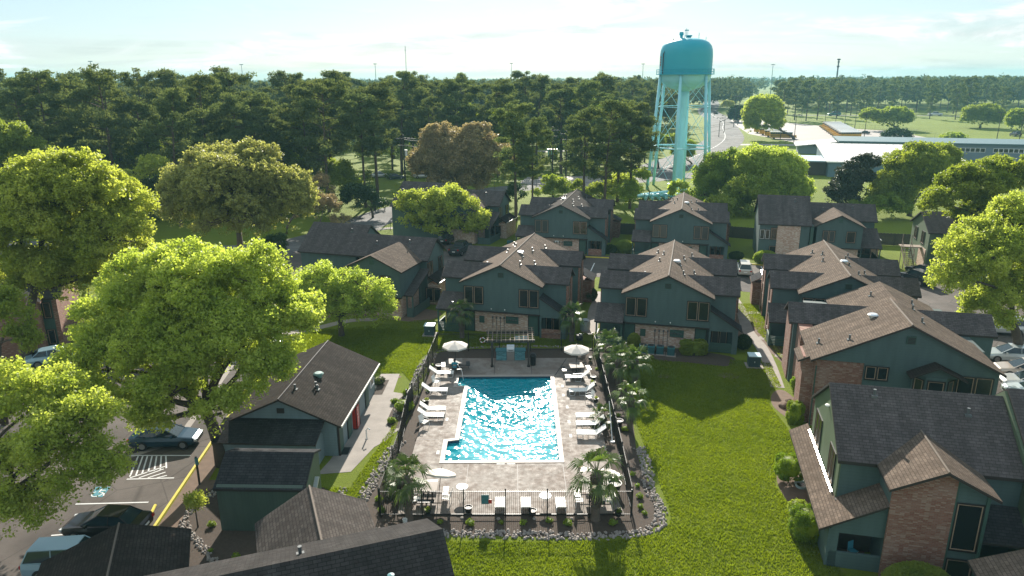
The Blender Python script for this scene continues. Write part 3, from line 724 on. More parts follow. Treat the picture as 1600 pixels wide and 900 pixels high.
HA = (-1.181, 67.886, 14.6); HB = (14.535, 63.695, 14.36); HC = (31.2, 63.22, 14.22); HF = (23.757, 98.539, 14.3); HE = (7.113, 102.5, 14.1)
quadhouse('green gabled house right behind the pool grill and pergola', HA, 'brick')
quadhouse('green gabled house behind the lawn with air conditioners at its brick base', HB)
quadhouse('green gabled house partly hidden by the large gabled house on the right', HC)
quadhouse('green gabled house in the far row straight in front of the water tower', HF, 'brick', True)
quadhouse('green gabled house in the far row with a dark sunken roof below tall pines', HE, 'brick', True, 'shdarky')

# ---- long houses with one projecting gable
def longhouse(label, O, th, x_split, x_end, gx, r1=dict(ly=0, z=8.7, f=-5, b=5), r2=dict(ly=2.8, z=7.4, f=0, b=5.6), gw=3.3, gf=-5.2, gz=6.95, brickside=True, lean=True, porch=True):
    t = thing('house', label, 'house', (O[0], O[1], 0), -R(th), 'long green houses with a projecting gable')
    w = MB(); s2 = (r2['z'] - ZE) / (r2['ly'] - r2['f']); s1 = (r1['z'] - ZE) / (r1['ly'] - r1['f'])
    def prof(r, s): return [(r['f'] + .3, 0), (r['b'] - .3, 0), (r['b'] - .3, ZE + .1), (r['ly'], r['z'] - .14), (r['f'] + .3, ZE + .1)]
    w.xprism(prof(r2, s2), x_split + .2, -.25); w.xprism(prof(r1, s1), x_end + .25, x_split - .2)
    zi = ZE + .05; gs = (gz - ZE) / gw
    w.yprism([(gx - gw + .3, 2.42), (gx + gw - .3, 2.42), (gx + gw - .3, zi), (gx, gz - .14), (gx - gw + .3, zi)], gf + .3, 2)
    w.build('wall', M['siding'], t)
    MB().box(gx - gw + .5, gx + gw - .5, gf + .75, 0, 0, 2.45).build('brick_wall', M['brick'], t); MB().box(-.3, -.19, .5, 5.0, 0, 2.5).build('brick_wall', M['brick'], t)
    w = MB().box(gx - gw + .25, gx + gw - .25, gf + .2, gf + .6, 2.28, 2.42); w.build('band_board', M['fascia'], t)
    r = MB(); roof_x(r, x_split, .1, r2['f'], r2['ly'], r2['b'], ZE, r2['z'], ZE); roof_x(r, x_end, x_split + .05, r1['f'], r1['ly'], r1['b'], ZE, r1['z'], ZE)
    rf = r.build('roof', [M['shx'], M['fascia']], t)
    r = MB(); roof_y(r, gx - gw - .1, gx, gx + gw + .1, gf, 1.6, ZE - .04, gz, ZE - .04); r.build('gable_roof', [M['shy'], M['fascia']], t)
    vents(rf, [(-3, 2.0, ZE + 2 * s2), (-7, 1.6, ZE + 1.6 * s2), (x_split - 2, r1['ly'] - 1, r1['z'] - s1)])
    window(t, gx - 1.3 if gw > 3 else gx, gf + .3, 3.2, 1.5, 1.5); window(t, gx + 1.5, gf + .3, 3.2, 1.1, 1.5, 0, 1)
    v = MB().box(gx - .25, gx + .25, gf + .24, gf + .3, 5.9, 6.35); v.build('gable_vent', M['siding_v'], t)
    # gable end windows on the right
    window(t, -.25, 1.2, 3.1, 1.4, 1.8, math.pi / 2); window(t, -.25, 4.2, 3.1, 1.1, 1.8, math.pi / 2, 1)
    if lean:
        m = MB(); m.slab([(-.3, .6, 3.4), (1.0, .6, 2.6), (1.0, 5.6, 2.6), (-.3, 5.6, 3.4)], .12)
        m.build('side_roof', [M['shdarky'], M['fascia']], t); m = MB().box(.8, .9, .8, 5.4, 0, 2.5); m.box(-.25, .8, .8, .9, 0, 2.5); m.build('side_wall', M['brick'], t)
        m = MB().obox((1.03, 3.1, 2.6), (.1, 5, .09)); m.build('gutter', M['steel'], t)
    if porch:
        x0 = gx + gw
        m = MB(); m.slab([(x0 - .3, -4.3, 2.5), (.15, -4.3, 2.5), (.15, .28, 4.4), (x0 - .3, .28, 4.4)], .13); m.build('porch_roof', [M['shx'], M['fascia']], t)
        m = MB().box(x0 - .1, 0, -4.1, -3.98, 0, 1.0); m.box(-.12, 0, -4.1, .3, 0, 1.0); m.box(-.14, 0, -4.1, -3.95, 1, 2.4); m.box(x0 - .1, x0, -4.1, -3.95, 1, 2.4)
        m.box(-.1, 0, -2, -1.9, 1, 3.2); m.build('porch_wall', M['siding'], t); window(t, x0 + 1.2, .28, .6, 1.8, 1.5)
    return t
longhouse('long green house with dark roof on the left beyond the shaded lawn', (-9.5, 77.6), 17.5, -9.0, -16.8, -4.2,
          r1=dict(ly=4.0, z=8.2, f=0, b=8), gw=3.5, gf=-5.3)
hG = longhouse('long green house far right with two roof heights and white framed bay', (51.3, 98.5), 14.5, -9.2, -16.2, -5.6, gw=3.2, gf=-5.0)
m = MB().box(-13.6, -10.6, -4.85, -4.6, 0, 5.3); m.build('brick_panel', M['brick'], hG)
m = MB().box(-9.3, -8.9, -4.9, 0, 0, 5.3); m.build('brick_return', M['siding_v'], hG)
window(hG, -15.2, -4.72, 3.2, 1.3, 1.3, 0, 2, 'trimdark', 'white'); window(hG, -14.0, -4.72, .6, .9, 1.6, 0, 1); window(hG, -14.0, -4.72, 3.2, .8, 1.6, 0, 1)
longhouse('green house with a sunlit gable end hidden behind the spreading tree', (-2.0, 112.8), 20, -8.5, -17, -5.0, gw=3.0)

# ---- the house at the far right edge, glimpsed under the trees
def smallgable(label, x, y, th, w, l, ze, zr, wall='siding', name='house', roof='shy', cat='house', group=None):
    t = thing(name, label, cat, (x, y, 0), -R(th), group); s = (zr - ze) / (w / 2)
    m = MB().yprism([(-w / 2 + .3, 0), (w / 2 - .3, 0), (w / 2 - .3, ze), (0, zr - .14), (-w / 2 + .3, ze)], .3, l - .3); m.build('wall', M[wall], t)
    r = MB(); roof_y(r, -w / 2, 0, w / 2, 0, l, ze, zr, ze); r.build('roof', [M[roof], M['fascia']], t); return t
hH = thing('house', 'green house with outside stairs at the right edge under a tree', 'house', (55.2, 92.2, 0), -R(14), None)
m = MB(); m.xprism([(0, 0), (8, 0), (8, 5.3), (4, 7.2), (0, 5.3)], 0, 9); m.box(1, 9, -3, 0, 0, 2.6); m.build('wall', M['olive'], hH)
m = MB(); roof_x(m, -.3, 9.5, -.4, 4, 8.4, 5.2, 7.35, 5.2); m.slab([(.8, -3.4, 2.5), (9.3, -3.4, 2.5), (9.3, 0, 3.9), (.8, 0, 3.9)], .14); m.build('roof', [M['shx'], M['fascia']], hH)
m = MB(); roof_y(m, 2.5, 5, 7.5, -2.6, 3, 5.2, 6.6, 5.2); m.yprism([(2.8, 2.5), (7.2, 2.5), (7.2, 5.2), (5, 6.4), (2.8, 5.2)], -2.3, 1, 1); m.build('gable_roof', [M['shy'], M['fascia']], hH)
m = MB().box(-.08, .0, .5, 3.5, 0, 2.7); m.build('brick_wall', M['brick'], hH)
window(hH, -.02, 2.5, 3.2, 1.2, 1.6, -math.pi / 2); window(hH, -.02, 5.8, 3.2, 1.2, 1.6, -math.pi / 2); window(hH, 2.6, -3.02, .9, 1.3, 1.2)
st = MB()
for k in range(12): st.box(-2.6, -1.5, -1.5 + k * .28, -1.22 + k * .28, .2 * k + .15, .2 * k + .2)
for x in (-2.62, -1.5): st.obox((x, .2, 1.4), (.06, 4.2, .25), (R(35.5), 0, 0)); st.obox((x, .2, 2.35), (.06, 4.2, .08), (R(35.5), 0, 0))
for y in (-1.4, .2, 1.9): st.box(-2.64, -2.56, y, y + .08, 0, 1.4 + (y + 1.4) * .9); st.box(-1.54, -1.46, y, y + .08, 0, 1.4 + (y + 1.4) * .9)
st.box(-2.65, 0, 1.9, 3.4, 2.6, 2.72); st.build('stair', M['wood'], hH)

# ---- K: the broad gabled house on the right
KO = (27.62, 46.35); KT = 14.2
hK = thing('house', 'big gabled house on the right with brick corner and bay window', 'house', (KO[0], KO[1], 0), -R(KT))
W2, zr2 = 6.23, 8.5; s = (zr2 - ZE) / W2
m = MB(); m.yprism([(-5.95, 5.3), (-2.6, 5.3), (-2.6, 3.0), (5.95, 3.0), (5.95, ZE + .05), (0, zr2 - .15), (-5.95, ZE + .05)], .35, 6.4)
m.box(.5, 5.9, .9, 6.4, 0, 3.0); m.yprism([(5.6, 0), (5.95, 0), (5.95, 3), (5.6, 3)], .4, .8); m.box(-4.8, 6.6, 5, 15.6, 0, 5.2); m.build('wall', M['siding'], hK)
for bx in ((-5.85, -2.55, .45, 6.3, 0, 5.3), (-2.5, 1.2, .5, 6.3, 0, 3.0), (-6.62, -5.86, .9, 3.1, 0, 5.25), (-6.1, -5.0, 6.32, 9.18, 0, 5.3), (-6.5, -5.6, 9.2, 12.3, 0, 5.4)): MB().box(*bx).build('brick_wall', M['brickred'], hK)
m = MB().box(-5.8, -5.72, .4, .62, 0, 4.8); m.box(-6.05, -5.7, 3.1, 3.25, 0, 5.2); m.build('corner_board', M['siding_v'], hK)
r = MB(); roof_y(r, -W2, 0, W2, 0, 6.3, ZE, zr2, ZE); r.slab([(-7.0, .75, 4.97), (-6.2, .75, ZE + .01), (-6.2, 3.2, ZE + .01), (-7.0, 3.2, 4.97)], .14)
rf = r.build('roof', [M['shy'], M['fascia']], hK)
r = MB(); roof_y(r, -4.3 + 1.46, 1.46, 4.3 + 1.46, 5.9, 15.9, ZE, ZR, ZE); r.build('back_roof', [M['shy'], M['fascia']], hK)
r = MB().tube([(0, 0, zr2 + .01), (0, 6.3, zr2 + .01)], .07, 6); r.build('ridge_cap', M['ridgecap'], rf)
r = MB(); roof_x(r, -6.8, 1.0, 8.4, 10.3, 12.3, ZE, 6.6, ZE); roof_x(r, 2.0, 8.6, 8.4, 10.3, 12.3, ZE, 6.6, ZE); r.build('wing_roof', [M['shx'], M['fascia']], hK)
r = MB(); r.xprism([(8.6, 0), (12.1, 0), (12.1, 5.3), (10.3, 6.45), (8.6, 5.3)], -6.4, 8.4); r.build('wing_wall', M['siding'], hK)
vents(rf, [(-3.6, 1.3, zr2 - 3.6 * s), (1.5, 3.2, zr2 - 1.5 * s), (-5.4, 2.6, zr2 - 5.4 * s)]); boxvent(rf, (-1.6, 4.0, zr2 - 1.6 * s))
for p in ((-1.2, 9, 0), (2.6, 9.5, 0), (3.2, 12, 0), (.2, 13, 0)): vents(rf, [(p[0], p[1], ZR - .464 * abs(p[0] - 1.46))])
v = MB().box(-.15, .45, .28, .35, 7.0, 7.6)
for k in range(5): v.box(-.1, .4, .25, .28, 7.06 + k * .1, 7.11 + k * .1, 1)
v.build('gable_vent', [M['siding_v'], M['fascia']], hK)
window(hK, -1.75, .35, 4.15, 1.45, .95)
b = MB(); b.prism([(.55, .36), (.55, .1), (1.2, -.55), (2.5, -.55), (3.2, .1), (3.2, .36)], 2.9, 5.0); b.yprism([(.4, 5.0), (3.35, 5.0), (1.85, 5.75)], -.5, .35); b.build('bay', M['siding'], hK)
b = MB(); roof_y(b, .15, 1.85, 3.7, -.85, .4, 4.98, 5.85, 4.98, .12); b.build('bay_roof', [M['shdarky'], M['fascia']], hK)
window(hK, 1.85, -.56, 3.3, 1.0, 1.4, 0, 1); window(hK, .86, -.24, 3.3, .6, 1.4, R(-45), 1); window(hK, 2.86, -.24, 3.3, .6, 1.4, R(43), 1)
window(hK, 3.95, .34, 3.3, 1.0, 1.6, 0, 1); window(hK, 5.1, .34, 3.3, 1.0, 1.6, 0, 1)

# ---- R: the near house on the right
RO = (17.33, 33.81); RT = 13.0
hR = thing('house', 'nearest house on the right with brick gable and sunlit end wall', 'house', (RO[0], RO[1], 0), -R(RT))
s = .66; zr3 = 8.1; yr = (zr3 - ZE) / s
m = MB(); m.xprism([(.3, 0), (2 * yr - .3, 0), (2 * yr - .3, ZE + .05), (yr, zr3 - .16), (.3, ZE + .05)], .25, 8.9)
m.yprism([(2.25, 0), (6.55, 0), (6.55, ZE), (4.4, 6.6 - .15), (2.25, ZE)], -1.9, 2.5); m.build('wall', M['siding'], hR)
m = MB().xprism([(.32, .02), (2 * yr - .32, .02), (2 * yr - .32, ZE + .03), (yr, zr3 - .19), (.32, ZE + .03)], .17, .255); m.build('end_wall', M['olive'], hR)  # sheet over the end wall, its sunlit tone painted into the siding colour
m = MB().yprism([(2.2, 0), (5.05, 0), (5.05, 6.05), (4.4, 6.43), (2.2, ZE + .02)], -2.02, -1.88); m.build('brick_wall', M['brickred'], hR); MB().box(-.02, .2, 1.2, 8, 0, 2.5).build('brick_wall', M['brickred'], hR)
m = MB().box(5.05, 5.15, -1.98, -1.9, 0, 5.9); m.box(6.45, 6.6, -2.0, -1.85, 0, 5.4); m.build('corner_board', M['siding_v'], hR)
r = MB(); roof_x(r, 0, 8.9, 0, yr, 2 * yr, ZE, zr3, ZE, .18); rf = r.build('roof', [M['shx'], M['fascia']], hR)
r = MB(); roof_x(r, 9.05, 20, -.8, yr, 2 * yr, ZE + .05, 8.6, ZE, .18); r.build('far_roof', [M['shx'], M['fascia']], hR)
m = MB().xprism([(-.4, 0), (2 * yr, 0), (2 * yr, ZE), (yr, 8.42), (-.4, ZE + .1)], 8.92, 19.5); m.build('far_wall', M['olive'], hR)  # sunlit tone of the exposed strip is in the siding colour
m = MB().box(9.6, 12.4, -3.0, -.3, 0, 3.6); m.box(9.3, 12.8, -3.3, -.3, 3.6, 3.75); m.build('side_brick', M['brickred'], hR)
m = MB().slab([(6.6, -1.6, 2.5), (8.9, -1.6, 2.5), (8.9, .28, 3.6), (6.6, .28, 3.6)], .13); m.box(6.7, 8.9, -1.4, -1.3, 0, 1.2, 1); m.build('step_roof', [M['shdark'], M['wooddark']], hR)
r = MB(); roof_y(r, 1.92, 4.4, 6.9, -2.45, 2.3, ZE, 6.62, ZE, .16); r.build('gable_roof', [M['shy'], M['fascia']], hR)
r = MB().tube([(4.4, -2.45, 6.63), (4.4, 2.3, 6.63)], .05, 6); r.build('ridge_cap', M['ridgecap'], rf)
vents(rf, [(2.3, 3.6, ZE + 3.6 * s), (6.9, 3.0, ZE + 3.0 * s)])
r = MB(); r.slab([(-.95, -1.95, 2.35), (2.25, -1.95, 4.15), (2.25, .28, 4.15), (-.95, .28, 2.35)], .13)
r.slab([(-.95, .28, 2.35), (.165, .28, 2.98), (.165, 9.2, 2.98), (-.95, 9.2, 2.35)], .13); r.build('porch_roof', [M['shy'], M['fascia']], hR)
m = MB().obox((.06, 4.4, 3.04), (.10, 7.4, .04), (0, R(-25), 0)); m.build('flashing', M['steel'], hR)
m = MB(); m.yprism([(-.3, 2.1), (2.25, 2.1), (2.25, 3.95), (-.3, 2.55)], -1.7, -1.58); m.box(-.3, .1, -1.7, -1.58, 0, 2.1); m.box(-.3, 2.25, -1.7, -1.58, 0, .95)
m.box(-.42, -.3, -1.7, -1.0, 0, 2.3); m.box(-.42, -.3, -1.0, .3, 0, 1.6); m.build('porch_wall', M['siding'], hR)
m = MB().box(.12, 2.2, .0, .2, 0, 3); m.build('porch_back', M['wooddark'], hR)
window(hR, .17, 1.9, 3.15, 1.35, 1.9, -math.pi / 2, 2); window(hR, .17, 6.1, 3.15, 1.7, 1.9, -math.pi / 2, 2)
window(hR, 5.8, -1.9, 2.1, 1.15, 2.6, 0, 1); window(hR, 5.8, -1.9, .3, 1.15, 1.2, 0, 1)
m = MB().lathe([(0, .1), (.14, .06), (.16, 0)], 12); m.build('wall_light', M['white'], hR, (.1, 4.2, 6.6))
m = MB().box(-.3, .0, 2.4, 2.9, .8, 1.7); m.build('meter_box', M['pipe'], hR)

# ---- R2: corner roof at the lower right
t = thing('house', 'tan roof corner at the lower right edge of the picture', 'house', (21.2, 28.3, 0), -R(14))
m = MB(); m.slab([(0, 0, 3.3), (0, -6, 3.3), (3.5, -6, 4.9), (3.5, 0, 4.9)][::-1][::-1], .15); m.slab([(3.5, 0, 4.9), (3.5, -6, 4.9), (9, -6, 3), (9, 0, 3)], .15); m.build('roof', [M['shy'], M['fascia']], t)
m = MB().box(.3, 8.7, -5.8, -.3, 0, 3.1); m.build('wall', M['siding'], t)

# ---- M: the clubhouse left of the pool
hM = thing('clubhouse', 'low clubhouse with dark mottled roof left of the pool', 'clubhouse', (-15.8, 43.9, 0), -R(3.2))
m = MB(); m.yprism([(-3.75, 0), (3.75, 0), (3.75, 2.5), (0, 4.2), (-3.75, 2.5)], .3, 10.9); m.build('wall', M['clubgrey'], hM)
r = MB(); roof_y(r, -4.15, 0, 4.15, 0, 11.3, 2.42, 4.32, 2.42, .14); rf = r.build('roof', [M['shdarky'], M['fascia']], hM)
r = MB().tube([(0, 0, 4.33), (0, 11.3, 4.33)], .05, 6); r.build('ridge_cap', M['fascia'], rf)
r = MB().box(4.15, 4.24, .1, 11.2, 2.26, 2.40); r.build('gutter', plain('pale_gutter', (.55, .53, .45), .5), hM)
r = MB(); r.slab([(-4.0, -1.9, 2.05), (3.0, -1.9, 2.05), (3.0, .28, 2.78), (-4.0, .28, 2.78)], .12); r.build('porch_roof', [M['shdark'], M['fascia']], hM)
m = MB().box(-3.8, 2.8, -1.3, .3, 0, 1.95); m.build('porch_wall', M['clubgrey'], hM)
boxvent(rf, (1.1, 5.2, 3.85), plain('green_roof_vent', (.12, .22, .20), .5)); vents(rf, [(1.4, 3.6, 3.7), (1.6, 3.3, 3.6), (.4, 2.2, 4.1)])
v = MB().box(-.25, .25, .22, .3, 3.2, 3.55); v.build('gable_vent', M['fascia'], hM)
for yy, ww in ((1.0, .9), (3.2, .9), (8.2, .9)): door(hM, 3.75, yy, ww, 2.05, math.pi / 2)
window(hM, 3.76, 9.9, 1.0, .8, 1.1, math.pi / 2, 1, 'white', 'white')
m = MB().box(3.78, 3.9, .32, .45, 0, 2.3); m.build('downpipe', M['fascia'], hM)

# ---- N: the shed
hN = thing('shed', 'dark green windowless shed with steep lean roof beside the clubhouse', 'shed', (-14.35, 35.4, 0), -R(2))
m = MB(); m.xprism([(.1, 0), (3.2, 0), (3.2, 3.4), (2.05, 3.85), (.1, 2.85)], -2.5, 2.45); m.build('wall', M['shed'], hN)
m = MB().xprism([(.12, .0), (3.18, .0), (3.18, 3.38), (2.05, 3.83), (.12, 2.83)], 2.45, 2.5); m.build('end_wall', M['olive'], hN)  # sheet on the sunny end, sunlight put into its green colour
r = MB(); roof_x(r, -2.65, 2.62, 0, 2.1, 3.35, 2.78, 4.0, 3.52, .13); r.build('roof', [M['shdark'], M['fascia']], hN)
m = MB().obox((2.75, 1.2, 2.0), (.25, 1.7, .10), (R(38), 0, 0)); m.build('awning_rail', M['steel'], hN); m = MB().box(2.5, 2.56, .9, 1.9, 0, 2.0); m.build('door', M['fascia'], hN)

# ---- P, Q, S: the nearest roofs
t = thing('house', 'nearest roof with a sunlit strip along the bottom of the picture', 'house', (-2.94, 25.66, 0), R(19.2))
m = MB(); roof_x(m, -16, 0, -6.5, 0, 3.2, 3.6, 7.0, 5.45, .18); q = m.build('roof', [shingle('near_dark_shingles', (.052, .048, .046), 'x'), M['fascia']], t)
m = MB().box(-15.5, -.4, -6.2, 2.9, 0, 3.4); m.xprism([(-6.2, 3.4), (2.9, 3.4), (2.9, 5.3), (0, 6.7)], -15.5, -.4); m.build('wall', M['siding'], t)
m = MB().slab([(-6.9, -.2, 5.0), (-1, -.2, 5), (-1, 0, 5), (-6.9, 0, 5)], .1)
vents(q, [(-5.7, 1.0, 6.5)])
m = MB().obox((0, 0, .02), (.42, .42, .02)); m.tube([(0, 0, 0), (0, 0, .22)], .09, 10); m.lathe([(.0, .25), (.14, .22), (.14, .18)], 12); m.build('vent_cap', M['teal'], q, (-2.45, -1.45, 6.24))
t = thing('house', 'small gable roof poking up between the shed and the nearest roof', 'house', (-10.45, 32.2, 0), R(21.5))
m = MB(); roof_y(m, -2.8, 0, 2.8, -7.0, 0, 3.5, 5.0, 3.5, .14); q = m.build('roof', [M['shnear'], M['fascia']], t)
m = MB().yprism([(-2.5, 0), (2.5, 0), (2.5, 3.5), (0, 4.8), (-2.5, 3.5)], -6.5, -.3); m.build('wall', M['siding'], t)
MB().tube([(0, -7, 5.01), (0, 0, 5.01)], .06, 6).build('ridge_cap', M['ridgecap'], q)
t = thing('carport', 'dark brown gable roof over the parked cars at the lower left', 'carport', (-19.94, 31.26, 0), R(21.5))
m = MB(); roof_y(m, -3.6, 0, 3.2, -7.5, 0, 2.2, 3.5, 2.35, .14); q = m.build('roof', [M['shdarky'], M['fascia']], t)
m = MB()
for x in (-3.0, 2.7):
    for y in (-.5, -6.5): m.box(x - .08, x + .08, y - .08, y + .08, 0, 2.3)
m.box(-3.1, 2.8, -6.6, -6.4, 2.1, 2.25); m.build('post_frame', M['wooddark'], t); MB().tube([(0, -7.5, 3.51), (0, 0, 3.51)], .05, 6).build('ridge_cap', M['ridgecap'], q)

# ---- U: brick house behind the left trees
t = thing('house', 'brick house with tall narrow window behind the left trees', 'house', (-43.2, 64.5, 0), R(20))
m = MB(); m.xprism([(0, 0), (9, 0), (9, 5.6), (4.5, 7.9), (0, 5.6)], -16, 0); m.build('wall', M['brickred'], t)
m = MB(); roof_x(m, -16.4, .5, -.5, 4.5, 9.5, 5.4, 8.0, 5.4, .16); m.build('roof', [M['shdark'], M['fascia']], t)
m = MB(); roof_y(m, -9, -5, -1, -1.2, 4.5, 5.3, 7.4, 5.3); m.yprism([(-8.7, 0), (-1.3, 0), (-1.3, 5.3), (-5, 7.2), (-8.7, 5.3)], -.9, 2, 1); m.build('gable_roof', [M['shdark'], M['brickred']], t)
m = MB().box(-1.3, -.4, -.06, .0, 0, 5.3); m.build('window_panel', M['siding_v'], t); window(t, -.85, -.06, 3.4, .6, 1.5, 0, 1); window(t, -.85, -.06, .8, .6, 1.4, 0, 1)
m = MB().box(-1.9, -1.5, -.97, -.9, 1.8, 2.3); m.build('meter_box', M['pipe'], t)
acunit('teal air conditioner against the brick house at the far left', -42.6, 63.0, .3); acunit('second air conditioner of the pair at the far left brick house', -43.7, 62.2, .3)

# ---- school buildings in the distance
t = thing('warehouse', 'long low shed with pale ribbed metal roof in the distance', 'warehouse', (81.8, 185.0, 0), -R(16))
rib = Mat('ribbed_metal_roof'); sp = rib.n('ShaderNodeSeparateXYZ'); rib.l(rib.coord(), sp.inputs[0])
fr = rib.math('FRACT', rib.math('MULTIPLY', sp.outputs['X'], .55)); rib.col(rib.mix(rib.ramp(fr, (0, 1), (.22, 0), (1, 0)), (.66, .63, .61), (.36, .33, .32)))
rib.set(Roughness=.5); rib.bump(fr, .4, .1); M['rib'] = rib.m
m = MB().xprism([(.4, 0), (27, 0), (27, 5.9), (.4, 3.7)], 0, 32); m.build('wall', plain('blue_grey_wall', (.12, .19, .23), .7), t)
m = MB(); m.slab([(-.5, 0, 4.0), (32.5, 0, 4.0), (32.5, 28, 6.3), (-.5, 28, 6.3)], .3, 0, 1); m.build('roof', [M['rib'], M['white']], t)
m = MB().box(-6, -.1, 3, 16, 0, 3.5); m.build('annex_wall', plain('dark_brown_wall', (.06, .045, .035), .8), t); m = MB().box(-6.6, -.0, 2.4, 17, 3.5, 3.8); m.build('annex_roof', plain('blue_flat_roof', (.30, .40, .45), .6), t)
t = thing('school_building', 'long grey building with rows of small high windows, far right', 'school', (106, 233, 0), -R(18))
m = MB().box(0, 80, 0, 20, 0, 4.7); m.build('wall', plain('grey_block_wall', (.17, .22, .25), .8), t); m = MB().box(-.6, 80.6, -.6, 20.6, 4.7, 5.1); m.build('roof', plain('teal_roof_edge', (.06, .13, .15), .6), t)
for k in range(4):
    window(t, 13 + k * 11.5, 0, 2.5, 9.3, 1.15, 0, 7, 'white', 'white')
m = MB().box(-12, 0, 8, 20, 0, 2.6); m.build('side_wall', plain('grey_side_wall', (.2, .24, .25), .8), t); m = MB().slab([(-13, 7, 2.7), (0, 7, 4.2), (0, 20, 4.2), (-13, 20, 2.7)], .3); m.build('side_roof', M['rib'], t)
# ================================================================== PLANTS
def quadcloud(rg, cen, rad, per, size, aspect=.55, up=.35, flat=.75, droop=0.0):
    """leaf shaped quads scattered round cluster centres; returns verts, quads"""
    n = len(cen); k = per; T = n * k
    c = np.repeat(cen, k, 0); r = np.repeat(rad, k)
    d = rg.normal(size=(T, 3)); d /= np.linalg.norm(d, axis=1)[:, None] + 1e-9
    rr = r * rg.random(T) ** .45
    p = c + d * rr[:, None] * np.array([1, 1, flat]); p[:, 2] -= droop * rr
    nn = rg.normal(size=(T, 3)) + d * .5; nn[:, 2] += up; nn /= np.linalg.norm(nn, axis=1)[:, None]
    a = np.cross(nn, rg.normal(size=(T, 3))); a /= np.linalg.norm(a, axis=1)[:, None] + 1e-9
    b = np.cross(nn, a); s = size * rg.uniform(.65, 1.35, T)
    l = a * s[:, None] * .5; w = b * s[:, None] * .5 * aspect
    v = np.empty((T, 4, 3)); v[:, 0] = p - l; v[:, 1] = p + w; v[:, 2] = p + l; v[:, 3] = p - w
    return v.reshape(-1, 3), np.arange(T * 4).reshape(-1, 4)
M['leaf_bright'] = leaf('bright_spring_leaves', (.25, .32, .05), (.48, .53, .14), .58, (1.5, 1.5, .8))
M['leaf_mid'] = leaf('mid_green_leaves', (.16, .23, .035), (.32, .38, .075), .55, (1.5, 1.5, .7))
M['leaf_olive'] = leaf('olive_budding_leaves', (.27, .28, .09), (.45, .45, .16), .5, (1.3, 1.3, .8))
M['leaf_brown'] = leaf('brown_budding_twigs', (.31, .235, .13), (.44, .36, .18), .4, (1.2, 1.2, .9))
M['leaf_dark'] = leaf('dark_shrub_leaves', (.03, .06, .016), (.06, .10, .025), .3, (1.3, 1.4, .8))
M['leaf_hedge'] = leaf('clipped_hedge_leaves', (.15, .23, .02), (.25, .33, .03), .4, (1.4, 1.5, .6))
M['leaf_ivy'] = leaf('dull_ivy_leaves', (.045, .06, .03), (.075, .08, .045), .25, (1.2, 1.2, .9))
M['needle'] = leaf('pine_needles', (.085, .122, .048), (.175, .210, .085), .40, (1.4, 1.35, .8), spec=0)
M['needle_far'] = leaf('far_pine_needles', (.065, .092, .046), (.13, .145, .065), .3, (1.3, 1.3, .8), sc=.08, spec=0)
M['bark'] = plain('tree_bark', (.085, .066, .052), .95, .35, 6, bump=.8); M['pinebark'] = plain('pine_bark', (.10, .068, .050), .95, .35, 6, bump=.6)
M['twig'] = plain('grey_twigs', (.16, .12, .095), .95, .3, 6)

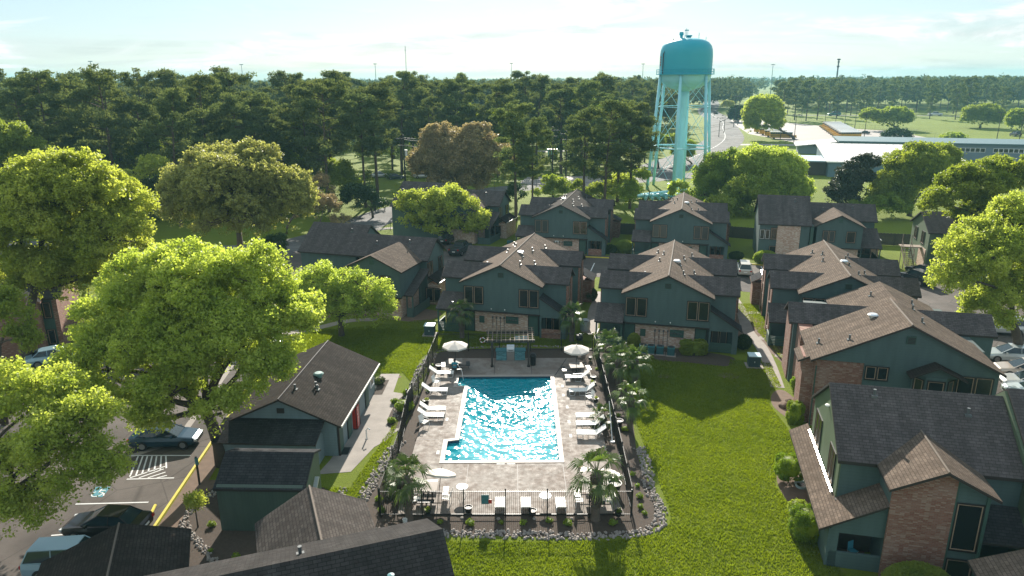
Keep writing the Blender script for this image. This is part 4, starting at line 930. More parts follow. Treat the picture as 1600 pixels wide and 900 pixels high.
def limb(mb, a, b, r0, r1, rg, n=5, bend=.12, sides=6):
    a, b = Vector(a), Vector(b); L_ = (b - a).length
    o = Vector((rg.normal(), rg.normal(), abs(rg.normal()) * .6)) * L_ * bend; pts = []; rs = []
    for i in range(n + 1):
        t = i / n; pts.append(a.lerp(b, t) + o * math.sin(math.pi * t)); rs.append(r0 + (r1 - r0) * t)
    mb.tube(pts, rs, sides); return pts
def broadleaf(name, label, base, lobes, mat, seed, leafsize=.17, density=1.0, trunk_r=.35, group=None, twigs=.0, hang=0.0, cat='tree', fork=.35):
    """lobes: (x, y, z, rx, ry, rz) in world metres; crown is built from leaf clumps over each lobe"""
    rg = np.random.default_rng(seed); t = thing(name, label, cat, (base[0], base[1], 0), 0, group)
    B = np.array([base[0], base[1], 0.0]); C = []; RR = []; tr = MB()
    cz = np.mean([l[2] for l in lobes]); low = min(l[2] - l[5] for l in lobes)
    cen = np.mean(np.array([l[:3] for l in lobes]), 0) - B
    f = Vector((cen[0] * fork, cen[1] * fork, max(1.2, low + (cz - low) * .15)))
    tr.tube([(0, 0, -.1), (f.x * .15, f.y * .15, f.z * .35), (f.x * .5, f.y * .5, f.z * .7), f], [trunk_r * 1.35, trunk_r * 1.05, trunk_r * .95, trunk_r * .85], 10)
    for (x, y, z, rx, ry, rz) in lobes:
        c = np.array([x, y, z]) - B; R3 = np.array([rx, ry, rz]); area = 4 * math.pi * ((rx * ry + rx * rz + ry * rz) / 3)
        # sub lobes give the cauliflower outline
        ns = max(8, int(area / 5.5)); u = rg.normal(size=(ns, 3)); u /= np.linalg.norm(u, axis=1)[:, None]; u[:, 2] = np.where(u[:, 2] < -.45, -u[:, 2], u[:, 2])
        sub = c + u * R3 * rg.uniform(.55, .86, (ns, 1)); sr = rg.uniform(.20, .34, ns) * min(rx, rz) + .25
        limb(tr, f, Vector(c - np.array([0, 0, rz * .15])), trunk_r * .55, trunk_r * .2, rg)
        for i in range(ns):
            nc = max(6, int(17 * density * sr[i] ** 2 / .6)); w = rg.normal(size=(nc, 3)); w /= np.linalg.norm(w, axis=1)[:, None]
            q = sub[i] + w * sr[i] * rg.uniform(.5, 1.0, (nc, 1)) * np.array([1, 1, .8]); C.append(q); RR.append(rg.uniform(.28, .55, nc) * (1 if leafsize < .3 else 1.5))
            if i % 2 == 0 or twigs:
                m0 = Vector(c + (sub[i] - c) * rg.uniform(-.1, .2)); pts = limb(tr, m0, Vector(sub[i]), trunk_r * .2, .035, rg, 4, .1, 5)
                for k in range(0, nc, 3 if not twigs else 1): limb(tr, pts[rg.integers(2, 5)], Vector(q[k]), .03, .012, rg, 2, .08, 3)
    for (x, y, z, rx, ry, rz) in lobes:
        m_ = int(density * rx * ry * rz * 1.3) + 4; u = rg.normal(size=(m_, 3)); u /= np.linalg.norm(u, axis=1)[:, None]
        C.append(np.array([x, y, z]) - B + u * np.array([rx, ry, rz]) * rg.uniform(.2, .95, (m_, 1))); RR.append(rg.uniform(.4, .7, m_))
    C = np.concatenate(C); RR = np.concatenate(RR)
    if hang: C[:, 2] -= hang * rg.random(len(C)) ** 2
    keep = C[:, 2] > .5; C = C[keep]; RR = RR[keep]
    v, q = quadcloud(rg, C, RR, max(8, int(30 * (0.17 / leafsize) ** 1.1)), leafsize * 1.12, .62, .3)
    npmesh('crown', v, q, M[mat], t); tr.build('trunk', M['bark'] if not twigs else M['twig'], t, smooth=True); return t
def px_lobes(specs):
    """specs: (px, py, rx px, rz px, y) -> lobe at that distance with its real size"""
    o = []
    for px, py, rx, rz, y in specs:
        x, yy, z = D(px, py, y); k = math.hypot(y, 12) / FPX; o.append((x, y, z, rx * k, (rx * .6 + rz * .4) * k * .95, rz * k))
    return o
TREES = [
    # base picture point or place, lobes, material, leaf size
    ('shade_tree', 'large bright green tree standing over the parked blue car', (-19.6, 43.0), [(310, 450, 95, 78, 45), (385, 440, 75, 62, 46), (225, 480, 85, 68, 45), (440, 500, 68, 66, 44), (165, 560, 66, 58, 43), (270, 540, 95, 80, 43), (370, 540, 90, 80, 43), (180, 615, 62, 48, 42), (265, 620, 75, 58, 41), (345, 640, 52, 44, 40.5), (415, 580, 52, 52, 42), (230, 655, 48, 36, 40.5), (120, 575, 34, 34, 43), (235, 425, 62, 46, 46.5), (160, 500, 52, 44, 45)], 'leaf_bright', .17, .42),
    ('shade_tree', 'big bright tree at the left edge in front of the brick house', (-44.5, 61), [(105, 320, 125, 78, 61), (35, 345, 85, 82, 61), (175, 375, 66, 55, 60), (70, 425, 85, 50, 60), (60, 280, 70, 44, 62), (125, 270, 62, 40, 62), (120, 430, 70, 50, 60)], 'leaf_bright', .21, .42),
    ('shade_tree', 'bright leafy tree overhanging the parking lot, cut by the lower left edge', (-30.5, 33.5), [(35, 640, 75, 65, 34), (105, 690, 85, 72, 33), (20, 745, 70, 75, 33), (130, 735, 62, 50, 32.5), (150, 655, 55, 45, 33), (165, 715, 45, 42, 32.5), (40, 800, 55, 45, 32), (10, 600, 55, 45, 35), (70, 600, 60, 42, 34.5)], 'leaf_bright', .15, .3),
    ('shade_tree', 'small green tree at the left edge between two bright ones', (-38.5, 49), [(10, 490, 45, 48, 49), (38, 525, 28, 30, 48.5)], 'leaf_mid', .17, .2),
    ('budding_tree', 'wide olive tree with thin foliage behind the bright left trees', (-36, 92), [(370, 300, 92, 68, 92), (300, 320, 55, 50, 92), (440, 310, 55, 55, 93), (335, 260, 48, 38, 94), (400, 252, 45, 34, 94), (285, 300, 40, 44, 92), (460, 300, 34, 40, 93), (370, 340, 80, 36, 91)], 'leaf_olive', .26, .4),
    ('spreading_tree', 'spreading yellow green tree with bare limbs in front of the far left house', (-11.2, 111.5), [(700, 325, 52, 34, 111), (650, 318, 36, 20, 112), (735, 345, 36, 24, 110), (640, 345, 26, 12, 111), (700, 355, 50, 15, 110)], 'leaf_bright', .3, .5),
    ('shade_tree', 'low drooping green tree in front of the long dark roofed house', (-17.3, 68), [(565, 455, 50, 36, 68), (505, 440, 52, 34, 68.5), (470, 465, 42, 42, 67), (592, 480, 28, 22, 67.5), (535, 475, 50, 30, 67), (500, 475, 40, 32, 67)], 'leaf_bright', .19, .25),
    ('budding_tree', 'round brown budding tree in the middle distance left of tall pines', (-13, 150), [(715, 245, 62, 40, 150), (670, 255, 36, 32, 150), (765, 250, 34, 34, 151), (715, 275, 56, 30, 149), (690, 215, 34, 24, 151), (745, 215, 32, 24, 151)], 'leaf_brown', .34, .4),
    ('shade_tree', 'bright green tree at the right edge over the parked cars', (46.5, 61), [(1545, 400, 82, 62, 61), (1585, 355, 60, 50, 62), (1500, 430, 45, 40, 60), (1545, 480, 50, 45, 60), (1590, 460, 50, 55, 61)], 'leaf_bright', .18, .4),
    ('shade_tree', 'yellow green tree rising behind the right edge tree', (62, 88), [(1525, 290, 62, 42, 88), (1470, 315, 38, 30, 87), (1580, 275, 50, 38, 89), (1540, 330, 60, 34, 87)], 'leaf_mid', .24, .35),
    ('shade_tree', 'full mid green tree behind the far right long house', (74, 131), [(1430, 275, 50, 52, 131), (1465, 265, 38, 40, 132), (1395, 305, 34, 42, 130)], 'leaf_mid', .3, .4),
    ('ivy_tree', 'dark ivy covered dead tree in front of the ribbed metal roof', (64, 133), [(1332, 285, 30, 34, 133), (1350, 262, 22, 24, 133), (1315, 305, 26, 26, 132)], 'leaf_ivy', .28, .35),
    ('shade_tree', 'bright green tree between the water tower and the ivy covered tree', (52, 141), [(1210, 280, 48, 48, 141), (1180, 260, 34, 34, 142), (1240, 300, 30, 36, 140)], 'leaf_bright', .3, .35),
    ('budding_tree', 'brownish green tree just right of the water tower legs', (41, 146), [(1118, 280, 32, 42, 146), (1140, 262, 26, 30, 147), (1100, 305, 24, 26, 145)], 'leaf_mid', .3, .3),
    ('shade_tree', 'dark green tree between two brighter ones behind the far house', (46.5, 135), [(1162, 310, 34, 34, 135)], 'leaf_mid', .3, .3),
    ('shade_tree', 'small bright green tree at the foot of the water tower', (36.5, 142), [(1062, 296, 20, 16, 142)], 'leaf_bright', .28, .2),
    ('field_tree', 'pale green roadside tree left of the school buses', (117, 300), [(1192, 175, 32, 26, 300), (1175, 195, 16, 14, 300), (1210, 195, 18, 12, 299)], 'leaf_bright', .55, .5),
    ('field_tree', 'rounded oak on the lawn right of the school buses', (187, 350), [(1395, 183, 34, 16, 350), (1360, 180, 18, 12, 352)], 'leaf_mid', .6, .5),
    ('field_tree', 'round field oak casting a shadow near the right edge', (233, 362), [(1535, 180, 34, 17, 362)], 'leaf_mid', .6, .5),
    ('field_tree', 'field tree cut by the right edge of the picture', (238, 335), [(1592, 187, 18, 18, 335)], 'leaf_mid', .6, .4),
    ('bush', 'large low bush at the right end of the bus lot', (153, 285), [(1400, 210, 26, 9, 285)], 'leaf_dark', .5, .2),
    ('bush', 'grey green bush beyond the grey school roof', (176, 285), [(1490, 214, 24, 6, 285)], 'leaf_mid', .5, .2),
    ('shade_tree', 'bright yellow green tree lit among the dark pines on the left', (-44, 168), [(455, 215, 26, 30, 168), (470, 190, 20, 22, 170), (430, 235, 18, 18, 167)], 'leaf_bright', .36, .3),
    ('shade_tree', 'small bright green tree low between pines and olive tree', (-62, 118), [(240, 262, 24, 20, 118), (215, 275, 20, 14, 118)], 'leaf_bright', .3, .25),
    ('shade_tree', 'mid green tree at the left edge below the pines', (-90, 118), [(15, 215, 34, 28, 118), (50, 235, 30, 20, 118), (-15, 235, 40, 40, 118)], 'leaf_mid', .3, .3),
    ('bare_tree', 'bare brown twiggy tree beside the street behind the long house', (-32, 112), [(505, 320, 30, 26, 112), (535, 345, 20, 12, 111)], 'leaf_brown', .2, .2),
    ('bare_tree', 'grey twiggy tree below the round brown budding tree', (-16, 138), [(660, 300, 34, 18, 138)], 'leaf_brown', .2, .25),
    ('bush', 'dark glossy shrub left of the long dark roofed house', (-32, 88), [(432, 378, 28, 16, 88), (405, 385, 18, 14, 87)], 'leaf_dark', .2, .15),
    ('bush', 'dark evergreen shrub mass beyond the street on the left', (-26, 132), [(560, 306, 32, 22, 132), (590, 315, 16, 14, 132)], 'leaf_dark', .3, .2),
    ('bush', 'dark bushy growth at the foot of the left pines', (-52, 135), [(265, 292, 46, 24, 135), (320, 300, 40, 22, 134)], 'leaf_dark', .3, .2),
    ('hedge_tree', 'green vine covered growth left of the water tower', (27, 137), [(985, 302, 22, 20, 137), (1000, 275, 14, 14, 138)], 'leaf_mid', .3, .2),
    ('hedge_tree', 'green growth along the back fence right of the far house', (57, 128), [(1385, 320, 40, 20, 128), (1345, 325, 24, 14, 129)], 'leaf_mid', .28, .2),
    ('hedge_tree', 'dark green growth along the back fence left of the long house', (47, 132), [(1125, 325, 34, 20, 131), (1170, 335, 20, 14, 130)], 'leaf_mid', .28, .2),
    ('shade_tree', 'green tree standing behind the water tower legs', (54, 215), [(1068, 235, 20, 18, 215), (1050, 222, 14, 13, 216)], 'leaf_mid', .4, .25),
    ('shade_tree', 'dark tree just left behind the water tower legs', (42, 205), [(1020, 225, 18, 20, 205)], 'leaf_mid', .4, .25),
    ('shade_tree', 'leafy green tree behind the dark roofed far row house', (9, 150), [(868, 290, 22, 18, 150), (850, 300, 16, 12, 149)], 'leaf_mid', .3, .2),
    ('shade_tree', 'bright small tree between the far row houses and the tower', (26, 150), [(962, 292, 22, 22, 150), (985, 280, 16, 14, 151)], 'leaf_bright', .3, .2),
    ('shade_tree', 'dark small tree right of the shorter pine by the street', (1, 140), [(806, 300, 20, 14, 140)], 'leaf_dark', .3, .2),
    ('bare_tree', 'brown bare tree between the olive tree and the street', (-38, 118), [(470, 315, 32, 28, 118), (500, 290, 24, 22, 119)], 'leaf_brown', .2, .2),
    ('shade_tree', 'mid green tree behind the bare trees across the street', (-27, 140), [(530, 275, 26, 26, 140), (555, 292, 20, 16, 140)], 'leaf_mid', .3, .2),
    ('hedge_tree', 'vine green growth below the tall pines beside the tower pipes', (20, 141), [(940, 300, 26, 16, 141), (905, 292, 16, 10, 143)], 'leaf_mid', .3, .2),
    ('bush', 'dark bush by the road beside the distant pale tree', (120, 420), [(1150, 178, 12, 14, 420)], 'leaf_dark', .7, .2),
    ('bush', 'round grey green bush beside the distant road', (130, 470), [(1138, 163, 10, 6, 470)], 'leaf_olive', .7, .2),
]
for i, (nm, lb, base, sp_, mt, ls, tr_) in enumerate(TREES):
    tw = .6 if nm in ('bare_tree', 'budding_tree') else 0
    dens = 1.25 if i < 3 else (.5 if nm == 'bare_tree' else (.62 if nm == 'budding_tree' else 1.0))
    if nm in('field_tree',): dens = .5
    if nm == 'spreading_tree': dens = .8
    broadleaf(nm, lb, base, px_lobes(sp_), mt, 100 + i, ls, dens, tr_, twigs=tw, cat='bush' if nm == 'bush' else 'tree', hang=1.3 if 'drooping' in lb else 0)

# ---- pines: a few grown by hand, the wood from copies of them
def pine(seed, h=25.0, bare=.42, R0=4.2, size=.52, per=64, nb=34):
    rg = np.random.default_rng(seed); t = thing('pine_tree', 'tall dark pine of the wood', 'pine tree'); tr = MB()
    lean = rg.normal(size=2) * .5; top = Vector((lean[0], lean[1], h))
    def at(z): k = z / h; return Vector((lean[0] * k * k, lean[1] * k * k, z))
    tr.tube([at(h * k / 8) for k in range(9)], [.34 * (1 - k / 8.6) + .03 for k in range(9)], 7); C = []; RR = []
    for i in range(nb):
        k = (i + rg.random()) / nb; z = h * (bare + (1 - bare) * k * .97); a = rg.uniform(0, 6.28)
        prof = (math.sin(math.pi * min(1, (1 - k) * .82 + .10)) ** .7); rr = R0 * prof * rg.uniform(.55, 1.1) + .4
        e = at(z) + Vector((math.cos(a) * rr, math.sin(a) * rr, rr * rg.uniform(.05, .45)))
        limb(tr, at(z), e, .09, .02, rg, 3, .08, 4); m = 3 + int(rr * 1.3)
        for j in range(m):
            q = at(z).lerp(e, rg.uniform(.5, 1.08)) + Vector(rg.normal(size=3) * [.5, .5, .25]); C.append(tuple(q)); RR.append(rg.uniform(.75, 1.35))
    for j in range(7): C.append(tuple(at(h * rg.uniform(.93, 1.0)) + Vector(rg.normal(size=3) * [.6, .6, .3]))); RR.append(.9)
    v, q = quadcloud(rg, np.array(C), np.array(RR), per, size, .36, .5, .6); npmesh('crown', v, q, M['needle'], t)
    tr.build('trunk', M['pinebark'], t); return t
protos = [pine(11, 25, .36, 5.2), pine(12, 25, .42, 4.4), pine(13, 25, .28, 5.6), pine(14, 25, .48, 4.2), pine(15, 25, .38, 5.0), pine(16, 25, .24, 5.4), pine(17, 25, .34, 5.8)]
used = [False] * len(protos); prg = random.Random(5)
def place_pine(x, y, h, label, group=None, k=None):
    k = prg.randrange(len(protos)) if k is None else k; s = h / 25.0; w = s * prg.uniform(.9, 1.15)
    if used[k]: o = copy_tree(protos[k], (x, y, 0), prg.uniform(0, 6.28), label, (w, w, s))
    else: o = protos[k]; used[k] = True; o.location = (x, y, 0); o.scale = (w, w, s); o['label'] = label
    if group: o['group'] = group
    return o
def hpine(px, top, y): # height so that the tip shows at picture row top
    return max(8, D(px, top, y)[2])
NAMED = [(945, 158, 136, 'tallest pine of the clump just left of the water tower', 2), (985, 165, 140, 'pine nearest the left legs of the water tower', 4), (912, 172, 138, 'left pine of the clump beside the water tower', 0), (965, 156, 148, 'pine at the back of the clump beside the water tower', 6),
    (806, 166, 128, 'pine rising between the brown budding tree and the far row house', 4), (832, 186, 130, 'shorter pine right of the brown budding tree', 1),
    (512, 124, 138, 'tall pine standing alone right of the yellow green tree in the wood', 6), (570, 150, 143, 'pine with a long bare trunk left of the brown budding tree', 3), (590, 132, 150, 'slim pine behind the utility pole', 1),
    (275, 140, 125, 'tall broad pine above the olive tree', 2), (183, 110, 135, 'highest pine above the big left tree', 5), (330, 122, 140, 'wide crowned pine above the right side of the olive tree', 0), (377, 150, 135, 'slim pine right of the wide crowned one', 3), (420, 150, 150, 'pine beside the lit yellow green tree', 4), (130, 118, 145, 'pine left of the highest one', 6), (60, 140, 130, 'pine near the left edge above the bright tree', 2)]
for px, top, y, lb, k in NAMED:
    place_pine(D(px, 300, y)[0], y, hpine(px, top, y), lb, None, k)
cnt = 0; pts = [(D(n[0], 300, n[2])[0], n[2]) for n in NAMED]
tries = 0
def clear(px, y):
    if y < 330 and 520 < px < 640 and y < 215: return prg.random() < .5
    return True
while cnt < 236 and tries < 9000:
    tries += 1
    y = 135 + (prg.random() ** 1.3) * 270; px = prg.uniform(-60, 1085)
    if y < 150 and px < -20: continue
    x = D(px, 250, y)[0]
    if px > 1010 and y < 330: continue
    if px > 600 and y < 178: continue
    if 600 < px < 1010 and y < 178: continue
    if abs(y - np.interp(x, [-120, -70, -42, -30, -22, -4, 25, 60, 110], [112, 108, 105, 116, 140, 165, 178, 195, 210])) < 7 or (px > 560 and abs(y - 262) < 6): continue
    if px > 1015 and y < 262: continue     # street and meadow stay open
    if not clear(px, y): continue
    if any((x - a) ** 2 + (y - b) ** 2 < (4.6 + y * .004) ** 2 for a, b in pts): continue
    rx = 62 + (y - 240) * .42       # keep off the main road
    if y > 225 and abs(x - rx) < 22: continue
    pts.append((x, y)); cnt += 1
    h = prg.uniform(17, 27) if y < 300 else prg.uniform(17, 27)
    place_pine(x, y, h, 'dark pine in the close wood beyond the street', 'pines of the wood beyond the street')
# lighter broadleaved trees mixed into the wood
bt = None; nb_ = 0; tries = 0
while nb_ < 34 and tries < 2000:
    tries += 1; y = prg.uniform(140, 300); px = prg.uniform(-20, 1000); x = D(px, 250, y)[0]
    if (px > 600 and y < 185) or abs(y - np.interp(x, [-120, -70, -42, -30, -22, -4, 25, 60, 110], [112, 108, 105, 116, 140, 165, 178, 195, 210])) < 9 or (520 < px < 640 and y < 215): continue
    if any((x - a) ** 2 + (y - b) ** 2 < 14 for a, b in pts) or (y > 225 and abs(x - 62 - (y - 240) * .42) < 26): continue
    s = prg.uniform(.7, 1.25); pts.append((x, y)); nb_ += 1; lb = 'fresh green broadleaved tree growing among the dark pines'
    if bt is None:
        bt = broadleaf('broadleaf_tree', lb, (0, 0), [(0, 0, 9.5, 4.2, 4.2, 3.6), (2.2, .5, 7.5, 2.8, 2.8, 2.6), (-2.0, -.6, 8, 2.8, 2.8, 2.8), (.4, 0, 12.2, 2.4, 2.4, 2.4)], 'leaf_mid', 400, .34, .8, .25, group='green trees among the pines'); bt.location = (x, y, 0); bt.scale = (s, s, s * 1.1)
    else: copy_tree(bt, (x, y, 0), prg.uniform(0, 6), scale=(s, s, s * prg.uniform(.9, 1.3)))
# trees lining the field on the right
for i in range(42):
    px = 1215 + (i % 21) * 19.5 + prg.uniform(-7, 7); y = (500 if i < 21 else 590) + prg.uniform(-25, 45); x = D(px, 200, y)[0]
    place_pine(x, y, prg.uniform(17, 25), 'dark pine of the row beyond the school field', 'pines along the far side of the field')
for px, y, h, lb in ((1222, 430, 22, 'left dark tree of the clump behind the bus lot'), (1240, 436, 24, 'middle dark tree of the clump behind the bus lot'), (1258, 428, 23, 'second dark tree from the right behind the bus lot'), (1275, 434, 21, 'right dark tree of the clump behind the bus lot'), (1305, 452, 20, 'dark tree standing right of the clump behind the bus lot'),
                     (1345, 450, 17, 'dark tree standing behind the rounded oak'), (1450, 440, 20, 'dark tree behind the white pickup on the field road'), (1490, 432, 20, 'dark tree left of the tall pair beyond the field'), (1505, 436, 24, 'dark tall tree beyond the field oak'), (1560, 445, 18, 'dark tree beyond the field near the right edge')):
    x = D(px, 200, y)[0]; place_pine(x, y, h, lb, None, 5 if h < 22 else 2)
# ---- the far wood, one mass to the horizon
rg = np.random.default_rng(77); NF = 11000
yy = 335 + rg.random(NF) ** 2.6 * 3600; tt = rg.uniform(-.86, .86, NF); yy[:1800] = rg.uniform(510, 720, 1800); tt[:1800] = rg.uniform(.24, .9, 1800); xx = tt * yy
rx = 62 + (yy - 240) * .40
ok = ~((tt > .22) & (yy < 520 + 60 * rg.random(NF))) & ~((np.abs(xx - rx) < 18) & (yy < 1100)) & ~((tt < .22) & (yy < 700) & (xx > rx - 18))
xx, yy = xx[ok], yy[ok]; n = len(xx); hh = rg.uniform(14, 24, n) * (1 + .12 * rg.random(n) * (rg.random(n) < .1)); rr = rg.uniform(3.5, 6.5, n)
K = 6; cen = np.empty((n * K, 3)); rad = np.empty(n * K)
for k in range(K):
    a = rg.uniform(0, 6.28, n); q = rg.random(n); z = hh * (.45 + .55 * (k + .5) / K); w = rr * np.sin(np.pi * (1 - (k + .3) / (K + .6))) * .6
    cen[k::K, 0] = xx + np.cos(a) * w; cen[k::K, 1] = yy + np.sin(a) * w; cen[k::K, 2] = z; rad[k::K] = rr * rg.uniform(.38, .62, n)
v, q = quadcloud(rg, cen, rad, 12, 2.3, .6, .5, .8)
o = npmesh('forest', v, q, M['needle_far']); tag(o, 'dark wood stretching to the horizon', 'forest', kind='stuff')

# low growth under the pines
NU = 1500; yu = 128 + rg.random(NU) ** 1.2 * 260; tu = rg.uniform(-.80, .24, NU); xu = tu * yu; rxu = 62 + (yu - 240) * .40
pxu = 800 + tu * 1085
sty = np.interp(xu, [-120, -70, -42, -30, -22, -4, 25, 60, 110], [112, 108, 105, 116, 140, 165, 178, 195, 210])
ok = (yu > sty + 7) & ~((np.abs(xu - rxu) < 20) & (yu > 170)) & ~((pxu > 780) & (yu < 190)) & ~((pxu > 525) & (pxu < 640) & (yu < 225) & (rg.random(NU) < .9)) & ~((pxu > 640) & (yu < 190))
xu, yu = xu[ok], yu[ok]; n = len(xu); hu = rg.uniform(1.2, 5.5, n); K = 5
cen = np.empty((n * K, 3)); rad = np.empty(n * K)
for k in range(K):
    a = rg.uniform(0, 6.28, n); w = rg.uniform(.2, 1.6, n); cen[k::K, 0] = xu + np.cos(a) * w; cen[k::K, 1] = yu + np.sin(a) * w; cen[k::K, 2] = hu * rg.uniform(.3, .9, n); rad[k::K] = rg.uniform(.8, 1.6, n)
v, q = quadcloud(rg, cen, rad, 26, .6, .6, .4, .8)
o = npmesh('undergrowth', v, q, leaf('undergrowth_leaves', (.06, .09, .02), (.14, .17, .03), .4, (1.4, 1.4, .8), sc=.06, spec=0)); tag(o, 'tangled green undergrowth beneath the pines', 'undergrowth', kind='stuff')

# ---- palms
def frond_mesh(rg, ln, mb, base, az, el, nl=15):
    """one fan leaf: a stalk and folded blades"""
    d = Vector((math.cos(az) * math.cos(el), math.sin(az) * math.cos(el), math.sin(el))); c = base + d * ln * .5
    droop = Vector((0, 0, -ln * .10)); s = Vector((-math.sin(az), math.cos(az), 0)); u = d.cross(s)
    mb.tube([base, base + d * ln * .28 + Vector((0, 0, .03)), c], [.028, .02, .014], 4, m=0, cap=False)
    for k in range(nl):
        a = (k / (nl - 1) - .5) * 2.7; dd = (d * math.cos(a) + s * math.sin(a)).normalized(); l2 = ln * .62 * (1 - .28 * abs(a) / 1.35) * rg.uniform(.85, 1.1)
        wv = dd.cross(u).normalized() * .048; m1 = c + dd * l2 * .55 + u * .02 * (-1) ** k; tip = c + dd * l2 + Vector((0, 0, -l2 * rg.uniform(.3, .7)))
        mb.add([c - wv * .25, c + wv * .25, m1 + wv, tip, m1 - wv], [(0, 1, 2, 4), (4, 2, 3)], 0 if rg.random() > .07 else 1)
M['palm'] = leaf('palm_fronds', (.070, .125, .026), (.13, .19, .045), .45, (1.4, 1.4, .8), .35); M['palm'].node_tree.nodes['Principled BSDF'].inputs['Specular IOR Level'].default_value = .5
M['palmdry'] = plain('dry_frond', (.30, .24, .15), .8)
def palm(seed, th, n=18, ln=1.55, tr=.24):
    rg = random.Random(seed); t = thing('palm_tree', 'palm', 'palm tree'); mb = MB(); top = Vector((0, 0, th))
    for k in range(n):
        q = (k + .5) / n; el = 1.35 - q * 1.9; frond_mesh(rg, ln * rg.uniform(.85, 1.15), mb, top + Vector((0, 0, .12 - q * .25)), k * 2.4, el, 17)
    mb.build('crown', [M['palm'], M['palmdry']], t)
    tb = MB(); pr = [(tr * 1.15, -.05), (tr * .95, .3), (tr * .9, th * .5), (tr * 1.25, th * .78), (tr * 1.3, th * .92), (tr * .6, th + .15), (0, th + .25)]; tb.lathe(pr, 14)
    for k in range(int(th * 40)):          # old leaf boots
        z = th * (.30 + .66 * rg.random()); a = rg.uniform(0, 6.28); r = tr * 1.05 + .25 * tr * (z / th); o_ = Vector((math.cos(a) * r, math.sin(a) * r, z))
        tb.obox(o_, (.05, .11, .17), (0, R(22), a))
    tb.build('trunk', plain('palm_trunk_%d' % seed, (.12, .095, .075), .95, .4, 9, bump=.6), t); return t
PL_ = [palm(1, 2.75), palm(2, 1.9, 18, 1.45), palm(3, .8, 14, 1.25)]
G0 = [(-6.15, 36.55, 0, 1.0, 'palm beside the front left corner of the pool fence'), (4.85, 36.45, 0, 1.12, 'palm in front of the right side of the front pool fence'),
      (*G(722, 528), 0, 1.0, 'palm behind the left umbrella against the brick wall'), (*G(893, 533), 0, 1.0, 'palm behind the right umbrella beside the green house'),
      (*G(950, 575), 1, 1.15, 'palm nearest the umbrella in the row outside the right fence'), (*G(966, 600), 1, 1.15, 'second palm of the row outside the right fence'), (*G(992, 600), 1, 1.1, 'palm standing out toward the lawn in the row by the right fence'),
      (*G(984, 672), 0, .95, 'palm over the lawn edge halfway along the right fence'), (*G(942, 665), 2, .9, 'short palm inside the right fence among the loungers'), (*G(628, 770), 2, 1.15, 'low palm just left of the front left palm')]
up_ = [False] * 3
for x, y, k, s, lb in G0:
    if up_[k]: copy_tree(PL_[k], (x, y, 0), x * 7, lb, s)
    else: up_[k] = True; PL_[k].location = (x, y, 0); PL_[k].scale = (s, s, s); PL_[k]['label'] = lb

# ---- hedges and shrubs
def shrub(name, label, x, y, rx, ry, h, mat='leaf_hedge', size=.07, box=False, seed=1, n=None, cat='hedge', group=None, z0=0.0):
    rg = np.random.default_rng(seed); t = thing(name, label, cat, (x, y, 0), 0, group); n = n or int(620 * (rx * ry + rx * h + ry * h))
    u = rg.normal(size=(n, 3)); u /= np.linalg.norm(u, axis=1)[:, None]
    if box: p = np.sign(u) * np.abs(u) ** .45; p /= np.maximum(1, np.abs(p).max(1))[:, None]
    else: p = u
    c = p * np.array([rx, ry, h / 2]) * rg.uniform(.86, 1.0, (n, 1)) + np.array([0, 0, h / 2 + z0]); c[:, 2] = np.maximum(c[:, 2], .05)
    v, q = quadcloud(rg, c, np.full(n, size * 1.3), 9, size, .6, .2); npmesh('leaves', v, q, M[mat], t)
    m = MB().lathe([(0, z0 + .02), (rx * .7, z0 + h * .2), (rx * .82, z0 + h * .5), (rx * .6, z0 + h * .86), (0, z0 + h * .92)], 10)
    m.v = [(a, b * ry / rx, c_) for a, b, c_ in m.v]; o = m.build('core', M['leaf_mid'], t); MB().tube([(0, 0, 0), (0, 0, h * .5 + z0)], .06, 6).build('trunk', M['bark'], t); return t
x, y = G(1243, 660); shrub('hedge', 'small clipped bright hedge at the brick corner of the big gabled house', x - .1, y, .55, .55, 1.7, box=True, seed=1)
x, y = G(1241, 752); shrub('hedge', 'clipped round topped hedge halfway along the near right house', x - .4, y, .82, .75, 1.5, box=True, seed=2, z0=.3)
x, y = G(1270, 838); shrub('hedge', 'largest clipped square hedge below the near right house wall', x - .4, y, .88, .8, 1.8, box=True, seed=3)
shrub('bush', 'big dark rounded bush in front of the near brick gable', 19.9, 29.6, 1.7, 1.1, 1.9, 'leaf_mid', .09, seed=4, cat='bush'); shrub('bush', 'small bush left of the big dark one at the bottom edge', 17.5, 29.6, .6, .5, .9, 'leaf_mid', .08, seed=5, cat='bush')
x, y = G(1083, 553); shrub('bush', 'dark green bush right of the air conditioners under the house wall', x, y, 1.25, .6, 1.35, 'leaf_mid', .1, box=True, seed=6, cat='bush')
x, y = G(990, 545); shrub('bush', 'small dark bush between the palms and the air conditioners', x, y, .6, .5, 1.6, 'leaf_mid', .09, seed=7, cat='bush')
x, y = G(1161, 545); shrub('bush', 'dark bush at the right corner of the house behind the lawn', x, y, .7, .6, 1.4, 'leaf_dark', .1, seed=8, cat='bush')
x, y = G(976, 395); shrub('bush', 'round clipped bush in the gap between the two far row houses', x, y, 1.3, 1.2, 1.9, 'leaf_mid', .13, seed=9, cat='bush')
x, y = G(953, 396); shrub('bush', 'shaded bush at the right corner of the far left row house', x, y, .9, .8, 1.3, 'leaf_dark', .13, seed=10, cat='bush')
x, y = G(1195, 413); shrub('bush', 'rounded bush beside the silver car at the far lot', x, y, 1.6, 1.1, 1.9, 'leaf_mid', .13, seed=11, cat='bush')
x, y = G(1150, 405); shrub('bush', 'low dark bush left of the silver car', x, y, 1.0, .8, 1.1, 'leaf_dark', .13, seed=12, cat='bush')
x, y = G(1240, 610); shrub('bush', 'loose light green shrub at the end of the walkway', x + .2, y, .5, .6, 1.2, 'leaf_hedge', .1, seed=13, n=260, cat='bush')
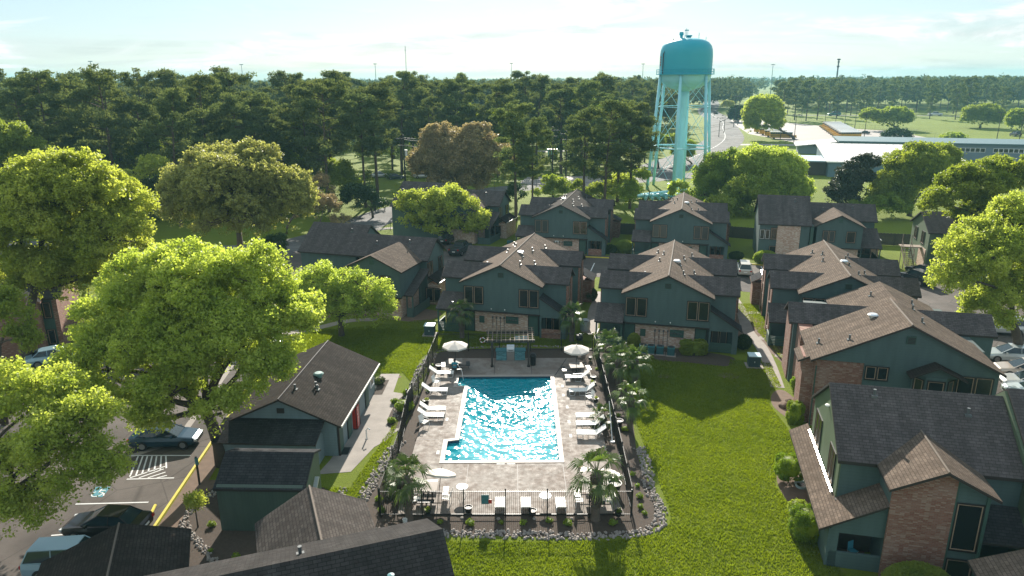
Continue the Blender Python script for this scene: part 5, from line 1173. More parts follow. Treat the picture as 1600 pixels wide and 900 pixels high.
x, y = G(1236, 575); shrub('bush', 'sparse flowering shrub against the brick side wall', x + .3, y, .35, .5, 1.4, 'leaf_mid', .09, seed=14, n=200, cat='bush')
x, y = G(1243, 798); shrub('bush', 'sprawling mixed shrub beside the water bowl', x + .1, y, .6, .4, .7, 'leaf_mid', .09, seed=15, n=160, cat='bush')
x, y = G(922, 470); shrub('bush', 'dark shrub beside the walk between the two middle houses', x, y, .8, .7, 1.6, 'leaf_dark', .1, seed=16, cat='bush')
for i, (px, py, s, lb) in enumerate([(638, 618, .5, 'round green shrub by the pool gate'), (632, 642, .75, 'bright leafy shrub in the small bed by the pool gate'), (617, 630, .3, 'small shrub at the left of the gate bed'), (612, 660, .3, 'tiny bright shrub low in the gate bed'), (592, 600, .55, 'dull bushy plant in the bed at the clubhouse corner'), (578, 612, .4, 'red tinged plant in the bed at the clubhouse corner')]):
    x, y = G(px, py); shrub('bush', lb, x, y, s, s * .8, s * 1.2, 'leaf_hedge' if i < 4 else 'leaf_ivy', .09, seed=30 + i, n=int(260 * s), cat='bush')
rgp = random.Random(8)
P0 = shrub('seedling', 'small green plant in the mulch round the pool fence', 0, 0, .17, .17, .26, 'leaf_hedge', .07, seed=50, n=26, cat='plant', group='small plants in the mulch round the pool')
sp = [(7.7, 37.6), (7.9, 38.6), (8.0, 40.0), (7.8, 41.3), (7.9, 36.9), (5.9, 36.0), (3.2, 36.0), (2.2, 36.2), (.6, 36.0), (-.8, 36.1), (-2.6, 36.0), (-4.3, 36.1), (-7.9, 37.3), (-8.2, 38.5), (-8.3, 40.5), (-7.9, 43), (-7.5, 58), (-7.2, 60), (7.6, 45.5), (8.3, 47.5), (-7.2, 52.3), (-7.1, 54.5), (8.2, 49.8), (7.5, 59), (-17.5, 36.0), (-16.7, 33.6), (-15.0, 33.2)]
for i, (x, y) in enumerate(sp):
    if i == 0: P0.location = (x, y, 0)
    else: copy_tree(P0, (x + rgp.uniform(-.1, .1), y + rgp.uniform(-.1, .1), 0), rgp.uniform(0, 6), scale=rgp.uniform(.7, 1.3))
for x, y, h, lb in ((-18.35, 35.9, 1.7, 'young tree with a bright leafy head left of the shed'), (-12.0, 34.3, 1.9, 'thin bare stemmed shrub in front of the shed')):
    broadleaf('young_tree', lb, (x, y), [(x, y, h, .35, .35, .35)], 'leaf_bright', 9, .09, 1.0, .04)

# ---- grass blades on the near lawns, so that low sun shines through them
M['blade'] = leaf('grass_blades', (.122, .168, .013), (.195, .240, .020), .5, (1.5, 1.5, .6), .6, .25)
def inpoly(px, py, poly):
    c = np.zeros(len(px), bool); j = len(poly) - 1
    for i in range(len(poly)):
        xi, yi = poly[i][:2]; xj, yj = poly[j][:2]; m = ((yi > py) != (yj > py)) & (px < (xj - xi) * (py - yi) / (yj - yi + 1e-12) + xi); c ^= m; j = i
    return c
rg = np.random.default_rng(5)
def lawn(poly, holes, dens, hgt, label):
    xs_ = [p[0] for p in poly]; ys_ = [p[1] for p in poly]; A = (max(xs_) - min(xs_)) * (max(ys_) - min(ys_)); n = int(A * dens)
    x = rg.uniform(min(xs_), max(xs_), n); y = rg.uniform(min(ys_), max(ys_), n); k = inpoly(x, y, poly)
    for h in holes: k &= ~inpoly(x, y, h)
    x, y = x[k], y[k]; n = len(x); a = rg.uniform(0, 6.28, n); w = rg.uniform(.018, .04, n); h = hgt * rg.uniform(.5, 1.3, n) * (1 + .22 * np.sin(x * 2.3 + y) * np.sin(y * 1.7 - x * .8)); lx = rg.normal(size=n) * .03; ly = rg.normal(size=n) * .03
    v = np.empty((n, 4, 3)); ca, sa = np.cos(a) * w, np.sin(a) * w
    v[:, 0] = np.stack([x - ca, y - sa, np.full(n, .0)], 1); v[:, 1] = np.stack([x + ca, y + sa, np.full(n, .0)], 1)
    v[:, 2] = np.stack([x + lx + ca * .4, y + ly + sa * .4, h], 1); v[:, 3] = np.stack([x + lx - ca * .4, y + ly - sa * .4, h], 1)
    o = npmesh('grass', v.reshape(-1, 3), np.arange(n * 4).reshape(-1, 4), M['blade']); tag(o, label, 'grass', kind='stuff')
BED = [(p[0], p[1]) for p in catmull([(-9.4, 40), (-8.7, 46), (-8.8, 54), (-8.6, 58), (-8.0, 63), (-3, 64.9), (4, 64.9), (9.2, 64.1), (10.0, 58), (9.4, 50), (9.3, 45), (9.4, 40), (9.1, 36), (6.5, 34.6), (0, 34.4), (-6, 34.8), (-9.4, 36.4)], 6, True)]
SIDE = [(17.3, 31), (16.8, 36), (16.7, 40.2), (17.9, 42.6), (19.6, 43), (20.4, 48.0), (20.4, 51.5), (21.3, 54.2), (22.6, 55.2), (23.4, 60), (24.4, 65), (26, 76), (40, 76), (40, 28), (17.3, 28)]
WALKS = [(-13.6, 40), (-10.4, 40), (-9.4, 46), (-9.0, 48.4), (-7.4, 53.8), (-9.7, 58.4), (-20, 58.4), (-20, 54), (-20, 40)]
lawn([(-9, 27), (18, 27), (24, 60), (14, 63), (9, 66), (-2, 67.5), (-9, 70), (-20, 70), (-26, 62), (-20, 55), (-12, 40), (-12, 34)], [BED, SIDE, WALKS, [(13.2, 64.4), (13.2, 61.2), (19.4, 59.4), (20.4, 62)]], 330, .085, 'short green lawn between the pool and the houses')
lawn([(-24, 61), (-9, 70), (-9, 73), (-24, 68)], [], 160, .08, 'shaded grass in front of the long dark roofed house')
lawn([(24.6, 58), (26.8, 58), (27.5, 78), (25.5, 78)], [], 200, .08, 'strip of grass right of the walkway')
# ================================================================== WATER TOWER
TW = M['tower'] = plain('pale_teal_tower_paint', (.36, .72, .78), .45, .12, .4)
M['towerdark'] = plain('teal_tank_paint', (.02, .38, .47), .4, .08, .3)
TX, TY = 39.0, 166.5
tw = thing('water_tower', 'teal water tower on slanting legs rising above the trees', 'water tower', (TX, TY, 0))
RT_ = 5.75
tm = MB(); zb = 22.4; zt = 33.3
tm.lathe([(0, zt), (1.8, zt - .08), (3.6, zt - .42), (4.7, zt - .95), (5.35, zt - 1.7), (5.65, zt - 2.6), (RT_, zt - 3.6), (RT_, zb + 3.2)], 48)
tm.build('tank', M['towerdark'], tw, smooth=True)
tm = MB().lathe([(RT_ - .001, zb + 3.2), (RT_ - .3, zb + 1.9), (4.6, zb + .9), (3.2, zb + .2), (1.4, zb - .3), (.95, zb - .7), (0, zb - .7)], 48)
tm.build('tank_bowl', M['tower'], tw, smooth=True)
tm = MB().lathe([(RT_, zb + 3.1), (6.35, zb + 3.1), (6.35, zb + 3.25), (RT_, zb + 3.25)], 48)
ra = MB()
for zz in (zb + 3.7, zb + 4.25): ra.lathe([(6.3, zz), (6.35, zz + .05), (6.3, zz + .1)], 48)
for k in range(32): a = k * math.pi / 16; ra.tube([(6.32 * math.cos(a), 6.32 * math.sin(a), zb + 3.2), (6.32 * math.cos(a), 6.32 * math.sin(a), zb + 4.3)], .04, 4)
w_ = tm.build('walkway_ring', M['towerdark'], tw); ra.build('railing', M['towerdark'], w_)
tm = MB().tube([(0, 0, 0), (0, 0, 1.2), (0, 0, 20), (0, 0, zb - .5)], [1.2, .88, .85, 1.2], 20); tm.build('riser_pipe', M['tower'], tw, smooth=True)
legs = []
for k in range(6):
    a = R(8) + k * math.pi / 3; A_ = Vector((math.cos(a), math.sin(a), 0)); b0 = A_ * 7.6; b1 = A_ * 5.7 + Vector((0, 0, zb + 3.2)); legs.append((b0, b1))
    MB().tube([b0, b1], .32, 10).build('leg', M['tower'], tw, smooth=True)
tm = MB()
def lp(i, z): a, b = legs[i % 6]; return a.lerp(b, z / b.z)
for z0, rr_ in ((9.6, .17), (18.6, .08)):
    tm = MB()
    for i in range(6): tm.tube([lp(i, z0), lp(i + 1, z0)], rr_, 6)
    tm.build('strut_ring', M['tower'], tw)
tm = MB()
for z0, z1 in ((.5, 9.6), (9.6, 18.6), (18.6, 25)):
    for i in range(6): tm.tube([lp(i, z0), lp(i + 1, z1)], .05, 4); tm.tube([lp(i + 1, z0), lp(i, z1)], .05, 4)
for i in range(6): tm.tube([lp(i, 9.6), (0, 0, 9.6)], .05, 4)
tm.build('cross_brace', M['tower'], tw)
tm = MB()
for s in (-.2, .2): tm.tube([(-5.5, -2 + s, zb + 3.3), (-5.5, -2 + s, zt - 3.4), (-4.7, -1.8 + s, zt - 1.6), (-3.2, -1.4 + s, zt - .3)], .08, 5)
tm.build('ladder', M['fascia'], tw)
tm = MB().lathe([(0, .65), (.7, .55), (.8, .35), (.5, .2), (.5, -.3)], 16, c=(.3, 0, zt)); tm.lathe([(0, 1.2), (.4, 1.2), (.5, .7), (.3, .4), (.3, -.4)], 14, c=(-1.4, -.3, zt))
for x, h in ((-.5, 1.6), (-.2, 2.0), (.1, 1.5), (2.6, 1.1), (4.2, .2)): tm.tube([(x, .2, zt - .4 - max(0, x - 2) * .35), (x, .2, zt + h)], .06, 5)
tm.box(-.6, .3, .1, .25, zt + 1.5, zt + 1.7); tm.build('roof_fitting', M['towerdark'], tw)
mk = MB()                      # small reddish marks showing edge-on at both sides of the tank
for a in (184, 187, 356, 353):
    for k in range(4): mk.obox((5.78 * math.cos(R(a)), 5.78 * math.sin(R(a)) * (1), zb + 5.2 + k * .55), (.05, .28, .36), (0, 0, R(a)))
mk.build('painted_marks', plain('rust_red_paint', (.30, .08, .05), .6), tw)
mp_ = thing('pump_pipework', 'teal pump pipes and valves on the ground at the tower base', 'pipework', (31.5, 150, 0), R(8))
pm = MB(); prg2 = random.Random(3)
for k in range(7):
    x = -3.5 + k * 1.5; pm.tube([(x, -1, .5), (x + .3, 1.5, .6), (x + .2, 3.5, .5)], .3, 8); pm.tube([(x, prg2.uniform(-1, 1), .4), (x, prg2.uniform(-1, 1), 1.5)], .22, 8); pm.lathe([(.0, .0), (.45, .0), (.45, .15), (0, .15)], 10, c=(x, 0, 1.3))
pm.tube([(-5, .5, .9), (6, .8, .9)], .34, 8); pm.tube([(-4, 3, .7), (9, 9, .7), (7.5, 16, .9)], .34, 8); pm.build('pipes', M['tower'], mp_)
pv = MB()
for k in range(4): pv.box(-3.2 + k * 2.2, -2.2 + k * 2.2, 1.5, 2.4, 0, .6)
pv.build('concrete_foot', M['concrete'], mp_)

# ================================================================== FENCES
def railfence(name, label, pts, h=1.85, step=2.35, post='darkmetal', pickets=True, skip=None, base=0.0, th=.014, sp=.115):
    t = thing(name, label, 'fence', (pts[0][0], pts[0][1], base)); o = Vector((pts[0][0], pts[0][1]))
    for a, b in zip(pts, pts[1:]):
        a, b = Vector(a) - o, Vector(b) - o; n = max(1, round((b - a).length / step)); d = (b - a).normalized(); ang = math.atan2(d.y, d.x)
        for i in range(n):
            p, q = a.lerp(b, i / n), a.lerp(b, (i + 1) / n); L_ = (q - p).length
            m = MB(); m.box(-.035, .035, -.035, .035, 0, h + .04); m.lathe([(.05, h + .04), (.0, h + .1)], 8); m.build('post', M[post], t, (p.x, p.y, 0), ang)
            m = MB()
            for z in (h - .12, .2): m.box(.035, L_ - .035, -.018, .018, z, z + .035)
            if pickets:
                k = int(L_ / sp)
                for j in range(1, k): x = L_ * j / k; m.box(x - th / 2, x + th / 2, -th / 2, th / 2, .08, h)
            m.build('rail_panel', M[post], t, (p.x, p.y, 0), ang)
    m = MB().box(-.035, .035, -.035, .035, 0, h + .04); m.build('post', M[post], t, (b.x, b.y, 0)); return t
railfence('metal_fence', 'black picket fence along the front edge of the pool deck', [(-7.85, 36.78), (6.95, 36.66)])
railfence('metal_fence', 'black picket fence down the right side of the pool beside the palms', [(7.05, 36.9), (7.35, 45), (7.55, 54), (7.75, 63.3)])
railfence('metal_fence', 'thin black fence across the far side of the pool behind the grill', [(-7.1, 63.6), (7.6, 63.4)], step=2.9)
railfence('metal_fence', 'black picket fence along the upper left side of the pool behind the loungers', [(-7.9, 51.7), (-7.55, 56), (-7.2, 63.5)])
railfence('metal_fence', 'black picket fence along the lower left side of the pool', [(-7.95, 36.95), (-7.85, 44), (-8.1, 50.2)])
g = thing('pool_gate', 'dark gate in the left pool fence standing by the small shrub bed', 'gate', (-8.15, 50.25, 0), R(80)); m = MB()
m.box(-.04, .04, -.04, .04, 0, 2.15); m.box(1.3, 1.38, -.04, .04, 0, 2.15); m.build('frame', M['darkmetal'], g)
m = MB().box(.06, 1.28, -.02, .02, .1, .16); m.box(.06, 1.28, -.02, .02, 1.8, 1.86)
for k in range(11): m.box(.1 + k * .11, .125 + k * .11, -.012, .012, .1, 1.85)
m.box(.06, 1.28, -.005, .005, .5, 1.8); m.build('leaf', M['darkmetal'], g)
railfence('rusty_fence', 'thin rusty rail fence beside the path behind the long house', [(-23.5, 119), (-10, 125.5)], 1.5, 3, 'fascia', sp=.3)
railfence('wire_fence', 'pale chain fence post line round the meadow behind the far houses', [(-4, 166), (6, 171), (26, 178)], 1.8, 4, 'pipe', sp=.5, th=.02)
railfence('wire_fence', 'dark wire fence along the back of the bus lot', [(132, 442), (153, 433), (170, 364), (183, 343), (173, 282)], 2.2, 10, 'pipe', sp=2, th=.03)
def board_fence(label, pts):
    t = thing('board_fence', label, 'fence', (pts[0][0], pts[0][1], 0)); o = Vector(pts[0])
    for a, b in zip(pts, pts[1:]):
        a, b = Vector(a) - o, Vector(b) - o; L_ = (b - a).length; d = b - a; ang = math.atan2(d.y, d.x); m = MB(); n = int(L_ / .16)
        for k in range(n): m.box(k * L_ / n + .005, (k + 1) * L_ / n - .005, -.012, .012, .03, 1.85 + .03 * ((k * 7) % 3))
        m.build('board_panel', M['wooddark'], t, (a.x, a.y, 0), ang)
        m = MB()
        for k in range(int(L_ / 2.4) + 1): m.box(k * 2.4 - .05, k * 2.4 + .05, -.1, -.015, 0, 1.8)
        for z in (.4, 1.4): m.box(0, L_, -.05, -.013, z, z + .09)
        m.build('frame_rail', M['wooddark'], t, (a.x, a.y, 0), ang)
board_fence('dark board fence between the two far row houses', [(14.5, 117), (22, 115)])
board_fence('dark board fence left of the long house with two roof heights', [(33.5, 114), (42, 110)])
board_fence('dark board fence right of the long house under the trees', [(54, 108), (62, 106)])

# ================================================================== POOL FURNITURE
M['sling'] = plain('white_sling_fabric', (.70, .68, .64), .7, .06, 4); M['wframe'] = plain('white_tube_frame', (.72, .72, .70), .4, .04); M['brownfab'] = plain('tan_chair_fabric', (.30, .26, .23), .7, .1, 4)
DZ_ = DZ + .0
def lounger():
    t = thing('lounger', 'white pool lounger', 'lounger'); f = MB()
    for s in (-.31, .31):
        f.tube([(0, s, .36), (1.3, s, .36), (1.38, s, .34)], .022, 6); f.tube([(1.36, s, .35), (1.30, s, .02)], .02, 6)
        f.tube([(.05, s, .35), (.1, s, .02), (.55, s, .02), (.6, s, .35)], .018, 6); f.tube([(1.30, s, .02), (.95, s, .02), (.9, s, .35)], .018, 6)
        f.tube([(0, s, .36), (-.62, s, .86)], .022, 6); f.tube([(-.35, s, .62), (-.15, s, .2)], .014, 5)
    f.build('frame', M['wframe'], t)
    m = MB().box(.0, 1.36, -.29, .29, .355, .375)
    for k in range(9): m.box(.05 + k * .145, .16 + k * .145, -.30, .30, .375, .382)
    m.build('seat', M['sling'], t)
    b = MB().slab([(-.62, -.29, .88), (.0, -.29, .385), (.0, .29, .385), (-.62, .29, .88)], .02, 0, 0); b.build('backrest', M['sling'], t); return t
LG = lounger(); LG['group'] = 'white loungers round the pool'
def put(proto, state, x, y, rz, label, z=None, s=1.0):
    z = DZ_ if z is None else z
    if state.get('u'): return copy_tree(proto, (x, y, z), rz, label, s)
    state['u'] = 1; proto.location = (x, y, z); proto.rotation_euler = (0, 0, rz); proto.scale = (s,) * 3; proto['label'] = label; return proto
st = {}
def gx(px, py): return G(px, py, DZ + .35)
for px, py, rz, lb, s in ((683, 582, 0, 'lounger nearest the far left umbrella with its back to the fence', 1.05), (672, 609, 0, 'left side lounger beside the potted plant, backrest to the fence', 1.05), (669, 638, 2, 'upper of the two close loungers at the left fence', 1.0), (666, 648, -2, 'lower of the two close loungers at the left fence', 1.0)):
    x, y = gx(px, py); put(LG, st, x, y, R(rz), lb, s=s)
for px, py, rz, lb in ((909, 588, 180, 'shaded lounger nearest the far right umbrella table'), (916, 609, 183, 'right side lounger with raised backrest by the potted plant'), (929, 649, 180, 'upper of three loungers side by side at the right fence'), (930, 661, 181, 'middle of three loungers side by side at the right fence'), (932, 676, 178, 'lower of three loungers side by side at the right fence')):
    x, y = gx(px, py); put(LG, st, x, y, R(rz), lb, s=1.05)
for px, lb in ((781, 'front lounger nearest the teal sign, seen through the fence'), (822, 'middle front lounger seen through the fence'), (877, 'right front lounger seen through the fence')):
    x, y = G(px, 795, DZ + .3); put(LG, st, x, y, R(90), lb, s=.9)
def chair():
    t = thing('patio_chair', 'white patio chair', 'chair'); f = MB()
    for s in (-.26, .26):
        f.tube([(.26, s, .0), (.24, s, .42), (-.22, s, .42), (-.34, s, .92)], .018, 6); f.tube([(-.26, s, 0), (-.2, s, .42)], .018, 6); f.tube([(-.27, s, .62), (.2, s, .62), (.24, s, .42)], .016, 6)
    f.build('frame', M['wframe'], t); MB().slab([(-.22, -.25, .43), (.24, -.25, .43), (.24, .25, .43), (-.22, .25, .43)], .02, 0, 0).build('seat', M['sling'], t)
    MB().slab([(-.35, -.25, .92), (-.23, -.25, .45), (-.23, .25, .45), (-.35, .25, .92)], .02, 0, 0).build('backrest', M['sling'], t); return t
CHR = chair(); stc = {}
for px, py, rz, lb in ((682, 598, -20, 'white chair between two left side loungers'), (663, 661, -30, 'white chair below the pair of left side loungers'), (921, 622, 200, 'white chair between right side loungers'), (651, 782, 0, 'white chair left of the front left picnic table'), (698, 779, 170, 'white chair right of the front left picnic table'), (904, 783, 10, 'white chair left of the front right picnic table'), (950, 783, 175, 'white chair right of the front right picnic table')):
    x, y = G(px, py, DZ + .3); put(CHR, stc, x, y, R(rz), lb)
def roundtable():
    t = thing('side_table', 'small round white table', 'table'); MB().lathe([(0, .74), (.36, .74), (.38, .71), (.36, .69), (0, .69)], 24).build('table_top', M['white'], t)
    m = MB()
    for k in range(4): a = k * math.pi / 2 + .4; m.tube([(.12 * math.cos(a), .12 * math.sin(a), .69), (.08 * math.cos(a), .08 * math.sin(a), .35), (.26 * math.cos(a), .26 * math.sin(a), 0)], .014, 5)
    m.build('leg_frame', M['wframe'], t); return t
RTB = roundtable(); stt = {}
for px, py, lb in ((722, 760, 'round white table right of the front left picnic table'), (852, 774, 'round white table between the front loungers')):
    x, y = G(px, py, DZ + .74); put(RTB, stt, x, y, 0, lb)
def picnic():
    t = thing('picnic_table', 'picnic table', 'picnic table'); MB().box(-.6, .6, -.6, .6, .72, .76).build('table_top', M['brownfab'], t)
    f = MB(); f.box(-.04, .04, -.04, .04, 0, .72)
    for a in range(4):
        r_ = a * math.pi / 2; c_, s_ = math.cos(r_), math.sin(r_)
        f.tube([(.25 * c_ - .3 * s_, .25 * s_ + .3 * c_, .70), (.25 * c_ - .3 * s_, .25 * s_ + .3 * c_, .0)], .03, 5); f.tube([(.2 * c_, .2 * s_, .3), (1.15 * c_, 1.15 * s_, .3), (1.15 * c_, 1.15 * s_, .0)], .03, 5); f.tube([(1.1 * c_, 1.1 * s_, .3), (1.1 * c_, 1.1 * s_, .43)], .03, 5)
    f.build('frame', M['darkmetal'], t)
    for a in (0, 2, 1, 3): MB().box(-.17, .17, -.5, .5, .43, .47).build('seat', M['darkmetal'], t, (1.1 * math.cos(a * math.pi / 2), 1.1 * math.sin(a * math.pi / 2), 0), a * math.pi / 2)
    return t
PIC = picnic(); stp = {}
def umbrella():
    t = thing('parasol', 'cream parasol', 'parasol'); c = MB(); n = 8; Rr, ztop, ze = 1.16, 2.60, 2.22
    v = [(0, 0, ztop)] + [(Rr * math.cos(2 * math.pi * k / n + .2), Rr * math.sin(2 * math.pi * k / n + .2), ze) for k in range(n)]
    mid = [(Rr * .5 * math.cos(2 * math.pi * k / n + .2), Rr * .5 * math.sin(2 * math.pi * k / n + .2), ze + (ztop - ze) * .56) for k in range(n)]
    dr = [(Rr * 1.0 * math.cos(2 * math.pi * k / n + .2), Rr * 1.0 * math.sin(2 * math.pi * k / n + .2), ze - .14) for k in range(n)]
    c.add(v + mid + dr, [(0, 9 + k, 9 + (k + 1) % n) for k in range(n)] + [(9 + k, 1 + k, 1 + (k + 1) % n, 9 + (k + 1) % n) for k in range(n)] + [(1 + k, 17 + k, 17 + (k + 1) % n, 1 + (k + 1) % n) for k in range(n)])
    c.build('canopy', M['fabric'], t); m = MB()
    for k in range(n): m.tube([(0, 0, ztop - .06), (Rr * .98 * math.cos(2 * math.pi * k / n + .2), Rr * .98 * math.sin(2 * math.pi * k / n + .2), ze - .02)], .012, 4)
    m.build('rib', M['darkmetal'], t); MB().tube([(0, 0, 0), (0, 0, ztop + .08)], .025, 8).build('pole', M['darkmetal'], t); return t
UMB = umbrella(); stu = {}
for px, py, zz, lb in ((711, 536, 2.45, 'far left'), (901, 542, 2.45, 'far right')):
    x, y = G(px, py, DZ + zz); put(UMB, stu, x, y, .1, 'open cream parasol over the %s picnic table' % lb, DZ)
    put(PIC, stp, x, y, .1, 'picnic table under the %s parasol' % lb)
for px, py, lb in ((668, 762, 'left'), (930, 764, 'right')):
    x, y = G(px, py, DZ + .75); put(PIC, stp, x, y + .1, 0, 'picnic table at the front %s corner of the deck' % lb)
    ux, uy = G(683 if lb == 'left' else 945, 733, 2.3); u_ = put(UMB, stu, ux, uy - .35, .3, 'tilted pale parasol at the front %s corner behind the palm' % lb, DZ, s=.84); u_.rotation_euler = (R(-18), R(12), .3)
def pot(label, x, y, s=.26, plant=True, dark=True, z=None):
    t = thing('plant_pot', label, 'plant pot', (x, y, DZ if z is None else z))
    MB().lathe([(0, 0), (.7 * s, 0), (.98 * s, s * 1.35), (1.08 * s, s * 1.35), (1.08 * s, s * 1.5), (.92 * s, s * 1.5), (.88 * s, s * 1.3), (0, s * 1.3)], 18).build('pot', M['trimdark'] if dark else M['wood'], t)
    if plant:
        rg = np.random.default_rng(int(abs(x * 10))); v, q = quadcloud(rg, rg.normal(size=(8, 3)) * .07 + [0, 0, s * 1.6], np.full(8, .13), 16, .1, .5, .3); npmesh('plant', v, q, M['leaf_mid'], t)
    return t
for px, py, s, pl, lb in ((732, 800, .24, 0, 'empty pot inside the front fence left of the teal sign'), (669, 802, .2, 1, 'pot at the fence under the front left picnic table'), (832, 805, .24, 0, 'pot inside the front fence near the middle lounger'), (966, 806, .22, 1, 'pot by the front right fence corner'), (621, 764, .2, 1, 'small pot at the front left corner of the deck'), (960, 768, .42, 0, 'big black tub at the front right corner of the deck'), (666, 632, .26, 1, 'pot with green plant between the left loungers'), (686, 577, .28, 0, 'dark empty pot behind the first left lounger'), (922, 562, .2, 0, 'dark stand beside the far right picnic table'), (927, 594, .24, 0, 'dark pot at the right fence below the table'), (926, 603, .24, 1, 'dark pot with green plant at the right fence'), (931, 628, .22, 1, 'dark pot beside the white chair at the right fence')):
    x, y = G(px, py, DZ); pot(lb, x, y, s, pl)
x, y = G(967, 665); pot('tall teal pot among the palms outside the right fence', x, y, .3, False, z=0); 
# pergola and grill
PX_, PY_ = G(769, 573, DZ); QX_, _ = G(826, 574, DZ)
t = thing('pergola', 'dark pergola with pale slatted top over the grill', 'pergola', ((PX_ + QX_) / 2, PY_, DZ)); hw = (QX_ - PX_) / 2
for sx in (-hw, hw):
    for yy in (0, 2.3): MB().box(sx - .08, sx + .08, yy - .08, yy + .08, 0, 2.45).build('post', M['wooddark'], t)
m = MB()
for yy in (-.1, .06, 2.2, 2.38): m.box(-hw - .55, hw + .55, yy - .03, yy + .03, 2.35, 2.58)
m.build('beam', M['wooddark'], t); m = MB()
for k in range(11): x = -hw - .35 + k * (2 * hw + .7) / 10; m.box(x - .025, x + .025, -.6, 2.9, 2.585, 2.72)
m.build('rafter', M['wood'], t); m = MB()
for k in range(7): m.box(-hw - .5, hw + .5, -.5 + k * .54, -.47 + k * .54, 2.725, 2.755)
m.build('lath', M['wood'], t); m = MB()
for sx in (-hw, hw): m.box(sx - .13, sx + .13, -.13, .13, 0, .16)
m.build('post_foot', M['trimdark'], t)
x, y = G(798, 563, DZ); t = thing('grill_counter', 'teal tiled outdoor kitchen counter under the pergola', 'counter', (x, y, DZ))
tl = Mat('teal_mosaic_tile'); v_ = tl.n('ShaderNodeTexBrick'); v_.inputs['Scale'].default_value = 1; v_.inputs['Brick Width'].default_value = .3; v_.inputs['Row Height'].default_value = .09; v_.inputs['Color1'].default_value = (.10, .32, .36, 1); v_.inputs['Color2'].default_value = (.03, .16, .19, 1); v_.inputs['Mortar'].default_value = (.3, .35, .35, 1); v_.inputs['Mortar Size'].default_value = .006
sp = tl.n('ShaderNodeSeparateXYZ'); tl.l(tl.coord(), sp.inputs[0]); cb = tl.n('ShaderNodeCombineXYZ'); tl.l(sp.outputs['X'], cb.inputs[0]); tl.l(sp.outputs['Z'], cb.inputs[1]); tl.l(cb.outputs[0], v_.inputs['Vector']); tl.col(v_.outputs['Color']); tl.set(Roughness=.3)
for a, b in ((-1.32, -.38), (.36, 1.32)): MB().box(a, b, 0, .75, 0, .88).build('cabinet', tl.m, t)
MB().box(-1.38, -.36, -.05, .8, .885, .94).build('worktop', M['teal'], t); MB().box(.34, 1.38, -.05, .8, .885, .94).build('worktop', M['teal'], t)
x0_, y0_ = x, y
t = thing('grill', 'stainless grill set into the teal counter', 'grill', (x, y, DZ)); MB().box(-.34, .32, -.03, .7, .0, .86).build('cart', plain('brushed_steel', (.45, .42, .40), .35, metal=.8), t)
m = MB().xprism([(-.06, .87), (.68, .87), (.68, 1.25), (.45, 1.38), (.1, 1.3), (-.06, 1.1)], -.36, .34); m.build('hood', M['steel'], t, bevel=.02); MB().tube([(-.2, -.11, 1.0), (.2, -.11, 1.0)], .02, 6).build('handle', M['darkmetal'], t); m = MB()
for k in range(4): m.lathe([(0, 0), (.03, 0), (.03, .03), (0, .03)], 8, c=(-.22 + k * .14, -.05, .80))
m.build('knob', M['darkmetal'], t)
def sign(label, x, y, z, w, h, mat, rz=0, lines=0, post=None, base=0.0):
    t = thing('sign', label, 'sign', (x, y, base), rz); MB().box(-w / 2, w / 2, -.012, .012, z - h / 2, z + h / 2).build('board', M[mat], t)
    if lines:
        m = MB()
        for k in range(lines): m.box(-w * .38, w * (.38 - .12 * (k % 3)), -.016, -.0125, z + h * .34 - k * h * .72 / lines, z + h * .36 - k * h * .72 / lines)
        m.build('printed_line', M['pipe'], t)
    m = MB()
    for sx in ((0,) if post else ()): m.box(sx - .025, sx + .025, .013, .06, 0, z)
    if post: m.build('post', M['darkmetal'], t)
    return t
M['signpale'] = plain('pale_sign_board', (.45, .60, .62), .5, .05)
fy = 63.45
x = G(809, 537, 1.3)[0] * fy / G(809, 537, 1.3)[1]
sign('left of two pale rule boards on the far pool fence', x, fy - .06, 1.25, .52, .66, 'signpale', lines=6); sign('right of two pale rule boards on the far pool fence', x + .62, fy - .06, 1.25, .52, .66, 'signpale', lines=6)
x = D(758, 780, 36.72)[0]; sign('teal rule board hung on the front pool fence', x, 36.68, D(758, 780, 36.7)[2], .46, .62, 'teal'); x = D(766, 782, 36.72)[0]; sign('small dark red sign beside the teal board on the front fence', x, 36.66, D(766, 783, 36.7)[2], .2, .26, 'red')
x, y = G(833, 572, DZ); t = thing('trash_can', 'black trash can right of the pergola', 'trash can', (x, y + .3, DZ)); MB().lathe([(0, 0), (.24, 0), (.28, .85), (.30, .86), (.30, .92), (.2, 1.0), (.1, 1.05), (0, 1.05)], 20).build('bin', M['darkmetal'], t); MB().lathe([(.24, 1.06), (.26, 1.1), (0, 1.12)], 16).build('lid', M['trimdark'], t)
x, y = G(754, 548); t = thing('life_ring', 'small red and white rescue ring on the far pool fence', 'life ring', (D(754, 537, 63.4)[0], 63.38, 1.2)); m = MB()
for k in range(12):
    a0, a1 = k * math.pi / 6, (k + 1) * math.pi / 6; m.tube([(.24 * math.cos(a0), 0, .24 * math.sin(a0)), (.24 * math.cos(a1), 0, .24 * math.sin(a1))], .05, 6, m=1 if k % 3 == 0 else 0)
m.build('ring', [M['white'], M['red']], t)
t = thing('pool_rail', 'pale metal handrail at the far left pool corner', 'handrail', (-4.75, 57.6, DZ)); m = MB()
m.tube([(-.5, .9, 0), (-.45, .85, .8), (0, .3, .85), (.35, -.2, .5), (.5, -.5, -.3)], .022, 6); m.build('rail', M['steel'], t)
t = thing('path_light', 'small white post light outside the right pool fence', 'light', (*G(972, 640), 0))
MB().tube([(0, 0, 0), (0, 0, .4)], .03, 6).build('post', M['darkmetal'], t); MB().lathe([(0, .5), (.1, .45), (.08, .4)], 10).build('lamp_head', M['white'], t)
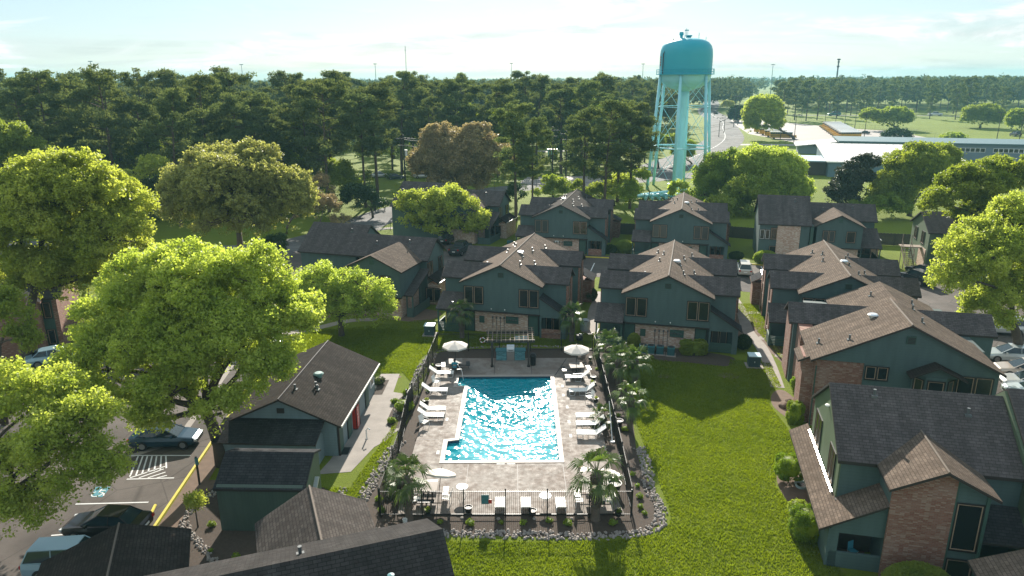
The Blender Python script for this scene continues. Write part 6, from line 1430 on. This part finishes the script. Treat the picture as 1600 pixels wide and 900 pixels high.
x, y = G(961, 668); t = thing('pool_pole', 'long white pole leaning on the right pool fence', 'pole', (7.25, 47.0, 0)); MB().tube([(-.2, -1.6, .3), (-.05, 1.6, 1.85)], .03, 6).build('pole', M['white'], t); MB().box(-.35, -.05, -1.75, -1.55, .22, .3).build('brush', M['white'], t)
x, y = G(283 / 6.43 + 590, 812); t = thing('bucket', 'small pale bucket in the mulch by the front left palm', 'bucket', (x, y - .3, 0)); MB().lathe([(0, 0), (.12, 0), (.15, .25), (.13, .25), (.1, .05)], 12).build('bucket', M['white'], t)
for i, (px, py) in enumerate(((722, 810), (779, 811), (835, 811), (893, 811))):
    x, y = G(px, py); t = thing('fence_light', 'pale round footing light %s' % ('below the left part of the front fence', 'below the front fence under the teal sign', 'below the front fence by the middle lounger', 'below the front fence left of the right palm')[i], 'light', (x, y, 0)); MB().lathe([(0, .10), (.09, .08), (.12, .02)], 14).build('cap', M['concrete'], t)

# vending machine
vx, vy = G(563, 668); t = thing('vending_machine', 'red and black drinks machine against the clubhouse wall', 'vending machine', (vx - .1, vy + .1, 0), R(87))
MB().box(-.5, .5, 0, .9, .05, 1.88).build('cabinet', M['trimdark'], t, bevel=.02); MB().box(-.48, .12, -.03, 0, .1, 1.84).build('front_panel', M['red'], t); MB().box(-.515, -.5, .06, .84, .12, 1.8).build('side_panel', M['red'], t); MB().box(.16, .44, -.02, .0, .1, 1.84).build('button_panel', M['darkmetal'], t); MB().box(-.5, .5, .0, .9, 1.885, 1.9).build('top', plain('dusty_tan_top', (.30, .22, .16), .9), t)
def text(s_, size, mat, parent, loc, rot, name='lettering', ext=.004):
    c = bpy.data.curves.new(name, 'FONT'); c.body = s_; c.size = size; c.extrude = ext; c.align_x = 'CENTER'; c.align_y = 'CENTER'
    o = bpy.data.objects.new(name, c); COL.objects.link(o); dg = bpy.context.evaluated_depsgraph_get(); me = bpy.data.meshes.new_from_object(o.evaluated_get(dg)); bpy.data.objects.remove(o)
    o = bpy.data.objects.new(name, me); COL.objects.link(o); me.materials.clear(); me.materials.append(mat); setp(o, parent); o.location = loc; o.rotation_euler = rot; return o
text('Coca-Cola', .36, M['white'], t, (-.18, -.034, .98), (R(90), R(-90), 0))
text('Coca-Cola', .34, M['white'], t, (-.52, .45, .98), (R(90), R(-90), R(-90)))
# hydrant-like pipe by the walk
x, y = G(573, 686); t = thing('standpipe', 'white standpipe on the wet concrete by the clubhouse', 'standpipe', (x, y, 0)); MB().tube([(0, 0, 0), (0, 0, .75), (.15, 0, .85), (.28, 0, .75)], .05, 8).build('pipe', M['white'], t); MB().lathe([(0, 0), (.12, 0), (.12, .05)], 10).build('flange', M['white'], t)
x, y = G(538, 705); t = thing('door_mat', 'dark door mat outside the clubhouse door', 'mat', (x, y, .022)); MB().box(-.35, .35, -.5, .5, 0, .015).build('mat', M['darkmetal'], t)
# utility boxes
def ubox(label, px, py, w=1.0, h=1.05, d=.9, rz=.0):
    x, y = G(px, py); t = thing('utility_box', label, 'utility box', (x, y, 0), rz); MB().box(-w / 2, w / 2, -d / 2, d / 2, .08, h).build('cabinet', plain('dark_teal_cabinet', (.03, .06, .07), .5), t, bevel=.02)
    MB().slab([(-w / 2 - .04, -d / 2 - .04, h + .06), (w / 2 + .04, -d / 2 - .04, h + .06), (w / 2 + .04, d / 2 + .04, h + .09), (-w / 2 - .04, d / 2 + .04, h + .09)], .07, 0, 0).build('lid', M['signpale'], t); MB().box(-w / 2 - .2, w / 2 + .3, -d / 2 - .2, d / 2 + .2, 0, .08).build('slab', M['concrete'], t)
    MB().box(-.03, .03, -d / 2 - .02, -d / 2, .5, .62).build('handle', M['steel'], t)
ubox('dark utility box on the lawn beside the curving walkway', 1177, 572, rz=R(-8)); ubox('dark utility box on the shaded lawn by the left porch', 672, 523, rz=R(-5))
for px, py, lb in ((1004, 551, 'leftmost air conditioner of the four under the brick wall'), (1017, 552, 'tall air conditioner second from the left under the brick wall'), (1031, 553, 'lightest air conditioner third from the left under the brick wall'), (1048, 555, 'rightmost air conditioner of the four under the brick wall')):
    x, y = G(px, py); acunit(lb, x, y, R(-14), .95)
for px, py, lb in ((797, 385, 'air conditioner at the brick side of the house behind the spreading tree'), (793, 392, 'nearer air conditioner at the brick side of the house behind the spreading tree')):
    x, y = G(px, py); acunit(lb, x, y, R(-20), 1.1)
# grills / smoker left behind near the right palm
x, y = G(905, 540); t = thing('smoker', 'black kettle barbecue smoker on legs behind the right umbrella palm', 'barbecue', (x, y, 0)); m = MB(); m.lathe([(0, .5), (.3, .6), (.38, .85), (.3, 1.1), (0, 1.2)], 16)
for k in range(3): a = k * 2.1; m.tube([(.25 * math.cos(a), .25 * math.sin(a), .6), (.35 * math.cos(a), .35 * math.sin(a), 0)], .02, 5)
m.build('kettle', M['darkmetal'], t); MB().lathe([(.04, 1.2), (.06, 1.28), (0, 1.3)], 8).build('handle', M['steel'], t)
x, y = G(914, 515); t = thing('covered_grill', 'grill under a pale grey cover beside the house wall', 'barbecue', (x, y, 0)); MB().lathe([(.5, 0), (.55, .6), (.5, 1.0), (.3, 1.15), (0, 1.2)], 10).build('cover', plain('grey_cover', (.35, .40, .42), .5), t); MB().box(-.2, .2, -.5, .5, 1.0, 1.06).build('shelf', M['darkmetal'], t)
x, y = G(1252, 760); t = thing('water_bowl', 'pale blue dish in the dirt beside the near right house', 'dish', (x, y, 0)); m = MB(); m.lathe([(0, .1), (.32, .1), (.42, .2), (.45, .2), (.36, 0)], 20); m.build('dish', M['signpale'], t); MB().lathe([(0, .13), (.28, .13)], 16).build('water', M['glass'], t)
x, y = G(1240, 572); t = thing('garden_ornament', 'round pale stone ball in the bed by the walkway', 'ornament', (x, y, 0)); MB().lathe([(.2, 0), (.35, .15), (.4, .35), (.3, .6), (0, .7)], 14).build('ball', M['concrete'], t, smooth=True); MB().lathe([(.25, 0), (.25, .06), (0, .06)], 12).build('base', M['wood'], t)
for i, (px, py, lb) in enumerate(((1225, 635, 'grey boulder at the end of the walkway bed'), (1232, 628, 'smaller boulder behind the grey one in the walkway bed'))):
    x, y = G(px, py); bm = bmesh.new(); bmesh.ops.create_icosphere(bm, subdivisions=3, radius=.42 - .12 * i)
    for v in bm.verts: v.co *= 1 + .18 * math.sin(v.co.x * 9 + i) * math.cos(v.co.y * 7); v.co.z *= .6
    me = bpy.data.meshes.new('boulder'); bm.to_mesh(me); bm.free(); me.materials.append(M['dirt']); o = bpy.data.objects.new('boulder', me); COL.objects.link(o); o.location = (x, y, .1); tag(o, lb, 'boulder')
# blue things inside porches
x, y = -1.7, 0
mtx = Matrix.Translation((RO[0], RO[1], 0)) @ Matrix.Rotation(-R(RT), 4, 'Z')
p = mtx @ Vector((1.05, -1.1, 0)); t = thing('folding_chair', 'teal folding chair inside the near house porch', 'chair', tuple(p), .4); t.scale = (.8, .8, .8); M['tealcloth'] = plain('teal_canvas', (.03, .20, .26), .8)
MB().slab([(-.25, -.25, .95), (.25, -.25, .95), (.25, .25, .9), (-.25, .25, .9)], .03, 0, 0).build('seat', M['tealcloth'], t); MB().slab([(-.25, .25, 1.5), (-.25, .2, .95), (.25, .2, .95), (.25, .25, 1.5)], .03, 0, 0).build('backrest', M['tealcloth'], t); m = MB()
for a in (-.23, .23): m.tube([(a, -.25, 0), (a, .25, .93)], .015, 5); m.tube([(a, .25, 0), (a, -.25, .93)], .015, 5)
m.build('leg_frame', M['steel'], t)
# sign post by the access bay
x, y = G(312, 757); t = thing('sign_post', 'dark post with narrow sign at the yellow kerb by the tree', 'sign post', (x, y, 0)); MB().box(-.05, .05, -.05, .05, 0, 2.0).build('post', M['darkmetal'], t); MB().box(-.06, .16, -.07, -.05, 1.45, 1.95).build('plate', M['teal'], t)
# stacked porch railings of far houses come with the houses

# ================================================================== POLES
def utilpole(label, px, py, h, y=None, arm=True, xfm=False):
    x, yy = G(px, py) if y is None else (D(px, py, y)[0], y); t = thing('utility_pole', label, 'utility pole', (x, yy, 0)); MB().tube([(0, 0, 0), (0, 0, h)], [.2, .13], 8).build('pole', M['fascia'], t)
    if arm: m = MB().box(-1.5, 1.5, -.08, .08, h - .9, h - .7); m.box(-1.0, 1.0, -.08, .08, h - 2.2, h - 2.05); [m.lathe([(0, .25), (.07, .2), (.07, 0)], 6, c=(q, 0, h - .7)) for q in (-1.4, -.7, .7, 1.4)]; m.build('crossarm', M['wooddark'], t)
    if xfm: MB().tube([(.45, 0, h - 4.2), (.45, 0, h - 3)], .35, 12).build('transformer', M['steel'], t)
    return (x, yy, h)
w1 = utilpole('utility pole with transformer cans between the slim pines', 634, 300, 14, 148, True, True)
w2 = utilpole('utility pole in the street gap right of the brown budding tree', 863, 282, 14, 170); w3 = utilpole('second utility pole in the street gap', 884, 285, 13, 172, True)
w4 = utilpole('utility pole far along the main road', 1147, 190, 16, 380); w5 = utilpole('twin of the utility pole far along the main road', 1153, 190, 16, 392)
m = MB()
def wire(a, b, sag=.8, dz=-.5):
    A_ = Vector((a[0], a[1], a[2] + dz)); B_ = Vector((b[0], b[1], b[2] + dz)); m.tube([A_.lerp(B_, k / 10) - Vector((0, 0, sag * 4 * (k / 10) * (1 - k / 10))) for k in range(11)], .03, 3, cap=False)
w0 = (-45, 128, 12)
for dz in (-.5, -.9, -2.1): wire(w0, w1, 1.2, dz); wire(w1, w2, 1.6, dz); wire(w3, (60, 196, 14), 1.4, dz)
o = m.build('power_lines', M['darkmetal']); tag(o, 'thin power lines strung between the utility poles', 'power line')
utilpole('utility pole partly hidden behind the olive tree', 436, 300, 12, 128)
def lamppost(label, px, py, h, head=2, y=None):
    x, yy = G(px, py) if y is None else (D(px, py, y)[0], y); t = thing('light_pole', label, 'light pole', (x, yy, 0)); MB().tube([(0, 0, 0), (0, 0, h)], [.16, .09], 8).build('pole', M['fascia'], t)
    m = MB()
    for s in ((-1, 1) if head == 2 else (1,)): m.box(min(0, s * 1.1), max(0, s * 1.1), -.06, .06, h - .05, h + .05); m.box(s * 1.1 - .35, s * 1.1 + .35, -.3, .3, h - .12, h + .16)
    m.build('lamp_head', M['trimdark'], t)
for px, py, h, lb in ((1349, 223, 11, 'lamp post in front of the school buses'), (1240, 225, 11, 'lamp post at the left end of the bus lot'), (1219, 218, 9, 'lamp post by the leftmost school buses'), (1557, 220, 11, 'lamp post right of the field oak above the grey school roof'), (1592, 222, 13, 'lamp post at the right edge above the grey school roof'), (1289, 192, 9, 'left of four slim poles behind the buses'), (1305, 196, 9, 'second of four slim poles behind the buses'), (1319, 201, 9, 'third of four slim poles behind the buses'), (1335, 203, 9, 'right of four slim poles behind the buses'), (1461, 173, 12, 'lamp post behind the white pickup'), (1131, 208, 8, 'lamp post on the near side of the main road'), (1123, 214, 8, 'lower lamp post on the near side of the main road')):
    lamppost(lb, px, py, h, 1 if 'slim' in lb else 2)
for px, top, y, lb in ((141, 96, 900, 'tiny mast light on the skyline above the highest pine'), (377, 101, 1000, 'tiny mast light on the skyline above the olive tree'), (586, 100, 1000, 'tiny mast light on the skyline left of the radio mast'), (799, 99, 1000, 'tiny mast light on the skyline at the middle'), (1005, 100, 1000, 'tiny mast light on the skyline left of the water tower'), (1208, 101, 1000, 'tiny mast light on the skyline right of the water tower')):
    x, _, z = D(px, top, y); t = thing('mast_light', lb, 'mast light', (x, y, 0)); MB().tube([(0, 0, 0), (0, 0, z)], [.6, .3], 6).build('mast', M['pipe'], t); MB().box(-2.2, 2.2, -1, 1, z - .4, z + .5).build('lamp_ring', M['pipe'], t)
x, _, z = D(633, 72, 1500); t = thing('radio_mast', 'thin tall radio mast on the skyline', 'radio mast', (x, 1500, 0)); m = MB()
for a in (0, 2.1, 4.2): m.tube([(1.2 * math.cos(a), 1.2 * math.sin(a), 0), (.8 * math.cos(a), .8 * math.sin(a), z)], .22, 4)
for k in range(24): m.box(-.9, .9, -.1, .1, z * k / 24, z * k / 24 + .3)
m.build('lattice', M['pipe'], t); m = MB().box(-1.6, 1.6, -.6, .6, z * .9, z * .9 + 1.5); m.build('antenna', M['white'], t)
x, _, z = D(1311, 92, 620); t = thing('cell_tower', 'phone mast with antenna rings rising above the right treeline', 'phone mast', (x, 620, 0)); MB().tube([(0, 0, 0), (0, 0, z)], [.9, .55], 8).build('mast', M['pipe'], t)
m = MB()
for zz, r_ in ((z - .4, 1.4), (z - 2.4, .9), (z - 6, 1.1)): m.lathe([(r_ * .5, zz - .6), (r_, zz - .5), (r_, zz + .5), (r_ * .5, zz + .6)], 8)
m.build('antenna_ring', M['fascia'], t)
# blue portable box by the street
x, y = G(863, 246); t = thing('kiosk', 'pale blue box by the street seen between the pines', 'kiosk', (x, y, 0)); MB().box(-1.5, 1.5, -1, 1, 0, 2.6).build('body', M['tower'], t); MB().box(-.1, .1, -1.05, -1.0, .1, 2.5).build('door_gap', M['white'], t); MB().box(-1.6, 1.6, -1.1, 1.1, 2.6, 2.75).build('roof', M['white'], t)
# ================================================================== VEHICLES
CP = {}
def carpaint(c, metal=.3):
    k = tuple(c)
    if k not in CP:
        m = Mat('car_paint_%d' % len(CP)); m.col(c); m.set(Roughness=.28, Metallic=metal); m.b.inputs['Coat Weight'].default_value = .4; m.b.inputs['Coat Roughness'].default_value = .05; CP[k] = m.m
    return CP[k]
M['lampglass'] = plain('headlight_lens', (.6, .62, .62), .15, .03); M['redglass'] = plain('tail_light_lens', (.35, .01, .01), .2, .05); M['rim'] = plain('alloy_rim', (.35, .35, .35), .35, .1, metal=.8)
def car(name, label, cat, x, y, rz, kind, color, group=None, z=0.0, w=1.82, s=1.0):
    """front points along local +X; body lofted from stations (x, half width, sill z, belt z)"""
    t = thing(name, label, cat, (x, y, z), rz, group); P_ = carpaint(color)
    if kind == 'sedan': L_ = 4.7; st = [(-2.35, .70, .42, .82), (-2.25, .84, .30, .98), (-1.5, .90, .24, 1.02), (-.6, .91, .22, .96), (.6, .91, .22, .94), (1.3, .90, .22, .90), (2.05, .84, .26, .78), (2.30, .70, .34, .66)]; gh = [(-1.75, 1.0), (-1.15, 1.42), (.1, 1.45), (1.05, .93)]; 
    elif kind == 'suv': L_ = 4.7; st = [(-2.35, .76, .5, .95), (-2.28, .88, .38, 1.10), (-1.4, .93, .30, 1.10), (0, .93, .28, 1.06), (1.1, .92, .28, 1.04), (1.4, .91, .28, 1.0), (2.1, .86, .32, .92), (2.33, .72, .42, .78)]; gh = [(-2.24, 1.10), (-1.95, 1.68), (.35, 1.72), (1.15, 1.05)]
    elif kind == 'pickup': L_ = 5.6; st = [(-2.8, .88, .55, 1.12), (-2.7, .93, .42, 1.15), (-1.0, .94, .38, 1.15), (0, .95, .36, 1.12), (1.4, .94, .36, 1.10), (1.7, .93, .38, 1.10), (2.5, .88, .42, 1.05), (2.75, .78, .5, .9)]; gh = [(-.95, 1.15), (-.8, 1.78), (.7, 1.80), (1.5, 1.12)]
    b = MB(); n = len(st); ring_ = []
    for (sx, hw, z0, z1) in st: ring_.append([(sx, -hw * .88, z0), (sx, -hw, z0 + .12), (sx, -hw, z0 + (z1 - z0) * .62), (sx, -hw * .93, z1 - .03), (sx, -hw * .80, z1), (sx, hw * .80, z1), (sx, hw * .93, z1 - .03), (sx, hw, z0 + (z1 - z0) * .62), (sx, hw, z0 + .12), (sx, hw * .88, z0)])
    vs = [p for r_ in ring_ for p in r_]; fs = []
    for i in range(n - 1):
        for k in range(10): k2 = (k + 1) % 10; fs.append((i * 10 + k, (i + 1) * 10 + k, (i + 1) * 10 + k2, i * 10 + k2))
    fs += [tuple(range(10)), tuple(reversed(range((n - 1) * 10, n * 10)))]; b.add(vs, fs)
    body = b.build('body', P_, t, smooth=False)
    # cabin: roof skin and pillars in paint, glass set between
    a0, a1, a2, a3 = gh; hb, ht = .80 * st[3][1], .62 * st[3][1]
    q = {i: ((g[0], -(hb if i in (0, 3) else ht), g[1]), (g[0], (hb if i in (0, 3) else ht), g[1])) for i, g in enumerate(gh)}
    c = MB(); c.add([q[1][0], q[2][0], q[2][1], q[1][1]], [(0, 1, 2, 3)]); rf = [(q[1][0][0] - .02, q[1][0][1], q[1][0][2] + .0)]
    c = MB(); c.slab([(a1[0] - .04, -ht - .02, a1[1] + .03), (a2[0] + .04, -ht - .02, a2[1] + .03), (a2[0] + .04, ht + .02, a2[1] + .03), (a1[0] - .04, ht + .02, a1[1] + .03)], .05, 0, 0)
    for s_ in (0, 1):
        for i, j in ((0, 1), (3, 2)): c.tube([q[i][s_], q[j][s_]], .035, 5)
        mx = (a1[0] + a2[0]) / 2; sy = -1 if s_ == 0 else 1; c.tube([(mx, sy * (hb + .01), a0[1] - .02), (mx, sy * (ht + .01), a1[1] + .02)], .03, 5)
    c.build('roof', P_, t)
    g = MB(); g.add([q[0][0], q[3][0], q[2][0], q[1][0], q[0][1], q[3][1], q[2][1], q[1][1]], [(0, 1, 2, 3), (7, 6, 5, 4), (1, 5, 6, 2), (0, 3, 7, 4), (3, 2, 6, 7)]); g.build('windows', M['carglass'], t)
    if kind == 'pickup':
        m = MB().box(-2.62, -1.05, -.74, .74, 1.151, 1.156); m.build('truck_bed', M['darkmetal'], t)
    wx = (L_ / 2 - .95, -(L_ / 2 - .98)); rw = .34 if kind == 'sedan' else .39
    for xx in wx:
        for sy in (-1, 1):
            wv = bpy.data.objects.new('wheel', None); COL.objects.link(wv); setp(wv, t); wv.location = (xx, sy * (st[3][1] - .09), rw); wv.rotation_euler = (R(90), 0, 0)
            MB().lathe([(rw * .62, -.11), (rw, -.11), (rw, .11), (rw * .62, .11)], 20).build('tyre', M['rubber'], wv); mm = MB().lathe([(0, -.09), (rw * .62, -.10), (rw * .62, .10), (0, .09)], 14); mm.build('rim', M['rim'], wv)
    fx = st[-1][0]; rx_ = st[0][0]
    for sy in (-1, 1):
        MB().obox((fx - .10, sy * .62, st[-1][3] - .05), (.16, .34, .14), (0, 0, sy * -.3)).build('headlight', M['lampglass'], t); MB().obox((rx_ + .04, sy * .68, st[0][3] - .06), (.12, .26, .18), (0, 0, sy * .2)).build('taillight', M['redglass'], t)
        MB().obox((a3[0] - .35, sy * (hb + .16), a3[1] + .04), (.14, .2, .12)).build('mirror', P_, t)
    MB().obox((rx_ - .01, 0, st[0][2] + .22), (.03, .45, .12)).build('number_plate', M['white'], t); MB().box(fx - .03, fx + .01, -.42, .42, st[-1][2] + .08, st[-1][2] + .24).build('radiator_grille', M['darkmetal'], t)
    t.scale = (s,) * 3; return t
x, y = G(262, 694); car('parked_car', 'dark teal blue sedan parked under the large tree by the hatched bay', 'car', x, y, R(4), 'sedan', (.004, .035, .06))
x, y = G(170, 838); car('parked_car', 'black sedan parked next to the brown gable roofed shelter', 'car', x - .2, y + .35, R(178), 'sedan', (.012, .012, .013))
x, y = G(105, 893); car('parked_car', 'pale blue sport utility car half under the brown gable roof', 'car', x + .5, y + .1, R(4), 'suv', (.30, .42, .46))
x, y = G(720, 395); car('parked_truck', 'dark pickup truck parked near the trunk of the spreading tree', 'pickup truck', x, y, R(72), 'pickup', (.03, .035, .04)); x, y = G(708, 380); car('parked_truck', 'darker truck just behind the pickup near the spreading tree', 'truck', x - .8, y + .6, R(70), 'suv', (.012, .016, .018))
x, y = G(1166, 430); car('parked_car', 'silver sport utility car at the head of the lot beside the rounded bush', 'car', x, y + 1, R(76), 'suv', (.50, .47, .42))
x, y = G(1432, 442); car('parked_car', 'dark sport utility car behind the right houses with teal rear glass', 'car', x, y, R(105), 'suv', (.012, .015, .018))
x, y = G(1444, 435); car('parked_car', 'black car just beyond the dark sport utility car', 'car', x + .6, y + 1.5, R(105), 'sedan', (.015, .015, .017))
for px, py, col_, rz, lb, kd in ((1562, 563, (.45, .50, .50), 168, 'pale blue grey car at the back of the row right of the big gabled house', 'sedan'), (1582, 587, (.48, .42, .36), 166, 'beige sedan second in the row right of the big gabled house', 'sedan'), (1592, 606, (.46, .47, .46), 166, 'silver car third in the row at the right edge', 'sedan'), (1600, 622, (.55, .62, .64), 166, 'white car nearest in the row at the right edge', 'sedan')):
    x, y = G(px, py); car('parked_car', lb, 'car', x + .9, y, R(rz), kd, col_)
x, y = G(1560, 520); car('parked_car', 'white car under the right edge tree', 'car', x, y, R(166), 'suv', (.55, .55, .53)); x, y = G(430, 556); car('parked_car', 'white car glimpsed through the large tree', 'car', -24.5, 64, R(5), 'sedan', (.6, .6, .58)); car('parked_car', 'silver car glimpsed through the upper part of the large tree', 'car', -27, 69, R(5), 'suv', (.5, .52, .52)); x, y = G(88, 566); car('parked_car', 'pale blue car parked by the brick house behind the left trees', 'car', x, y, R(30), 'sedan', (.25, .38, .44))
x, y = G(1461, 181); car('passing_truck', 'white pickup truck on the distant field road', 'pickup truck', x, y, R(-10), 'pickup', (.65, .66, .66), s=1.5); x, y = G(1303, 181); car('passing_car', 'green van on the distant field road behind the buses', 'van', x, y, R(175), 'suv', (.03, .16, .15), s=1.7)
x, y = G(1118, 178); car('passing_car', 'dark car driving on the main road beyond the tower', 'car', x, y, R(70), 'suv', (.03, .035, .04), s=1.3); x, y = G(1108, 182); car('passing_car', 'white car driving away on the main road', 'car', x, y - 60, R(70), 'sedan', (.6, .6, .6), s=1.2)
for i, (px, py) in enumerate(((588, 282), (612, 285), (655, 283), (700, 280))): x, y = G(px, py); car('parked_car', ('white car seen between pine trunks left of the utility pole', 'dark car seen between pine trunks by the utility pole', 'pale car beneath the brown budding tree', 'white car right beneath the brown budding tree')[i], 'car', x, y + 6, R(18), 'sedan', (.6, .6, .58) if i != 1 else (.03, .05, .06))
x, y = G(1333, 207); car('parked_car', 'black car parked at the right end of the bus row', 'car', x + 1, y + 4, R(160), 'sedan', (.01, .012, .014)); x, y = G(1340, 209); car('parked_car', 'second black car parked at the right end of the bus row', 'car', x + 2, y - 2, R(160), 'sedan', (.012, .012, .014)); x, y = G(1586, 213); car('parked_car', 'dark car under the tree at the far right edge', 'car', x, y, R(80), 'suv', (.02, .03, .03), s=1.3)
# school buses
def bus():
    t = thing('school_bus', 'yellow school bus with pale roof', 'school bus'); Y = carpaint((.55, .30, .02), 0.0)
    m = MB().xprism([(-1.2, .55), (1.2, .55), (1.2, 2.0), (-1.2, 2.0)], -5.2, 3.6); m.xprism([(-1.05, .6), (1.05, .6), (1.0, 1.55), (-1.0, 1.55)], 3.6, 5.2); m.build('body', Y, t)
    MB().box(-5.15, 3.5, -1.19, 1.19, 2.0, 2.6).build('window_band', M['carglass'], t); m = MB()
    for k in range(10):
        for sy in (-1.195, 1.165): m.box(-5.2 + k * .96, -5.08 + k * .96, sy, sy + .03, 2.0, 2.6)
    m.build('window_post', Y, t); MB().xprism([(-1.2, 2.6), (1.2, 2.6), (1.15, 2.85), (.7, 3.02), (-.7, 3.02), (-1.15, 2.85)], -5.25, 3.7).build('roof', M['white'], t)
    MB().box(-5.2, 3.5, -1.22, -1.2, 1.35, 1.45).build('side_stripe', M['darkmetal'], t)
    for xx in (-3.6, 4.0):
        for sy in (-1, 1): MB().lathe([(0, -.14), (.5, -.14), (.5, .14), (0, .14)], 16).build('wheel', M['rubber'], t); k_ = CH[t.name][-1]; k_.location = (xx, sy * 1.05, .5); k_.rotation_euler = (R(90), 0, 0)
    MB().box(5.2, 5.35, -1.15, 1.15, .5, .8).build('bumper', M['darkmetal'], t); return t
BS = bus(); stb = {}
a, b = G(1298, 200), G(1300, 215)
for k in range(9):
    f_ = k / 8; px = 1283 + 27 * f_; py = 199 + 17 * f_; x, y = G(px + 14, py + 1); put(BS, stb, x, y, R(185), ('farthest school bus of the main row', 'second school bus from the far end of the main row', 'third school bus from the far end of the main row', 'fourth school bus from the far end of the main row', 'middle school bus of the main row', 'fourth school bus from the near end of the main row', 'third school bus from the near end of the main row', 'second school bus from the near end of the main row', 'nearest school bus of the main row with its full yellow side showing')[k], .03, 1.0)['group'] = 'school buses in the main row'
for k in range(4): x, y = G(1196 + k * 9, 208 + k * 3); put(BS, stb, x, y, R(-15), ('farthest school bus partly behind the pale roadside tree', 'second bus beside the pale roadside tree', 'third bus beside the pale roadside tree', 'nearest bus of the small left row beside the lamp post')[k], .03, 1.0)['group'] = 'school buses in the small left row'

# ================================================================== PERSON at the far left table
def person(label, x, y, z, rz):
    t = thing('person', label, 'person', (x, y, z), rz)
    J = dict(pel=(0, 0, .52), ch=(0, .04, .82), nk=(0, .05, 1.02), hd=(0, .06, 1.12), ht=(0, .07, 1.27), ls=(-.18, .05, .97), le=(-.25, .12, .72), lh=(-.12, .38, .76), rs=(.18, .05, .97), re=(.25, .12, .72), rh=(.12, .38, .76),
             lp=(-.1, 0, .5), lk=(-.12, .42, .5), la=(-.12, .40, .08), lt=(-.12, .56, .04), rp=(.1, 0, .5), rk=(.12, .42, .5), ra=(.12, .40, .08), rt=(.12, .56, .04))
    E_ = [('pel', 'ch'), ('ch', 'nk'), ('nk', 'hd'), ('hd', 'ht'), ('ch', 'ls'), ('ls', 'le'), ('le', 'lh'), ('ch', 'rs'), ('rs', 're'), ('re', 'rh'), ('pel', 'lp'), ('lp', 'lk'), ('lk', 'la'), ('la', 'lt'), ('pel', 'rp'), ('rp', 'rk'), ('rk', 'ra'), ('ra', 'rt')]
    rad = dict(pel=.15, ch=.15, nk=.055, hd=.085, ht=.075, ls=.07, le=.045, lh=.035, rs=.07, re=.045, rh=.035, lp=.1, lk=.065, la=.04, lt=.03, rp=.1, rk=.065, ra=.04, rt=.03)
    k = list(J); me = bpy.data.meshes.new('body'); me.from_pydata([J[a] for a in k], [(k.index(a), k.index(b)) for a, b in E_], []); o = bpy.data.objects.new('body', me); COL.objects.link(o); setp(o, t)
    md = o.modifiers.new('skin', 'SKIN')
    for i, a in enumerate(k): me.skin_vertices[0].data[i].radius = (rad[a],) * 2
    me.skin_vertices[0].data[0].use_root = True; o.modifiers.new('sub', 'SUBSURF').render_levels = 2; me.materials.append(plain('skin', (.35, .2, .14), .6, .05))
    sh = MB().lathe([(.20, .50), (.20, .6), (.17, .8), (.21, .95), (.12, 1.03), (.0, 1.03)], 18); sh.v = [(a, b * .72 + .03, c) for a, b, c in sh.v]; sh.build('shirt', plain('teal_shirt', (.02, .20, .26), .8), t, smooth=True)
    sl_ = MB()
    for s in (-1, 1): sl_.tube([(s * .17, .05, .97), (s * .26, .12, .74)], [.085, .07], 10)
    sl_.build('sleeve', plain('teal_sleeve', (.02, .20, .26), .8), t, smooth=True); h = MB().lathe([(.0, .13), (.07, .11), (.105, .05), (.11, -.03), (.09, -.12), (.0, -.13)], 16, c=(0, .04, 1.21)); h.build('hair', plain('dark_hair', (.015, .01, .008), .6), t, smooth=True)
    p = MB()
    for s in (-1, 1): p.tube([(s * .1, .0, .5), (s * .12, .3, .51)], [.13, .09], 10)
    p.build('shorts', M['darkmetal'], t, smooth=True); return t
x, y = G(711, 535 , DZ + 2.45); person('person in a teal top sitting at the far left table', x + .0, y - 1.12, DZ, 0)

# ================================================================== HAZE
hz = Mat('haze_air'); hz.t.nodes.remove(hz.b); pv_ = hz.n('ShaderNodeVolumePrincipled'); pv_.inputs['Color'].default_value = (.34, .70, .82, 1); pv_.inputs['Density'].default_value = HAZE; pv_.inputs['Anisotropy'].default_value = .0
hz.l(pv_.outputs[0], hz.o.inputs['Volume'])
o = MB().box(-3600, 3600, -190, 4100, -3, 52).build('haze', hz.m); tag(o, 'thin blue haze over the far woods', 'haze', kind='stuff'); o.display_type = 'WIRE'
